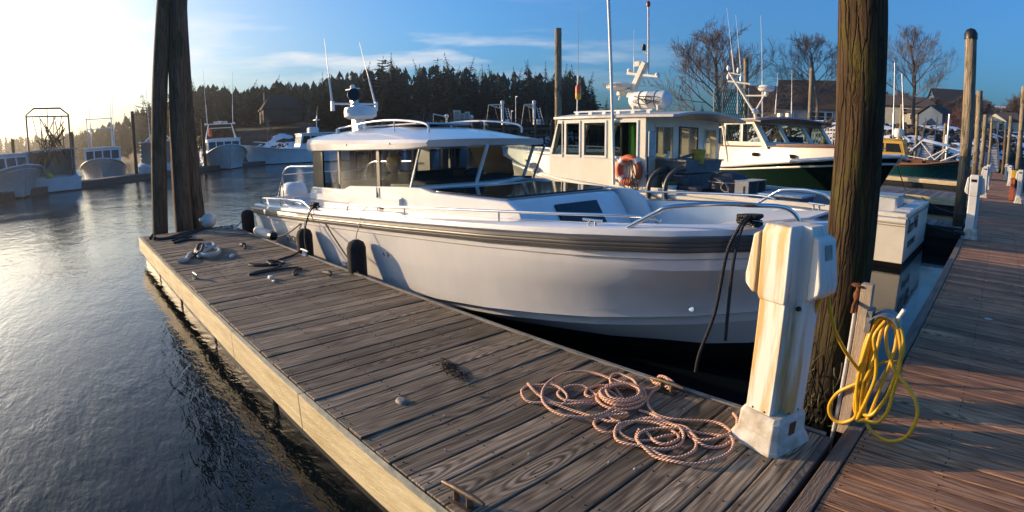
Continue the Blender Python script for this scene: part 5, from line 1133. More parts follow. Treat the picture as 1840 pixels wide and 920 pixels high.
# ---- dark green lobster yacht behind it, bow to the right
def green_boat():
    L = 10.2; HD = R(-32); BX, BY = -2.3, 15.3; SX, SY = BX-L*math.cos(HD), BY-L*math.sin(HD)
    t = thing('green_hulled_boat', 'dark green hulled lobster boat with white cabin and red brown trim', 'boat', (SX, SY, 0), HD)
    h, pt, sh, bm = hull_parts(t, L, 3.5, [(0,1.05),(.3,1.18),(.5,1.32),(.7,1.52),(.85,1.68),(1,1.88)], M['hull_green'], M['antifoul'], M['gel'], deckm=M['gel'], well=(0,.3), deck_z=.5, rail_r=.055, rake=1.2, dark_z=.1)
    TW = lambda x: interp(x, [(3.2,1.50),(5.5,1.47),(7,1.25),(8.2,.85),(8.9,.42)]); ztr = lambda x: interp(x, [(3.2,1.86),(5.5,1.87),(8.9,1.97)])
    mb = MB(); mb.loft([[(x,-TW(x),sh(x/L)-.02),(x,-TW(x)+.06,ztr(x)),(x,TW(x)-.06,ztr(x)),(x,TW(x),sh(x/L)-.02)] for x in (3.9,4.5,5.5,6.4,7,7.6,8.2,8.6,8.9)], True, True, True); mb.build('trunk_cabin', M['gel_old2'], t, off=False, smooth=35, bevel=.03)
    mb = MB(); 
    for sg in (-1, 1): mb.tube([(x, sg*(TW(x)-.03), ztr(x)+.015) for x in (3.9,4.5,5.5,6.4,7,7.6,8.2,8.6,8.9)], .022, 6)
    mb.build('cabin_trim', M['trim_red'], t, off=False)
    mb = MB(); mb.loft([[(x, -TW(x)+.22, ztr(x)+.02),(x, -TW(x)+.22, ztr(x)+.085),(x,-TW(x)+.26,ztr(x)+.085),(x,-TW(x)+.26,ztr(x)+.02)] for x in (6.5,7,7.5,8,8.4)], True, True, True); mb.build('hand_rail', M['trim_red'], t, off=False)
    for x in (5.9,7.3):
        mb = MB(); ring = [(x+.17*math.copysign(abs(math.cos(a))**.6, math.cos(a)), -TW(x)-.003+.028, 1.65+.06*math.copysign(abs(math.sin(a))**.6, math.sin(a))) for a in [6.283*k/20 for k in range(20)]]
        mb.prism(ring, (0,-.03,0)); mb.build('porthole', M['tint'], t, off=False)
    # deckhouse with raked windscreen
    z0, z1, w = 1.83, 2.70, 1.36; xa, xb = 4.0, 6.45; rk = .80
    mb = MB(); th = .045; zl, zh = 2.03, 2.58
    for sg in (-1, 1):
        y = sg*w; mb.prism([(xa,y,z0),(xb,y,z0),(xb-.17,y,zl),(xa,y,zl)], (0,-sg*th,0)); mb.prism([(xa,y,zh),(xb-rk*.87,y,zh),(xb-rk,y,z1),(xa,y,z1)], (0,-sg*th,0))
        for a, b in ((xa,xa+.14),(xa+1.0,xa+1.12)): mb.prism([(a,y,zl),(b,y,zl),(b,y,zh),(a,y,zh)], (0,-sg*th,0))
        mb.prism([(xb-.17-.16,y,zl),(xb-.17,y,zl),(xb-rk*.87,y,zh),(xb-rk*.87-.16,y,zh)], (0,-sg*th,0))
    f = lambda z: xb-rk*(z-z0)/(z1-z0)
    mb.prism([(f(z0),-w+.05,z0),(f(z0),w-.05,z0),(f(zl),w-.05,zl),(f(zl),-w+.05,zl)], (-.05,0,0)); mb.prism([(f(zh),-w+.05,zh),(f(zh),w-.05,zh),(f(z1),w-.05,z1),(f(z1),-w+.05,z1)], (-.05,0,0))
    for y in (-w+.09,-.48,.48,w-.09): mb.bar((f(zl)-.025,y,zl),(f(zh)-.025,y,zh), .12, .05)
    mb.build('deckhouse', M['gel_old2'], t, off=False, smooth=0)
    nr = (z1-z0,0,rk)
    for y0, y1 in ((-w+.16,-.55),(-.41,.41),(.55,w-.16)): win(t, M['glass'], M['gel_grey_w'], [(f(zl)+.0,y0,zl+.01),(f(zl),y1,zl+.01),(f(zh),y1,zh-.01),(f(zh),y0,zh-.01)], nr, fw=.02)
    for sg in (-1, 1):
        win(t, M['glass'], M['gel'], [(xa+.16,sg*w,zl),(xa+.98,sg*w,zl),(xa+.98,sg*w,zh),(xa+.16,sg*w,zh)], (0,sg,0), fw=.02); win(t, M['glass'], M['gel'], [(xa+1.14,sg*w,zl),(xb-.36,sg*w,zl),(xb-.80,sg*w,zh),(xa+1.14,sg*w,zh)], (0,sg,0), fw=.02)
    mb = MB(); mb.box((5.0,0,1.85), (2.0,2.4,.05)); mb.box((5.4,.3,2.05), (.25,.9,.4)); mb.build('interior', M['seat'], t, off=False)
    mb = MB(); n = 10; pr = [(-1+2*k/n) for k in range(n+1)]; P = [(y*(w+.12), z1+.02+.10*(1-y*y)) for y in pr]+[(y*(w+.12), z1-.03+.10*(1-y*y)) for y in reversed(pr)]
    mb.loft([[(x,y*s,z-d) for y, z in P] for x, s, d in ((2.3,1,.02),(3.6,1,0),(5.75,1,0),(6.1,.95,.04))], True, True, True); mb.build('roof', M['trim_red'], t, off=False, smooth=30)
    mb = MB(); P2 = [(y*(w+.05), z1+.03+.10*(1-y*y)+.012) for y in pr]+[(y*(w+.05), z1+.0+.10*(1-y*y)) for y in reversed(pr)]; mb.loft([[(x,y,z) for y, z in P2] for x in (2.4,5.85)], True, True, True); mb.build('roof_panel', M['gel_grey_w'], t, off=False, smooth=30)
    # open aft shelter frame
    mb = MB()
    for x, y in ((2.4,w),(2.4,-w),(3.4,-w)): mb.cut() if x == 2.4 else None; mb.tube([(x,y,1.1),(x,y,z1)], .035, 8)
    mb.tube([(2.6,-w-.05,2.45),(4.0,-w-.05,2.50),(4.5,-w-.12,1.35)], .035, 8); mb.tube([(2.3,-w,2.50),(3.5,-w,2.50)], .03, 8); mb.build('shelter_frame', M['gel_old2'], t, off=False, smooth=60)
    mb = MB(); mb.lathe([(.05,-.05),(.12,-.04),(.12,.04),(.05,.05)], 16, (2.8,-w-.06,2.0), Matrix.Rotation(R(90),3,'X')); mb.tube([(2.8,-w-.05,2.5),(2.8,-w-.05,2.0)], .012, 6); mb.build('pot_hauler', M['black'], t, off=False)
    mb = MB(); q = random.Random(8); mb.tube(spline([(3.6+q.uniform(-.12,.15), -w-.16-q.uniform(0,.10), 1.25+q.uniform(0,.35)) for k in range(16)], 4), .022, 6); mb.build('rope_bundle', M['orange'], t, off=False)
    mb = MB(); mb.box((2.7,-.9,1.75), (.8,.5,.4)); mb.build('bait_box', M['gel_old2'], t, off=False, bevel=.02)
    # mast: raked tube with strut, crosstrees, radar, lamps, antennas
    g = lambda px, py, y=SY+4.9*math.sin(HD): (lambda p: Matrix.Rotation(-HD,3,'Z') @ Vector((p.x-SX, p.y-SY, p.z)))(aty(px, py, y))
    mb = MB(); foot = g(1357,205); mb.tube([foot, g(1310,130)], .045, 8); mb.tube([g(1340,172), g(1378,172)], .03, 8); mb.tube([g(1357,200), g(1372,174)], .03, 8); mb.tube([g(1308,146), g(1348,151)], .035, 8); mb.tube([g(1312,131), g(1333,135)], .025, 8); mb.tube([foot, g(1358,213)], .06, 8); mb.build('radar_mast', M['gel_old2'], t, off=False, smooth=60)
    d = dome(t, g(1377,164), .28, .20, M['white']); mb = MB(); mb.lathe([(.21,-.005),(.275,.045),(.283,.06)], 20, g(1377,163)); mb.build('blue_band', M['pipe_blue'], d, off=False)
    c = g(1377,161); text_mesh('FURUNO', .085, frame(c+Vector((-.17,-.285,.03)), (1,0,0), (0,0,1)), M['pipe_blue'], 'radar_lettering', d)
    for px, py in ((1309,122),(1309,138),(1327,126),(1332,141)):
        mb = MB(); mb.lathe([(.05,-.09),(.06,-.02),(.045,.07),(.001,.08)], 10, g(px,py)); mb.build('deck_lamp', M['alu'], t, off=False)
    mb = MB(); mb.lathe([(.11,-.05),(.13,.02),(.09,.1),(.001,.12)], 14, g(1357,201)); mb.build('spot_lamp', M['alu'], t, off=False)
    for a, b, r in (((1319,132),(1306,14),.013),((1332,137),(1322,26),.013),((1370,210),(1367,28),.016),((1325,205),(1325,150),.012),((1393,205),(1398,130),.014),((1422,213),(1423,126),.014)): whip(t, g(*a), g(*b), r)
    for px in (1401,1416):
        mb = MB(); mb.box(g(px,207), (.16,.1,.13)); mb.build('roof_box', M['gel_old2'], t, off=False, bevel=.01)
    mb = MB(); mb.tube(spline([(L-1.4,-.4,1.85),(L-1.4,-.4,1.95),(L-1.0,-.25,2.0),(L-.5,0,2.0),(L-1.0,.25,2.0),(L-1.4,.4,1.95),(L-1.4,.4,1.85)], 4), .018, 6); mb.build('bow_rail', M['chrome'], t, off=False)
    return t
green_boat()
def net_rack():
    a, b = atd(1283,178,22), atd(1345,180,22); t = thing('netting_rack', 'frame strung with green netting behind the green hulled boat', 'rack', (a.x, a.y, 1.9)); q = MB(); A = Vector((a.x,a.y,1.9)); B = Vector((b.x,b.y,1.9)); H = Vector((0,0,2.1))
    for p in (A, A.lerp(B,.25), B): q.tube([p, p+H*.98+Vector((0,0,.1))], .025, 6)
    q.tube([A+H, B+H], .025, 6); q.tube([A, B], .025, 6); q.build('frame', M['galv'], t)
    n = MB(); k = 15
    for i in range(-8, k+8):
        for sg in (1, -1):
            pts = []
            for j in range(10):
                u = (i+sg*j*.85+(0 if sg > 0 else 0))/k; v = j/9
                if 0 <= u <= 1: pts.append(A.lerp(B, u)+H*v+Vector((0,0,.0)))
            if len(pts) > 1: n.tube(pts, .016, 4)
    n.build('netting', M['net'], t, smooth=0)
net_rack()

# ---- yellow cabin, teal hull
def teal_boat():
    X1, Y0 = -1.9, 43.5; L = 9.4
    t = thing('wooden_boat', 'small wooden boat with yellow wheelhouse, varnished trunk and teal hull', 'boat', (X1-L, Y0, 0)); 
    h, pt, sh, bm = hull_parts(t, L, 2.9, [(0,.95),(.4,1.02),(.7,1.25),(1,1.72)], M['hull_teal'], M['antifoul'], M['varnish'], deckm=M['gel_grey_w'], well=(0,.2), deck_z=.6, rake=.5)
    mb = MB(); TW = lambda x: interp(x, [(3,1.2),(6,1.05),(8.5,.40)])
    mb.loft([[(x,-TW(x),sh(x/L)-.02),(x,-TW(x)+.04,1.52),(x,TW(x)-.04,1.52),(x,TW(x),sh(x/L)-.02)] for x in (3.0,4.0,5,6.2,7.4,8.5)], True, True, True); mb.build('trunk_cabin', M['varnish'], t, off=False)
    for x in (5.4,6.4,7.4): win(t, M['tint'], M['varnish'], [(x-.25,-TW(x)+.0,1.25),(x+.25,-TW(x)+.05,1.25),(x+.25,-TW(x)+.05,1.42),(x-.25,-TW(x)+.0,1.42)], (0,-1,0), fw=.03)
    simple_house(t, 2.7, 5.3, 1.05, 1.42, 2.75, M['cab_yellow'], M['cab_yellow'], rakef=.35, over=(.1,.1), nside=2, nfront=3, winz=(.35,.8))
    # folded spray hood on frames over the fore trunk
    D = 2.0
    mb = MB(); mb.loft([[(3.5+D,-1,2.0),(3.5+D,0,2.25),(3.5+D,1,2.0)],[(4.3+D,-1.05,2.75),(4.3+D,0,2.95),(4.3+D,1.05,2.75)],[(6.1+D,-.95,2.45),(6.1+D,0,2.62),(6.1+D,.95,2.45)]], closed=False); mb.build('canvas_top', M['white'], t, off=False, smooth=60)
    mb = MB()
    for sg in (-1,1):
        mb.cut()
        for a_, b_ in (((3.5,2.0),(4.3,2.75)),((4.2,2.7),(5.2,1.55)),((5.2,1.55),(6.1,2.45)),((6.1,2.45),(4.5,1.5)),((6.9,2.1),(5.6,1.5)),((6.1,2.45),(7.0,2.2)),((3.4,1.7),(4.8,1.55))): mb.tube([(a_[0]+D,sg*1.02,a_[1]),(b_[0]+D,sg*1.02,b_[1])], .035, 6)
    mb.build('hood_frame', M['white'], t, off=False)
    whip(t, (4.1,.2,2.8), (4.0,.2,8.2), .05, 'mast', M['alu']); whip(t, (4.9,0,2.8), (4.55,0,7.4), .04, 'mast', M['alu'])
    d = dome(t, (4.5,0,2.95), .33, .62)
    mb = MB(); mb.ball((2.5,-.6,2.95), .42, 12, 8, (1,.5,1.1)); mb.build('life_ring_cover', M['cab_yellow'], t, off=False)
    return t
teal_boat()
def sail_mast():
    p = atd(1700, 268, 52)
    t = thing('sailboat_mast', 'thin grey sailboat mast with a furled sail top standing right of the spray hood', 'mast', (p.x,p.y,0)); a = atd(1700,268,52); b = atd(1706,205,52); mb = MB(); mb.tube([(a.x,a.y,0.5), b], .07, 8); mb.build('spar', M['alu'], t); mb = MB(); mb.box((a.x,a.y,a.z+.7), (.3,.3,.9)); mb.build('sail_bag', M['white'], t, bevel=.08)
sail_mast()

# ---- fishing boats on the far left float
def far_boat(name, label, px, dist, rz, L, B, hm, house, gantry=None, ants=(), extra=None, sheer=None, hz=2.0, glass=None, roofm=None):
    p = atd(px, 330, dist); t = thing(name, label, 'boat', (p.x, p.y, 0), rz)
    h, pt, sh, bm = hull_parts(t, L, B, sheer or [(0,.9),(.4,1.0),(.7,1.35),(1,2.0)], hm, M['antifoul'], M['gel_far'], deckm=M['gel_far'], well=(0,.42), deck_z=.45)
    x0, x1, w, z0, z1 = house
    simple_house(t, x0, x1, w, z0, z1, hm if hm is not M['hull_teal'] else M['gel_far'], roofm or M['gel_far'], rakef=.4, over=(1.6,.2), nside=3, nfront=4, winz=(.42,.85), wm=M['gel_far'])
    mb = MB(); mb.loft([[(x,-ww,z),(x,-ww+.05,z2),(x,ww-.05,z2),(x,ww,z)] for x, ww, z, z2 in ((x1-.1,w,1.0,z0+.45),(x1+1.2,w*.7,1.3,z0+.5),(x1+2.0,w*.35,1.5,z0+.45))], True, True, True); mb.build('trunk_cabin', hm, t, off=False, bevel=.05)
    if gantry:
        mb = MB(); zt = z1+gantry
        for sg in (-1, 1):
            mb.tube([(x0+.4,sg*w*.95,z1),(x0+.8,sg*w*.72,zt)], .05, 6); mb.tube([(x0+1.4,sg*w*.95,z1),(x0+.8,sg*w*.72,zt)], .045, 6)
        mb.tube([(x0+.8,-w*.95,zt),(x0+.8,w*.95,zt)], .05, 6); mb.tube([(x0+.8,-w*.7,zt-.45),(x0+.8,w*.7,zt-.45)], .04, 6); mb.build('mast_frame', M['gel_far'], t, off=False, smooth=60)
        dome(t, (x0+.8,0,zt+.12), .3, .2); 
        for y in (-w*.9, w*.9):
            mb = MB(); mb.box((x0+.8,y,zt+.02), (.14,.2,.22)); mb.build('flood_light', M['white'], t, off=False)
        mb = MB(); mb.box((x0+1.1,-.5,zt+.16), (.03,.5,.24)); mb.cut(); mb.box((x0+1.1,.55,zt+.16), (.03,.5,.24)); mb.build('number_board', M['gel_grey'], t, off=False)
    for x, y, z, x2, y2, z2 in ants: whip(t, (x,y,z), (x2,y2,z2), .035)
    if extra: extra(t)
    return t
def ex_orange(t):
    mb = MB(); mb.box((5.4,-1.25,3.9), (.3,.35,.9)); mb.build('survival_suit', M['orange_glow'], t, off=False, bevel=.08)
    for y, n_ in ((.95,1),(-.95,-1)): pass
far_boat('fishing_boat', 'high bowed white lobster boat with mast frame and an orange suit, bow towards the camera', 396, 70, R(-8), 12.5, 4.6, M['gel_far'], (3.2,7.2,1.75,1.1,3.15), gantry=1.7, ants=((4.2,1.4,4.8,4.0,1.6,10.6),(4.2,-1.4,4.8,4.0,-1.6,10.9)), extra=ex_orange, sheer=[(0,1.0),(.4,1.15),(.7,1.6),(1,2.5)])
def ex_wing(t):
    mb = MB(); mb.box((3.9,0,3.75), (1.2,1.5,.8)); mb.build('flying_bridge', M['gel'], t, off=False, bevel=.2); mb = MB(); mb.tube([(3.4,0,4.1),(3.4,0,5.4)], .06, 6); mb.box((3.4,0,5.0), (.5,1.3,.12)); mb.build('radar_mast', M['gel_far'], t, off=False)
    whip(t, (3.4,.2,5.0), (3.3,.2,6.6), .025)
    mb = MB()
    for sg in (-1,1): mb.tube(spline([(7,sg*1.4,1.6),(7,sg*1.4,2.3),(9.5,sg*.8,2.55),(11,0,2.7)],3), .03, 6)
    for x, y in ((8,1.2),(9.2,.85),(8,-1.2),(9.2,-.85)): mb.tube([(x,y,1.6),(x,y,2.45)], .025, 6)
    mb.build('bow_rail', M['gel_far'], t, off=False)
far_boat('fishing_boat', 'long white fishing boat lying sideways with its stern hidden by the cruiser roof', 622, 70, R(-99), 12.5, 4.2, M['gel_far'], (2.6,6.0,1.6,1.4,3.4), extra=ex_wing, sheer=[(0,1.5),(.4,1.6),(.7,1.85),(1,2.4)])
def ex_cans(t):
    for y in (1.5, 1.75):
        mb = MB(); mb.lathe([(.2,0),(.2,.8),(.001,.8)], 12, (2.2,y,1.15)); mb.build('bait_barrel', M['gel_old'], t, off=False)
    mb = MB(); mb.tube([(5.6,-1.2,3.05),(5.6,-1.2,5.6)], .04, 6); mb.tube([(5.6,1.0,3.05),(5.6,1.0,5.6)], .04, 6); mb.tube([(5.6,-1.3,4.6),(5.6,1.1,4.6)], .035, 6); mb.tube([(5.6,-1.3,5.5),(5.6,1.1,5.5)], .035, 6); mb.build('lamp_frame', M['gel_far'], t, off=False)
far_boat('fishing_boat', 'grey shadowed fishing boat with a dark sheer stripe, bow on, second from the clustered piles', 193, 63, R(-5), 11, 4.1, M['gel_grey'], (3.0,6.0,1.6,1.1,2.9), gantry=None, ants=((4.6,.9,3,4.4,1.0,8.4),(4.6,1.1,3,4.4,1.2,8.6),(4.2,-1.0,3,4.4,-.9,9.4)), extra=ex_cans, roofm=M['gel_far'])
def ex_rack(t):
    mb = MB()
    for z in (1.6,2.0,2.4,2.8,3.1): mb.tube([(2.2,1.6,z),(3.2,1.75,z+.05)], .05, 6)
    mb.build('side_rack', M['gel'], t, off=False)
    mb = MB(); mb.tube([(4,1.5,3.0),(4.2,0,4.4),(4,-1.5,3.0)], .06, 6); mb.tube([(4.2,0,3.2),(4.2,0,5.4)], .05, 6); mb.build('boom_frame', M['gel_far'], t, off=False)
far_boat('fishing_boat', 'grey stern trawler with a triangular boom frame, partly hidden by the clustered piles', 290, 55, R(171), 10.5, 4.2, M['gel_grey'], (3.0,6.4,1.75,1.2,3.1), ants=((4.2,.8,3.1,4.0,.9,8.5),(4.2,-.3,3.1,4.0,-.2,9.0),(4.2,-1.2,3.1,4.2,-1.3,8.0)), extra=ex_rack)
def ex_gallows(t):
    mb = MB(); w = 1.35
    mb.tube([(.8,-w,1.0),(.8,-w,5.0),(.8,-w+.5,5.45),(.8,w-.5,5.5),(.8,w,5.1),(.8,w,1.0)], .062, 8); mb.tube([(.8,-w,4.9),(.8,w,5.0)], .05, 6); mb.tube([(.8,0,5.4),(.8,.05,1.2)], .035, 6)
    for y in (-.9,-.4,.5,.95): mb.tube([(.8,y,4.9),(1.6,y*.6,2.9)], .03, 6)
    mb.build('stern_gallows', M['galv_dark'], t, off=False, smooth=60)
    mb = MB(); q = random.Random(9)
    for k in range(26): mb.tube([(.9,q.uniform(-1.1,1.1),q.uniform(3.4,4.9)),(1.4,q.uniform(-1.2,1.2),q.uniform(1.4,3.2))], .035, 5)
    mb.build('hanging_net', M['weed_green'], t, off=False, smooth=0)
    mb = MB(); mb.ball((.4,.2,1.05), .25, 10, 8); mb.build('float_ball', M['yellow'], t, off=False)
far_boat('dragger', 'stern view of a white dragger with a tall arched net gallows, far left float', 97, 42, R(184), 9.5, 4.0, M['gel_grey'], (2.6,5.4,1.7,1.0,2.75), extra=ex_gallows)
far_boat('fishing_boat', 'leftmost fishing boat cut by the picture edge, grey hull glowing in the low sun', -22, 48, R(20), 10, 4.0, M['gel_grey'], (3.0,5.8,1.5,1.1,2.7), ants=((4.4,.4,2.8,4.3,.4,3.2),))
far_boat('skiff', 'small dark cabin skiff low on the float between the clustered piles', 345, 60, R(168), 6.5, 2.4, M['gel_grey'], (1.8,3.6,.95,.7,1.9), ants=((3,.2,1.9,3,.2,9.5),), sheer=[(0,.6),(.5,.7),(1,1.1)])
# ------------------------------------------------------------------ timber pier with hoists, far behind
def pier():
    A = atd(640, 232, 92); B = atd(1075, 236, 86); zt = 4.3
    A = Vector((A.x,A.y,0)); B = Vector((B.x,B.y,0)); d = (B-A).normalized(); nrm = Vector((d.y,-d.x,0)); 
    if nrm.dot(A) > 0: nrm = -nrm
    t = thing('pier', 'dark timber pier on piles in front of the forest, carrying two white hoists', 'pier', (A+B)/2); L = (B-A).length
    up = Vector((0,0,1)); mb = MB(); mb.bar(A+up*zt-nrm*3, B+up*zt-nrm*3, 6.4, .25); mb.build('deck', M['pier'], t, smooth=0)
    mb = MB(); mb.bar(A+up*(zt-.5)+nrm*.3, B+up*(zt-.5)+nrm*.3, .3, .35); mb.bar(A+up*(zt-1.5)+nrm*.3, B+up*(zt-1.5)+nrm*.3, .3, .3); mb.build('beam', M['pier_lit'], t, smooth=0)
    n = int(L/2.4)
    for k in range(n+1):
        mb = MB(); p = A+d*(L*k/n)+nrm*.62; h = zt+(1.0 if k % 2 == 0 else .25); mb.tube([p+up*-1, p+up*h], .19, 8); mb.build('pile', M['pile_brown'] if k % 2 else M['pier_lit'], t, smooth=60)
    mb = MB()
    for k in range(n): 
        p = A+d*(L*(k+.5)/n)-nrm*4; mb.tube([p+up*-1, p+up*zt], .2, 6)
    mb.build('rear_pile_row', M['under'], t)
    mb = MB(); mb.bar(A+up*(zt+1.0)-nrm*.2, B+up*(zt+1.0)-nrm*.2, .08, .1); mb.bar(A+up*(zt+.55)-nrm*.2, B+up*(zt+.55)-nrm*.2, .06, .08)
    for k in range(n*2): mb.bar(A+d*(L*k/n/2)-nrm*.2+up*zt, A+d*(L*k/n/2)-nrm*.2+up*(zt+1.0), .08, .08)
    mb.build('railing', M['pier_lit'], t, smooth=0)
    def hoist(px, label, arm):
        p = atd(px, 232, 90); b = Vector((p.x,p.y,zt+.13)); t2 = thing('hoist', label, 'hoist', b, group='white hoists on the pier'); u = up
        mb = MB(); mb.tube([b, b+u*3.6], .22, 10); mb.lathe([(.3,3.5),(.3,3.95),(.001,4.05)], 12, b); mb.build('post', M['gel_far'], t2)
        mb = MB(); e = b+u*3.35-d*arm; s = b+u*3.4; s2 = b+u*2.6
        mb.tube([s, e], .07, 6); mb.tube([s2, e], .07, 6)
        for k in (1,2,3): mb.tube([s.lerp(e,k/4), s2.lerp(e,(k-.5)/4)], .05, 5)
        mb.build('jib', M['gel_far'], t2)
        mb = MB(); f = b+d*.7; mb.tube([f+d*.4, f+u*2.9-d*.3], .05, 6); mb.tube([f+d*.9, f+u*2.8+d*.2], .05, 6)
        for k in range(7): v = (k+.5)/7; mb.tube([(f+d*.4).lerp(f+u*2.9-d*.3, v), (f+d*.9).lerp(f+u*2.8+d*.2, v)], .04, 5)
        mb.build('ladder', M['gel_far'], t2)
        mb = MB(); mb.tube([e, e-u*3.4-d*.5], .03, 5); mb.tube([s.lerp(e,.6), b+u*.6-d*.6], .025, 5); mb.build('cable', M['galv'], t2)
        mb = MB(); mb.box(b+d*.5+u*.5-nrm*-.2, (.9,.9,1.0)); mb.build('winch_housing', M['gel_far'], t2, bevel=.08)
    hoist(903, 'white lattice hoist on the pier, left of the pair', 2.2); hoist(960, 'white lattice hoist on the pier, right of the pair next to the tall lone pile', 1.6)
    p = atd(803, 230, 90); b = Vector((p.x,p.y,zt+.13)); t3 = thing('small_crane', 'small crane with a slanting arm at the left end of the pier', 'crane', b); mb = MB(); mb.tube([b, b+up*1.5], .16, 8); mb.ball(b+up*1.6, .35, 10, 8); mb.build('post', M['gel_far'], t3); mb = MB(); mb.tube([b+up*1.5, b+up*2.0-d*2.2], .09, 6); mb.tube([b+up*2.0-d*2.2, b+up*.5-d*2.2], .03, 5); mb.build('jib', M['gel_far'], t3)
    for i, (px, w, h, lab) in enumerate(((822,.95,2.5,'tall cream cabinet on the pier, left one catching the sun'),(832,.7,2.0,'short cream cabinet between two taller ones on the pier'),(840,.75,2.25,'cream cabinet on the pier, right of the trio'))):
        p = atd(px, 230, 90); b = Vector((p.x,p.y,zt+.13)); t4 = thing('cabinet', lab, 'cabinet', b); ang = math.atan2(d.y, d.x); mb = MB(); mb.box(b+up*h/2, (w,w,h), rz=ang); mb.build('case', M['siding'], t4, bevel=.03); mb = MB(); mb.box(b+up*h*.5+nrm*(w/2+.0), (w*.8,.03,h*.8), rz=ang); mb.build('door', M['siding_grey'], t4)
    p = atd(847, 230, 90); b = Vector((p.x,p.y,zt+.13)); t5 = thing('fuel_pump', 'small pale fuel pump with a hooded top beside the cream cabinets', 'pump', b); mb = MB(); mb.box(b+up*.6, (.4,.4,1.2)); mb.ball(b+up*1.4, .38, 10, 8); mb.build('case', M['gel_far'], t5)
    for px, h, lab in ((919,2.3,'short pale lamp post between the two hoists'),(927,4.6,'tall lamp post between the two hoists')):
        p = atd(px, 232, 90); b = Vector((p.x,p.y,zt+.13)); t6 = thing('lamp_post', lab, 'lamp post', b); mb = MB(); mb.tube([b, b+up*h], .05, 6); mb.build('pole', M['gel_far'], t6); mb = MB(); mb.box(b+up*h+d*.15, (.4,.2,.14)); mb.build('lamp_head', M['gel_far'], t6)
pier()

# ------------------------------------------------------------------ houses
def house(label, px, dist, base_py, w, dpt, h, rh, rz, wall, roofm, wins=(), door=None, chim=False, porch=None, name='house', hip=0.0, lower=0.0, wm=None):
    az = math.degrees(math.atan2(atd(px,230,1).x, atd(px,230,1).y)); p = polar(az, dist); z0 = land_z(az, dist)-.2 if base_py is None else atd(px, base_py, dist).z
    rot = -R(az)+rz; t = thing(name, label, 'house', (p.x, p.y, z0), rot); x, y = w/2, dpt/2
    mb = MB(); mb.add([(-x,-y,-1.5-lower),(x,-y,-1.5-lower),(x,y,-1.5-lower),(-x,y,-1.5-lower),(-x,-y,h),(x,-y,h),(x,y,h),(-x,y,h),(-x,0,h+rh*.98) ,(x,0,h+rh*.98)], [(0,1,5,4),(1,2,6,9,5),(2,3,7,6),(3,0,4,8,7)] if not hip else [(0,1,5,4),(1,2,6,5),(2,3,7,6),(3,0,4,7)]); wl = mb.build('wall', wall, t, smooth=0, off=False)
    mb = MB(); o = .35; e = .3; hx = x*hip
    A = [(-x-o,-y-o,h-e*.55),(x+o,-y-o,h-e*.55),(x+o-hx,0,h+rh),(-x-o+hx,0,h+rh)]; Bk = [(-x-o,y+o,h-e*.55),(x+o,y+o,h-e*.55),(x+o-hx,0,h+rh),(-x-o+hx,0,h+rh)]
    for q in (A, Bk): mb.prism(q, (0,0,.16))
    if hip:
        for sg in (-1, 1): mb.prism([(sg*(x+o),-y-o,h-e*.55),(sg*(x+o),y+o,h-e*.55),(sg*(x+o-hx),0,h+rh)], (0,0,.15))
    rf = mb.build('roof', roofm, t, smooth=0, off=False)
    for wx, wz, ww, wh in wins:
        mb = MB(); fr = .09; yy = -y-.03
        for a, b, c, e2 in ((wx,wz+wh/2+fr/2,ww+2*fr,fr),(wx,wz-wh/2-fr/2,ww+2*fr,fr),(wx-ww/2-fr/2,wz,fr,wh),(wx+ww/2+fr/2,wz,fr,wh),(wx,wz,ww,.04)): mb.box((a,yy-.01,b),(c,.08,e2))
        f = mb.build('window', wm or M['white'], t, smooth=0, off=False); mb = MB(); mb.box((wx,yy+.015,wz),(ww,.02,wh)); mb.build('pane', M['pane'], f, smooth=0, off=False)
    if door: 
        mb = MB(); mb.box((door,-y-.03,1.05),(1.0,.07,2.1)); mb.build('door', M['pane'], t, smooth=0, off=False)
    if chim:
        mb = MB(); mb.box((-x*.72,.3,h+rh*.75),(.9,.9,rh*1.0)); mb.build('chimney', M['roof'], rf, smooth=0, off=False)
    if porch:
        mb = MB(); mb.box((0,-y-1.3,porch),(w*.98,2.6,.18)); mb.build('balcony', M['siding_grey'], t, smooth=0, off=False)
        mb = MB(); mb.box((0,-y-2.55,porch+1.0),(w*.98,.06,.07))
        for k in range(15): mb.box((-w*.48+w*.96*k/14,-y-2.55,porch+.5),(.05,.05,1.0))
        mb.build('balcony_rail', M['siding_grey'], t, smooth=0, off=False)
        mb = MB()
        for k in range(6): mb.box((-w*.47+w*.94*k/5,-y-2.3,porch/2-.9-lower/2),(.22,.22,porch+1.8+lower))
        mb.build('support_post', M['bark'], t, smooth=0, off=False)
    return t
house('brown hip roofed house among the dark trees with a long deck on posts', 505, 124, 213, 8.0, 8, 1.9, 2.9, R(8), M['siding_brown'], M['roof_brown'], [(-2.6,.95,1.0,1.1),(-1.0,.95,1.0,1.1),(.8,.95,1.1,1.2),(2.5,.95,1.1,1.2)], chim=True, porch=0.0, hip=.55, lower=-.6, wm=M['roof_brown'])
house('long low house with a big brown shingled roof, left half without windows', 1378, 106, 227, 8.5, 9, 2.4, 4.7, R(4), M['siding_grey'], M['roof'], [(-2,1.4,1.0,1.1)])
house('grey sided house with steep brown roof and white window frames behind the second bare tree', 1462, 100, 226, 11.5, 9, 2.5, 4.9, R(2), M['siding_grey'], M['roof'], [(-3.9,1.3,.8,1.2),(-.4,1.3,.9,1.4),(1.0,1.3,.9,1.4),(2.2,1.3,.9,1.4),(4.2,1.3,.9,1.4)])
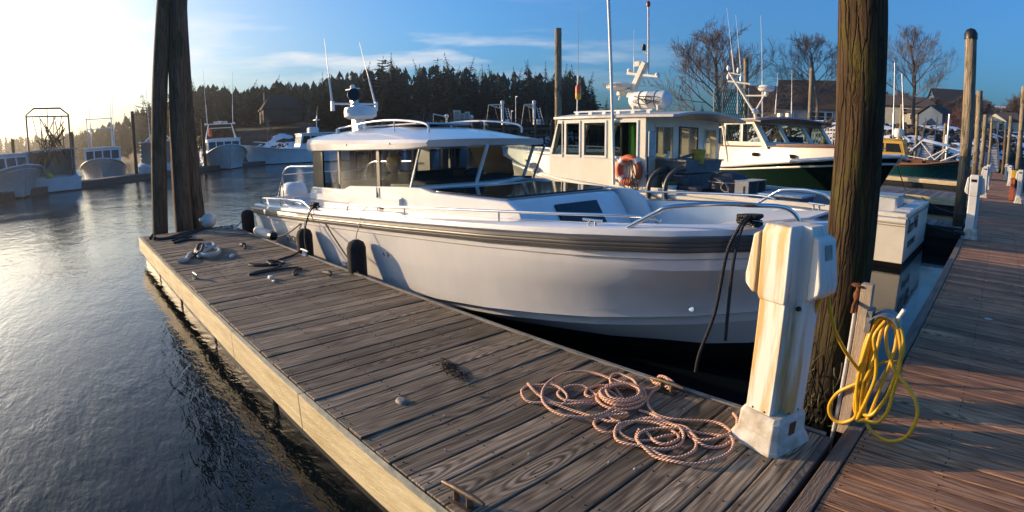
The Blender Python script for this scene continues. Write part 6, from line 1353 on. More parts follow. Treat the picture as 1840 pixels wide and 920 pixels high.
house('two storey cream house with a balcony and brown roof left of the big bare tree', 1612, 118, 236, 13, 8, 4.6, 1.8, R(3), M['siding'], M['roof'], [(-4.6,3.6,1.2,.9),(1.0,3.5,1.0,1.0),(3.2,3.5,1.0,1.0),(5.2,3.5,1.0,1.0),(1.2,1.0,1.4,1.2),(3.2,1.0,1.4,1.2)], door=-3.2, hip=.25)
house('small sunlit cream cottage with hipped brown roof right of the big bare tree', 1658, 116, 235, 5.2, 5.5, 3.2, 1.3, R(-6), M['siding'], M['roof'], [(-1.6,2.3,.9,.9),(.6,2.2,1.1,1.0)], hip=.4)
house('blue gabled shed in the shade beside the cream cottage', 1681, 114, 236, 4.5, 5, 2.8, 1.6, R(60), M['siding_blue'], M['roof_dark'], [(0,1.5,.8,1.0)], door=1.4)
house('grey blue gable house half hidden by brown branches', 1705, 150, 222, 9, 7, 4.6, 3.2, R(20), M['siding_blue'], M['roof_dark'], [(-2,2.8,1.0,1.1),(1.2,2.8,1.0,1.1)])
house('cream villa with dark roof, gabled portico and white columns above the gangway', 1796, 128, 252, 8.2, 6, 3.6, 1.6, R(-12), M['siding'], M['roof_dark'], [(-1.6,2.4,.9,1.2),(.8,2.4,.9,1.2),(2.8,1.5,.9,1.2)], door=2.0, hip=.3)
house('pale low house at the right edge beyond the villa', 1830, 135, 250, 6, 6, 2.8, 1.2, R(-10), M['siding_grey'], M['roof_dark'], [(-1,1.5,1,1)])
house('long pale roofed house on the rise above the villa', 1783, 165, 222, 11, 7, 2.6, 1.6, R(0), M['siding_grey'], M['snow'], [(-3,1.5,1.2,1),(0,1.5,1.2,1),(3,1.5,1.2,1)])
def portico():
    az = math.degrees(math.atan2(atd(1789,230,1).x, atd(1789,230,1).y)); p = polar(az, 122.6); z0 = atd(1796,252,128).z
    t = thing('portico', 'gabled porch on white columns at the front of the cream villa', 'porch', (p.x,p.y,z0), -R(az)-R(12)); mb = MB(); mb.prism([(-2.2,-1,3.2),(2.2,-1,3.2),(0,-1,4.6)], (0,2,0)); mb.build('gable', M['siding'], t, off=False, smooth=0)
    for x in (-1.9,-.65,.65,1.9):
        mb = MB(); mb.tube([(x,-.8,-1),(x,-.8,3.2)], .13, 8); mb.build('column', M['white'], t, off=False)
portico()

# ------------------------------------------------------------------ gangways
def gangway(label, a_px, a_d, b_px, b_d, w, za, zb):
    a = atd(*a_px, a_d); b = atd(*b_px, b_d); a = Vector((a.x,a.y,za)); b = Vector((b.x,b.y,zb)); t = thing('gangway', label, 'gangway', a); d = (b-a); n = Vector((d.y,-d.x,0)).normalized(); u = Vector((0,0,1))
    mb = MB(); mb.bar(a, b, w, .1); mb.build('walkway', M['deck_grey'], t, smooth=0)
    mb = MB(); k = 18
    for i in range(k): c = a.lerp(b, (i+.5)/k)+u*.07; mb.cut(); mb.bar(c-n*w*.48, c+n*w*.48, .14, .05)
    mb.build('tread', M['strip'], t, smooth=0)
    for sg in (-1, 1):
        mb = MB(); o = n*sg*w/2; mb.bar(a+o+u*1.15, b+o+u*1.15, .09, .09); mb.bar(a+o+u*.1, b+o+u*.1, .1, .16); mb.bar(a+o+u*.6, b+o+u*.6, .04, .05)
        for i in range(11): c = a.lerp(b, i/10)+o; mb.bar(c, c+u*1.15, .06, .06)
        for i in range(10): mb.bar(a.lerp(b, i/10)+o+u*.1, a.lerp(b, (i+1)/10)+o+u*1.1, .04, .04)
        mb.build('truss', M['galv'] if sg < 0 else M['truss_blue'], t, smooth=0)
    return t
gangway('aluminium gangway with ribbed treads rising from the walkway end to the shore', (1781,302), 69, (1779,240), 90, 1.5, .55, 5.9)
gangway('blue sided gangway going down the bank behind the yellow cabin', (1662,264), 66, (1673,232), 86, 1.5, .6, 5.6)

# ------------------------------------------------------------------ conifers
def conifer_mesh(seed, H, W, kind='spruce'):
    q = random.Random(seed); tr = MB(); lv = MB()
    lean = Vector((q.uniform(-.02,.02), q.uniform(-.02,.02), 0))
    tr.tube([lean*H*t*t*8+Vector((0,0,H*t)) for t in (0,.25,.5,.75,.98)], [H*.016,H*.013,H*.010,H*.006,.015], 6)
    z0 = .10 if kind == 'spruce' else .34
    z = z0
    while z < .985:
        f = (z-z0)/(1-z0)
        if kind == 'spruce': rad = W*(1-f)**.80*q.uniform(.70,1.15)+.10
        else: rad = W*(math.sin(min(1,f*1.25+.18)*math.pi*.86)**.7)*q.uniform(.55,1.2)+.12
        nb = max(3, int(3+5*rad/W)); a0 = q.uniform(0,6.28)
        for b in range(nb):
            if q.random() < (.14 if kind == 'spruce' else .30): continue
            a = a0+6.283*b/nb+q.uniform(-.35,.35); L = rad*q.uniform(.6,1.12); dr = -.30 if kind == 'spruce' else q.uniform(-.02,.28)
            d = Vector((math.cos(a), math.sin(a), 0)); base = lean*H*z*z*8+Vector((0,0,H*z)); sd = Vector((-d.y,d.x,0)); k = 3
            for i in range(k):                          # overlapping ragged sprays along the bough
                s0, s1 = L*i/k*.92, L*(i+1)/k; wd = L*.26*(1-.5*i/k)*q.uniform(.7,1.3)+.05; dz0, dz1 = dr*s0*(.6+.5*s0/L), dr*s1*(.6+.6*s1/L)
                p0 = base+d*s0+Vector((0,0,dz0)); p1 = base+d*s1+Vector((0,0,dz1+q.uniform(-.05,.05)*H*.05))
                for sg in (-1, 1):
                    tip = p0.lerp(p1,.72)+sd*sg*wd*q.uniform(.8,1.3)+Vector((0,0,-wd*q.uniform(.15,.6)))
                    lv.add([p0, p1, tip], [(0,1,2)])
                lv.add([p0+sd*wd*.25, p1, p0-sd*wd*.25+Vector((0,0,-wd*.55))], [(0,1,2)])
        z += q.uniform(.018,.030) if kind == 'spruce' else q.uniform(.03,.055)
    top = lean*H*8+Vector((0,0,H)); lv.add([top+Vector((0,0,.03*H)), top+Vector((.1,0,-.35)), top+Vector((-.1,.05,-.35)), top+Vector((0,-.1,-.35))], [(0,1,2),(0,2,3),(0,3,1)])
    return tr, lv
def conifer(seed, label, H, W, kind):
    tr, lv = conifer_mesh(seed, H, W, kind); t = thing('conifer_tree', label, 'tree', (0,0,0), group='dark conifers of the forest ridge')
    tr.build('trunk', M['bark'], t, off=False, smooth=0); lv.build('crown', M['conifer'], t, off=False, smooth=0); return t
def forest():
    q = random.Random(21)
    LAB = ['dark pointed spruce in the forest ridge behind the harbour', 'ragged broad topped pine rising out of the forest ridge']
    pro = [conifer(s, LAB[0], 15, 3.2+.4*(s % 3), 'spruce') for s in (1,2,3,4)]+[conifer(s, LAB[1], 15, 3.6, 'pine') for s in (7,8)]
    SIL = [(-101,2.8),(-96,2.8),(-93,2.6),(-90,2.7),(-87,3.1),(-85,3.8),(-83.5,4.8),(-81,5.6),(-78.5,6.7),(-76,6.7),(-73,6.2),(-70.5,6.8),(-67,6.6),(-64.5,7.6),(-62,7.9),(-59.3,8.5),(-57,8.2),(-54,8.7),(-51,8.0),(-48,7.5),(-46,7.9),(-43,7.3),(-40.6,7.9),(-39,6.8),(-37.5,4.4),(-36,3.0),(-33,2.6),(-30,2.4),(-27.5,2.6)]
    used = set(); cnt = 0
    def put(az, s, hfrac, pine):
        nonlocal cnt
        d = interp(az, SHORE)+s; z = land_z(az, d); H = (math.tan(R(interp(az, SIL)))*d+EYE.z-z)*hfrac
        if H < 2.5: return
        p = polar(az, d); k = q.choice((4,5)) if pine else q.randrange(4); rz = q.uniform(0, 6.28); sc = H/15*1.0; wf = q.uniform(.85,1.25)*(1.0 if H > 9 else 1.15)
        loc = (p.x, p.y, z-.3)
        if k not in used: r = pro[k]; r.location = loc; r.rotation_euler = (0,0,rz); used.add(k)
        else: r = dup(pro[k], loc, rz)
        r.scale = (sc*wf, sc*wf, sc); cnt += 1
    az = -101.0
    while az < -27:                                     # skyline row, then rows in front and behind
        dist = interp(az, SHORE); w = 2.1 if dist < 180 else 2.4
        put(az+q.uniform(-.3,.3), q.uniform(26,40), q.choice((1.04,1.0,.93,1.12,.84,.97)), q.random() < .22)
        if az < -81: put(az+q.uniform(-.5,.5), q.uniform(4,9), q.uniform(.6,.95), q.random() < .3); put(az+q.uniform(-.5,.5), q.uniform(3,6), q.uniform(.35,.6), q.random() < .3)
        if not (-73.5 < az < -66.5): put(az+q.uniform(-.4,.4), q.uniform(11,17), q.uniform(.62,.86), q.random() < .12)
        put(az+q.uniform(-.4,.4), q.uniform(44,60), q.uniform(.80,.95), False)
        if q.random() < .6 and not (-74.5 < az < -65.5): put(az+q.uniform(-.4,.4), q.uniform(5,9), q.uniform(.35,.6), False)
        az += w/dist*57.3*q.uniform(.75,1.35)*(1.15 if az > -84 else 1.5)
    # dense unlit wood behind the countable trees
    mb = MB()
    for i in range(620):
        a = q.uniform(-102, -39); d = interp(a, SHORE)+q.uniform(62, 95); z = land_z(a, d); H = (math.tan(R(interp(a, SIL)))*d+EYE.z-z)*q.uniform(.60,.86); p = polar(a, d)
        for j in range(26):
            f = q.random(); rr = 2.6*(1-f)+.3; an = q.uniform(0,6.283); c = p+Vector((math.cos(an)*rr*q.random(), math.sin(an)*rr*q.random(), z+H*f)); s = q.uniform(.7,1.6)
            mb.add([c+Vector((q.uniform(-s,s),q.uniform(-s,s),q.uniform(-s,0))) for _ in range(3)]+[c+Vector((0,0,s))], [(0,1,3),(1,2,3),(2,0,3)])
    tag(mb.build('forest', M['conifer'], smooth=0), 'dense mass of dark wood behind the front trees of the ridge', kind='stuff')
    # lone broad pine right of the tall pile
    return cnt
N_CON = forest()
def south_wood():
    # wooded shore behind the camera, seen mirrored in the cabin windows
    q = random.Random(77); mb = MB(); g = MB()
    for i in range(900):
        a = q.uniform(118, 262); d = q.uniform(150, 190); H = q.uniform(7, 13)*(1.0 if a < 225 else .8); p = polar(a, d)
        for j in range(12):
            f = q.random(); rr = 3.0*(1-f)+.4; an = q.uniform(0, 6.283); c = p+Vector((math.cos(an)*rr*q.random(), math.sin(an)*rr*q.random(), .5+H*f)); s = q.uniform(1.2,2.6)
            mb.add([c+Vector((q.uniform(-s,s),q.uniform(-s,s),q.uniform(-s,0))) for _ in range(3)]+[c+Vector((0,0,s))], [(0,1,3),(1,2,3),(2,0,3)])
    tag(mb.build('forest', M['conifer'], smooth=0), 'dark wooded shore on the south side of the harbour', kind='stuff')
    secs = [[tuple(polar(a, d))[:2]+(z,) for a in range(112, 268, 4)] for d, z in ((135,-1),(148,1.2),(240,3),(600,5))]
    g.loft(secs, closed=False); tag(g.build('land', M['land'], smooth=180), kind='structure')
south_wood()

# ------------------------------------------------------------------ leafless trees
def bare_tree(seed, label, H, spread, m_t, m_b, trunk_r, levels=5, up=.5, first=.28, group=None, leader=True, dens=1.0, rmin=.017):
    q = random.Random(seed); t = thing('bare_tree', label, 'tree', (0,0,0), group=group); tr, br = MB(), MB()
    def grow(p, d, L, r, lv):
        n = 4; pts = [p]; dd = d.copy()
        for i in range(n):
            dd = (dd+Vector((q.uniform(-.16,.16), q.uniform(-.16,.16), q.uniform(-.03,.14)*(1 if lv < 4 else .4)))).normalized(); pts.append(pts[-1]+dd*L/n)
        rad = [r*(1-.55*i/n) for i in range(n+1)]
        (tr if lv <= 0 else br).tube(pts, rad, 6 if lv < 2 else (4 if lv < 3 else 3), caps=False)
        if lv >= levels: return
        k = int((q.choice((4,4,5)) if lv else 15)*dens+.5)
        for b in range(k):
            f = first+(1-first)*(b+.6)/k if lv == 0 else .25+.75*(b+q.random()*.6)/k
            f = min(.98, f); i = min(n-1, int(f*n)); pp = pts[i].lerp(pts[i+1], f*n-i); base = (pts[i+1]-pts[i]).normalized()
            a = (b*2.4+q.uniform(-.5,.5)) if lv == 0 else q.uniform(0, 6.283)
            side = base.orthogonal().normalized(); side = Matrix.Rotation(a, 3, base) @ side
            ang = (math.radians(78)-f*math.radians(42)) if lv == 0 else R(q.uniform(22,52))
            nd = (base*math.cos(ang)+side*math.sin(ang)+Vector((0,0,up*.25*(1 if lv else .4)))).normalized()
            ln = (spread*(1.15-.75*abs(f-.42)-f*.35)) if lv == 0 else L*q.uniform(.48,.70)
            grow(pp, nd, ln, max(rmin, rad[i]*(.42 if lv == 0 else .55)), lv+1)
    grow(Vector((0,0,0)), Vector((0,0,1)), H*.86, trunk_r, 0)
    tr.build('trunk', m_t, t, off=False, smooth=60); br.build('crown', m_b, t, off=False, smooth=0); return t
def put_tree(t, px, d, z=None, sc=1.0, rz=0.0):
    p = atd(px, 230, d); az = math.degrees(math.atan2(p.x, p.y)); t.location = (p.x, p.y, (land_z(az, d) if z is None else z)-.1); t.rotation_euler = (0,0,rz); t.scale = (sc,)*3; return t
put_tree(bare_tree(11, 'big leafless tree left of the antennas of the green hulled boat', 14.5, 6.6, M['bark_grey'], M['twig'], .34), 1292, 92, sc=1.42)
put_tree(bare_tree(12, 'leafless spreading tree in front of the grey sided house', 15.5, 6.8, M['bark_grey'], M['twig'], .36), 1467, 93, sc=.82)
put_tree(bare_tree(13, 'tall leafless tree with a pointed crown right of the big mossy pile', 17.5, 6.6, M['bark'], M['twig'], .40, first=.22), 1641, 92, sc=.78)
def brush():
    q = random.Random(31)
    A = [bare_tree(40+i, 'brown leafless tree in the scrubby wood behind the shore houses', 9, 3.6, M['bark_grey'], M['twig'], .20, levels=4, first=.10, group='brown leafless trees behind the houses', dens=1.25, rmin=.035) for i in range(3)]
    spots = [(px+q.uniform(-4,4), q.uniform(128,185)) for px in range(1490, 1870, 5)]+[(px, q.uniform(150,200)) for px in range(1195, 1290, 16)]
    for i, (px, d) in enumerate(spots):
        el = interp(px, [(1195,2.3),(1290,2.8),(1490,4.6),(1600,5.3),(1700,4.8),(1760,5.2),(1790,4.4),(1840,5.6)]); p = atd(px, 230, d); az = math.degrees(math.atan2(p.x, p.y)); z = land_z(az, d); H = (math.tan(R(el))*d+EYE.z-z)*q.uniform(.75,1.08)
        if H < 2: continue
        r = A[i] if i < 3 else dup(A[i % 3], (0,0,0)); r.location = (p.x,p.y,z-.1); r.rotation_euler = (0,0,q.uniform(0,6)); s = H/9; r.scale = (s*1.15,s*1.15,s)
    ev = conifer(60, 'dark evergreen among the brown trees behind the shore houses', 15, 3.4, 'spruce'); ev['group'] = 'evergreens behind the houses'; ev['label'] = 'dark evergreen among the brown trees behind the shore houses'
    for i, (px, d, H) in enumerate(((1560,150,8),(1580,145,9),(1712,170,9),(1752,170,10),(1815,180,9),(1245,190,8),(1262,170,7.5))):
        p = atd(px, 230, d); az = math.degrees(math.atan2(p.x,p.y)); r = ev if i == 0 else dup(ev, (0,0,0)); r.location = (p.x,p.y,land_z(az,d)-.2); s = H/15; r.scale = (s*1.3,s*1.3,s); r.rotation_euler = (0,0,i)
    # birches at the foot of the dark ridge
    b = bare_tree(70, 'thin pale birch in front of the dark forest ridge', 11, 2.4, M['bark_pale'], M['bark_grey'], .10, levels=4, first=.35, group='pale birches in front of the forest', dens=.8)
    for i, (px, d, H) in enumerate(((757,120,9.5),(772,122,8),(815,124,10),(880,125,9),(915,126,8),(745,121,7),(478,112,8),(560,112,9),(985,134,9))):
        p = atd(px, 230, d); az = math.degrees(math.atan2(p.x,p.y)); r = b if i == 0 else dup(b, (0,0,0)); r.location = (p.x,p.y,land_z(az,d)-.2); s = H/11; r.scale = (s,s,s); r.rotation_euler = (0,0,i*1.3)
    # round rust coloured bush on the bank
    p = atd(1722, 238, 90); az = math.degrees(math.atan2(p.x,p.y)); t = thing('bush', 'round russet bush on the snowy bank between the gangways', 'bush', (p.x,p.y,land_z(az,90))); mb = MB()
    for i in range(3000):
        v = Vector((q.gauss(0,1),q.gauss(0,1),q.gauss(0,1))).normalized()*q.uniform(.75,1.25); c = Vector((p.x,p.y,land_z(az,90)+1.2))+Vector((v.x*1.6,v.y*1.6,v.z*1.3)); s = .08
        mb.add([c+Vector((q.uniform(-s,s),q.uniform(-s,s),q.uniform(-s,s))) for _ in range(3)], [(0,1,2)])
    mb.build('foliage', M['russet'], t, smooth=0)
brush()
# ------------------------------------------------------------------ small things on the docks
def cleat(label, x, y, rz, L=.22, h=.055, m=None):
    t = thing('dock_cleat', label, 'cleat', (x, y, DZ+.001), rz, 'galvanised cleats on the docks'); mb = MB()
    mb.tube([(-L/2,0,h*.98),(-L*.25,0,h*1.06),(L*.25,0,h*1.06),(L/2,0,h*.98)], [.009,.014,.014,.009], 8); mb.build('horn', m or M['galv'], t, off=False, smooth=60)
    mb = MB()
    for s in (-1, 1): mb.tube([(s*L*.16,0,.006),(s*L*.15,0,h)], [.016,.012], 8)
    mb.box((0,0,.004), (L*.52,.06,.008)); mb.build('base', m or M['galv'], t, off=False)
    return t
def on(px, py, z=DZ): return atz(px, py, z)
p = on(838, 903)
cleat('rusty cleat near the bottom edge of the picture on the finger dock', -1.585, 1.185, R(6), .25, .06, M['cleat_rust'])
p = on(347, 501); cleat('pale cleat on the sunny edge of the finger dock above the side board', p.x, p.y+.03, R(2))
p = on(552, 458); cleat('white cleat on the boat side of the dock under the stern fender', p.x, p.y-.04, 0, .26, .07, M['white'])
p = on(1200, 698); cleat('dark cleat on the boat side edge that the orange rope is tied to', p.x+.02, p.y-.05, 0, .24, .06, M['cleat_rust'])
p = on(430, 411); cleat('small cleat at the far corner of the finger dock with a white cord', p.x, p.y-.08, 0, .22, .055, M['white'])
p = on(590, 494); t = thing('line_stub', 'short dark stub of rope lying alone near the boat side of the dock', 'rope', p); mb = MB(); mb.tube(spline([p+Vector((-.12,0,.014)), p+Vector((0,.02,.02)), p+Vector((.10,-.02,.014))], 4), [.03]*5+[.014]*4, 8); mb.build('rope', M['rope_black'], t)
p = on(437, 443); t = thing('line_stub', 'small dark rope end behind the grey pile of thick rope', 'rope', p); mb = MB(); mb.tube(spline([p+Vector((-.10,0,.014)), p+Vector((0,.02,.02)), p+Vector((.25,-.05,.014))], 4), [.04]*4+[.014]*5, 8); mb.build('rope', M['rope_black'], t)
def z7(x, y, dz=0.012): return on(920+x*420/1840, 650+y*420/1840, DZ)+Vector((0,0,dz))
def orange_rope():
    q = random.Random(3); r = .0085; P = []
    def add(lst, lo=.009, hi=.030):
        for i, (x, y) in enumerate(lst): P.append(z7(x, y, q.uniform(lo, hi)))
    A = [(1740,420),(1768,480),(1755,545),(1700,600),(1600,640),(1480,642),(1420,610),(1360,570),(1290,585),(1190,615),(1080,632),(960,635),(870,600),(840,555),(870,510),(960,483),(1080,480),(1200,500),(1300,545),(1345,600),(1330,660),(1250,705),(1120,712),(1010,690),(900,672),(825,640),(808,590),(830,535),(900,500),(1000,490),(1140,510),(1260,560),(1310,610),(1290,655),(1200,675),(1120,650),(1085,600),(1040,555)]
    Bq = [(1000,560),(975,600),(985,650),(1040,705),(1130,762),(1270,812),(1430,830),(1590,800),(1700,740),(1738,680),(1715,630),(1610,590),(1480,575),(1390,568),(1270,555),(1130,545),(1030,570),(985,620),(1010,675),(1090,715),(1200,765),(1320,775),(1420,735),(1448,670),(1430,610),(1370,550),(1270,505),(1150,480),(1060,470),(930,500),(850,540),(820,580)]
    C = [(830,560),(760,575),(680,555),(645,520),(655,480),(700,455),(790,440),(900,440),(890,425),(820,420),(760,440),(800,480),(835,500)]
    D = [(835,500),(760,490),(640,450),(470,395),(300,350),(150,335),(85,300),(80,250),(130,205),(230,200),(340,215),(420,270),(432,325),(390,355),(300,320),(200,265),(140,215),(125,190),(150,230),(220,290),(320,340),(440,355),(560,360),(660,345),(640,320),(560,345),(430,335),(365,300),(370,250),(450,220),(560,222),(640,260),(660,300),(610,305),(575,280),(600,235),(680,205),(770,205)]
    E_ = [(770,205)]
    for k in range(7):
        rx, ry = (205, 103) if k % 2 else (185, 92); rx -= k*9; ry -= k*5; cx, cy = 862+q.uniform(-12,12), 300+q.uniform(-8,8)
        for j in range(9): a = -2.2+6.283*j/9+q.uniform(-.1,.1); E_.append((cx+math.cos(a)*rx, cy+math.sin(a)*ry))
    F_ = [(870,330),(830,260),(775,190),(780,140),(830,120),(920,150),(970,190),(985,250),(975,310),(900,350),(800,390),(700,445),(560,465),(420,455),(320,415),(255,360),(235,300),(250,235),(310,170),(410,120),(530,102),(660,118),(790,165),(880,190),(990,230),(1050,240),(1120,235),(1165,205)]
    G = [(1175,215),(1110,255),(1065,310),(1075,380),(1130,440),(1230,478),(1360,490),(1500,492),(1620,510),(1700,555),(1745,605),(1730,645),(1650,680),(1540,685),(1450,655),(1410,610),(1350,545),(1250,500),(1150,470),(1080,420),(1000,395)]
    objs = []
    for k, lst in enumerate((A+[], Bq, C+D, E_+F_, G)):
        P.clear(); add(lst, .009, .012 if k in (3,) else .028)
        if k == 3:
            for i in range(len(P)): P[i].z = DZ+.009+min(.05, .0009*i)*(1 if i < 64 else .3)
        objs.append(spline(P, 5))
    t = thing('rope_coil', 'long orange and white twisted rope heaped in loose coils beside the white power post', 'rope', z7(900,450,0))
    mb = MB()
    for o in objs: mb.tube(o, r, 7)
    mb.build('strands', M['rope_orange'], t, smooth=60)
    k = MB(); c = on(1197,694)+Vector((.0,-.03,.04)); k.tube(spline([c+Vector((math.sin(i*2.2)*.075, math.cos(i*1.8)*.04, .02*math.sin(i*1.4))) for i in range(18)], 4), .0095, 7); k.build('hitch', M['rope_orange'], t, smooth=60)
orange_rope()
def heap(label, px, py, m, r, n, sx, sy, seed, zz=.03):
    q = random.Random(seed); c = on(px, py); return c, q
def thick_rope():
    t = thing('rope_pile', 'thick greyish white rope piled in loops on the far half of the finger dock', 'rope', on(360,460)); mb = MB(); q = random.Random(6)
    f = lambda x, y, dz: on(240+x*480/1472, 380+y*300/920)+Vector((0,0,dz))
    P = [f(250,285,.03), f(290,280,.03), f(310,250,.035), f(340,240,.04), f(365,262,.045), f(400,240,.06), f(440,225,.06), f(475,235,.05), f(460,252,.05), f(410,262,.05), f(360,255,.06), f(350,235,.07), f(390,215,.08), f(420,200,.07), f(445,205,.06), f(440,222,.07), f(400,230,.09)]
    mb.tube(spline(P, 6), .030, 10); mb.build('loops', M['rope_white'], t, smooth=60)
    mb = MB(); P = [f(345,255,.05), f(360,225,.10), f(385,218,.10), f(375,250,.08), f(350,262,.06)]; mb.tube(spline(P, 6), .026, 8); mb.build('whipping', M['weed_green'], t, smooth=60)
thick_rope()
def black_line():
    f = lambda x, y, dz=.014: on(240+x*480/1472, 380+y*300/920)+Vector((0,0,dz))
    P = [f(930,232,.05), f(880,245), f(810,268), f(740,295), f(640,295), f(660,303), f(730,303), f(800,298), f(830,285), f(790,278), f(740,285,.03), f(760,302,.03), f(810,300), f(780,318), f(700,335), f(640,352), f(660,352), f(740,335), f(820,322), f(900,315), f(925,320), f(890,330), f(880,350), f(890,355), f(905,345)]
    t = thing('rope_pile', 'thin black line laid in flat zigzags on the dock below the stern fender', 'rope', on(490,485)); mb = MB(); mb.tube(spline(P, 6), .013, 7); mb.build('line', M['rope_black'], t, smooth=60)
    P = [f(120,152), f(180,150), f(260,128), f(330,112), f(385,98), f(340,118), f(240,145), f(130,160)]
    P2 = [f(215,165), f(270,145), f(320,140), f(280,155), f(225,178), f(300,160), f(380,160)]
    t = thing('rope_pile', 'dark lines lying along the far end of the finger dock by the clustered piles', 'rope', on(320,430)); mb = MB(); mb.tube(spline(P, 5), .020, 7); mb.tube(spline(P2, 5), .018, 7); mb.tube(spline([f(95,160,.04), f(110,150,.07), f(120,160,.03)], 4), .03, 8); mb.build('line', M['rope_black'], t, smooth=60)
black_line()
def buoy_ball():
    p = on(376, 410); t = thing('ball_buoy', 'round white mooring buoy sitting at the corner of the finger dock by the piles', 'buoy', (p.x, p.y, DZ)); mb = MB(); mb.ball((p.x, p.y, DZ+.145), .145, 20, 14); mb.build('ball', M['buoy_white'], t, smooth=60); mb = MB(); mb.lathe([(.05,.12),(.045,.19),(.02,.21),(.001,.21)], 12, (p.x, p.y, DZ+.145), Matrix.Rotation(R(75), 3, 'X') @ Matrix.Rotation(R(20), 3, 'Y')); mb.build('eye', M['buoy_white'], t, smooth=60)
    p = on(398, 407); line('mooring_line', 'white cord lying between the ball buoy and the small corner cleat', [p+Vector((0,0,.012)), on(405,411)+Vector((0,0,.012)), on(418,409)+Vector((0,0,.05)), on(428,411)+Vector((0,0,.06))], .014, M['rope_white'])
    a = on(430,411)+Vector((0,-.05,.06)); line('mooring_line', 'thin dark stern line from the corner cleat up to the cruiser', sag(a, (-10.3, CY-1.25, zg_c(-10.3)+.02), .02), .009, M['rope_black'])
buoy_ball()
def bits():
    q = random.Random(12)
    for i, (px, py, s, lab) in enumerate(((488,502,.075,'lump of ice on the planks below the black line'),(492,507,.045,'smaller bit of ice just in front of the ice lump'),(418,462,.07,'flat bit of ice near the thick rope pile'))):
        p = on(px, py); t = thing('ice_lump', lab, 'ice', (p.x,p.y,DZ)); mb = MB(); rock_mb(mb, (0,0,0), s, 50+i); mb.v = [(p.x+v[0]*1.2, p.y+v[1]*.8, DZ+max(0, v[2]*.45+s*.25)) for v in mb.v]; mb.build('ice', M['ice'], t, smooth=0)
    p = on(722, 722); t = thing('shell', 'grey oyster shell lying on the planks left of the seaweed', 'shell', (p.x,p.y,DZ)); mb = MB(); mb.lathe([(.001,.018),(.02,.024),(.04,.018),(.05,.003),(.042,.004),(.001,.012)], 14, (p.x,p.y,DZ), Matrix.Rotation(.15,3,'X')@Matrix.Diagonal((1.05,.65,.8))); mb.build('shell', M['shell'], t, smooth=60)
    p = on(815, 667); t = thing('seaweed', 'clump of dried brown seaweed on the middle of the finger dock', 'seaweed', (p.x,p.y,DZ)); mb = MB()
    for i in range(70):
        c = p+Vector((q.gauss(0,.11), q.gauss(0,.025), .005)); c.y -= .25*(c.x-p.x); mb.tube(spline([c, c+Vector((q.uniform(-.03,.03),q.uniform(-.03,.03),.02*q.random())), c+Vector((q.uniform(-.05,.05),q.uniform(-.05,.05),.006))], 3), [.0035]*4+[.002]*3, 4)
    mb.build('fronds', M['weed'], t, smooth=0)
    for px, py, lab in ((1757,573,'pale feather lying on the shaded part of the walkway'),): 
        p = on(1776, 575); t = thing('shell', 'small white shell lying on the shaded part of the walkway', 'shell', (p.x,p.y,DZ)); mb = MB(); mb.ball((p.x,p.y,DZ+.008), .03, 10, 6, (1.4,.7,.35)); mb.build('shell', M['ice'], t)
    for i in range(14):
        p = on(q.uniform(620,1250), q.uniform(560,890)); 
        if not (1.2 < p.y < 2.8 and -11 < p.x < -.7): continue
        t = thing('shell_chip', 'tiny pale chip of broken shell on the grey planks', 'shell', (p.x,p.y,DZ), group='broken shell chips on the dock'); mb = MB(); rock_mb(mb, (p.x,p.y,DZ+.003), q.uniform(.004,.009), 90+i); mb.build('chip', M['ice'], t, smooth=0)
bits()
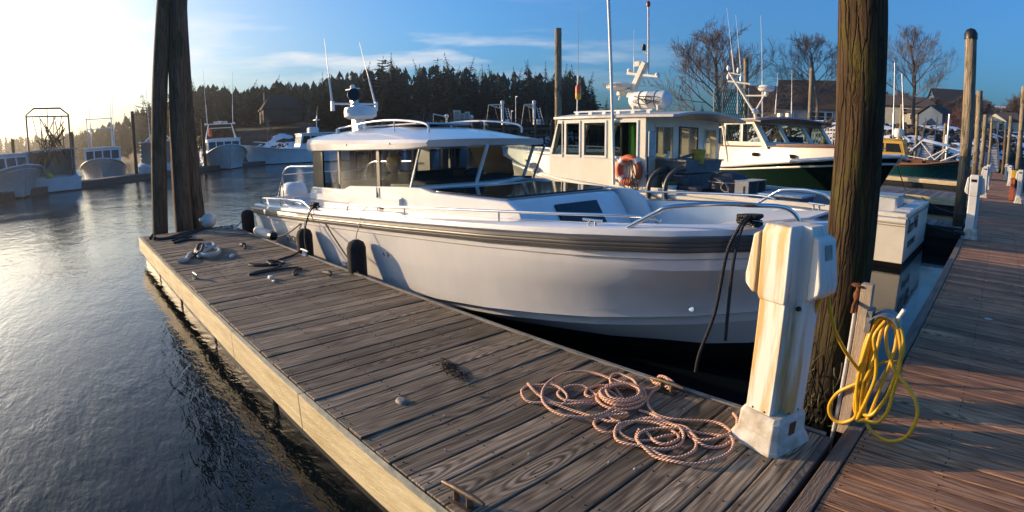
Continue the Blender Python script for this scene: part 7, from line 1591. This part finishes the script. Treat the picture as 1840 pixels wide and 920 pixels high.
def hose_stand():
    x, y = -.555, 3.065; t = thing('water_post', 'pale wooden post with a rusty tap standing at the walkway edge', 'post', (x, y, DZ-.1))
    mb = MB(); mb.box((x, y, .83), (.062,.062,.86)); mb.build('post', M['post'], t, smooth=0, bevel=.004)
    mb = MB(); mb.tube([(x-.055,y-.01,.0),(x-.048,y-.01,1.20)], .011, 8); mb.build('pipe', M['strip'], t, smooth=60)
    mb = MB(); mb.lathe([(.016,1.10),(.020,1.14),(.014,1.16),(.022,1.18),(.022,1.20),(.012,1.22),(.012,1.24)], 10, (x-.048,y-.01,0)); mb.tube([(x-.048,y-.01,1.17),(x-.048,y-.07,1.15),(x-.048,y-.08,1.11)], .011, 8); mb.build('tap', M['rust'], t, smooth=60)
    mb = MB(); mb.lathe([(.036,-.004),(.040,0),(.036,.006)], 14, (x-.048,y-.01,1.245)); mb.tube([(x-.085,y-.01,1.246),(x-.011,y-.01,1.246)], .005, 6); mb.build('tap_wheel', M['rust'], t, smooth=60)
    # curved metal hose holder on an arm, with a white peg
    mb = MB(); n = 10; A = []; 
    for k in range(n+1): a = R(20)+R(140)*k/n; A.append((math.cos(a)*.085, math.sin(a)*.085))
    hx, hy, hz = x+.115, y-.0, 1.04; mb.loft([[(hx+yy_, hy+u*0+dx, hz+zz_) for yy_, zz_ in A]+[(hx+yy_*.95, hy+dx, hz+zz_*.95) for yy_, zz_ in reversed(A)] for u, dx in ((0,-.07),(1,.09))], True, True, True); mb.box((x+.035, y, 1.07), (.03,.1,.12)); mb.build('hose_holder', M['galv'], t, smooth=50)
    mb = MB(); mb.tube([(x+.17,y-.01,1.09),(x+.205,y-.02,1.165)], .012, 8); mb.build('peg', M['white'], t, smooth=60)
    f = lambda X, Y, dy=0.0: aty(1480+X*.3697, 480+Y*.3697, y-.05+dy)
    LP = [[(20,-10,-.30),(15,60,-.27),(40,260,-.20),(100,400,-.10),(180,512,0)],
          [(180,512,.0),(205,430,0),(225,330,.01),(262,258,.02),(305,245,.03),(350,262,.03),(380,320,.02),(385,400,0),(350,520,-.01),(300,640,-.02),(230,720,-.02),(180,690,0),(190,560,0),(215,400,.02),(250,275,.03),(290,245,.05)],
          [(290,245,.05),(330,255,.05),(375,320,.04),(388,400,.03),(360,460,.03),(270,470,.02),(215,560,.01),(195,660,.01),(210,760,.0),(250,810,-.01),(320,845,-.03),(400,825,-.04),(450,740,-.04),(450,660,-.03),(400,570,-.02),(345,500,-.01),(310,400,.0),(305,310,.02),(330,255,.04)],
          [(250,262,.03),(215,360,.0),(180,480,-.01),(160,600,-.01),(160,700,0),(140,740,.01),(80,755,.02),(35,725,.02),(28,670,.02),(70,610,.01),(140,575,0),(200,545,0),(250,430,0),(275,330,.02),(300,262,.03)],
          [(300,262,.0),(245,340,-.03),(255,440,-.03),(250,540,-.03),(210,640,-.02),(165,740,-.01),(200,745,-.02),(260,755,-.03),(310,700,-.03),(340,600,-.02),(365,510,-.01),(375,400,0),(360,300,.02)],
          [(235,270,.04),(195,400,.02),(165,560,.02),(150,680,.02),(175,735,.02),(200,700,.02),(195,600,.02),(190,520,.02),(215,420,.03),(260,300,.04)],
          [(270,255,.05),(225,380,.03),(190,500,.02),(170,620,.02),(165,700,.01),(185,745,.0),(215,735,-.01),(255,640,-.01),(290,540,-.01),(340,420,.0),(352,330,.02),(330,262,.04),(300,248,.05),(262,300,.04),(232,420,.03),(214,520,.02),(190,640,.02)],
          [(20,-10,-.30),(-8,120,-.34),(-45,230,-.30),(-50,330,-.25)]]
    t = thing('hose_coil', 'yellow water hose hung in long loops on the post by the thick mossy pile', 'hose', (x+.15, y, DZ)); mb = MB()
    for lst in LP: mb.tube(spline([f(a, b, c) for a, b, c in lst], 6), .0105, 9)
    mb.build('loops', M['hose'], t, smooth=60)
hose_stand()
def more():
    # black roller between the docks
    t = thing('dock_roller', 'black rubber roller lying in the gap between the finger dock and the walkway', 'roller', (-.56,1.9,.3)); mb = MB(); mb.lathe([(.001,-.12),(.035,-.12),(.04,-.1),(.04,.1),(.035,.12),(.001,.12)], 16, (-.565,1.72,.36), Matrix.Rotation(R(90),3,'X')); mb.build('roller', M['black'], t, smooth=50)
    # orange box beside the right hand post
    t = thing('extinguisher_box', 'narrow orange red box with a yellow top beside the white post at the right edge', 'box', (.58,24.6,DZ)); mb = MB(); mb.box((.60,24.6,.86),(.16,.2,.80)); mb.build('case', M['orange'], t, bevel=.02); mb = MB(); mb.box((.62,24.7,1.42),(.24,.14,.30)); mb.build('top', M['yellow'], t, bevel=.02)
    # yellow spring line of the green boat
    a = atd(1611,290,16.9); b = atd(1628,343,22.4); line('mooring_line', 'yellow line from the bow of the green hulled boat down to the dock', [a, a.lerp(b,.5)+Vector((0,0,-.05)), Vector((b.x,b.y,.55))], .02, M['hose'])
    line('mooring_line', 'thin dark line from the second white post down to the shaded side dock', sag((-.42,11.8,.52), (-1.55,13.6,.50), .04), .012, M['rope_black'])
    line('mooring_line', 'dark line running from the second white post towards the yellow sided dock', sag((-.45,11.9,.9), (-1.6,14.4,.95), .10), .010, M['rope_black'])
    c = Vector((-.55,11.75,.50)); line('mooring_knot', 'heap of dark line at the foot of the second white post', [c+Vector((math.sin(k*2.1)*.10, math.cos(k*1.6)*.12, .02+.05*abs(math.sin(k*.9)))) for k in range(20)], .014, M['rope_black'])
    q = random.Random(14)
    t = thing('fence', 'broken white picket fence on the bank behind the green hulled boat', 'fence', atd(1475,250,68)); mb = MB(); a, b = atd(1455,262,68), atd(1500,262,66)
    for k in range(10): p = a.lerp(b, k/9); mb.box((p.x,p.y,p.z+.9),(.14,.06,1.9))
    mb.bar(a+Vector((0,0,1.5)), b+Vector((0,0,1.5)), .06, .12); mb.build('pickets', M['gel_grey_w'], t, smooth=0)
    p = atd(1481,254,64); t = thing('trap_buoy', 'yellow ball float hung on the bank right of the pickets', 'buoy', p); mb = MB(); mb.ball(p, .42, 14, 10, (.8,.8,1)); mb.build('ball', M['yellow'], t, smooth=60)
more()
# ------------------------------------------------------------------ scattering volume added to make the glare towards the sun
def glare_haze():
    m = bpy.data.materials.new('glare_haze'); m.use_nodes = True; nt = m.node_tree; nt.nodes.clear()
    out = nt.nodes.new('ShaderNodeOutputMaterial'); v = nt.nodes.new('ShaderNodeVolumePrincipled'); nt.links.new(v.outputs[0], out.inputs['Volume'])
    v.inputs['Color'].default_value = (.92,.90,.86,1); v.inputs['Density'].default_value = .00042; v.inputs['Anisotropy'].default_value = .86
    mb = MB(); mb.box((0,0,18), (3000,3000,44)); o = mb.build('glare_haze', m, smooth=0); tag(o, 'added haze in the low sunlight over the harbour', kind='stuff')
glare_haze()
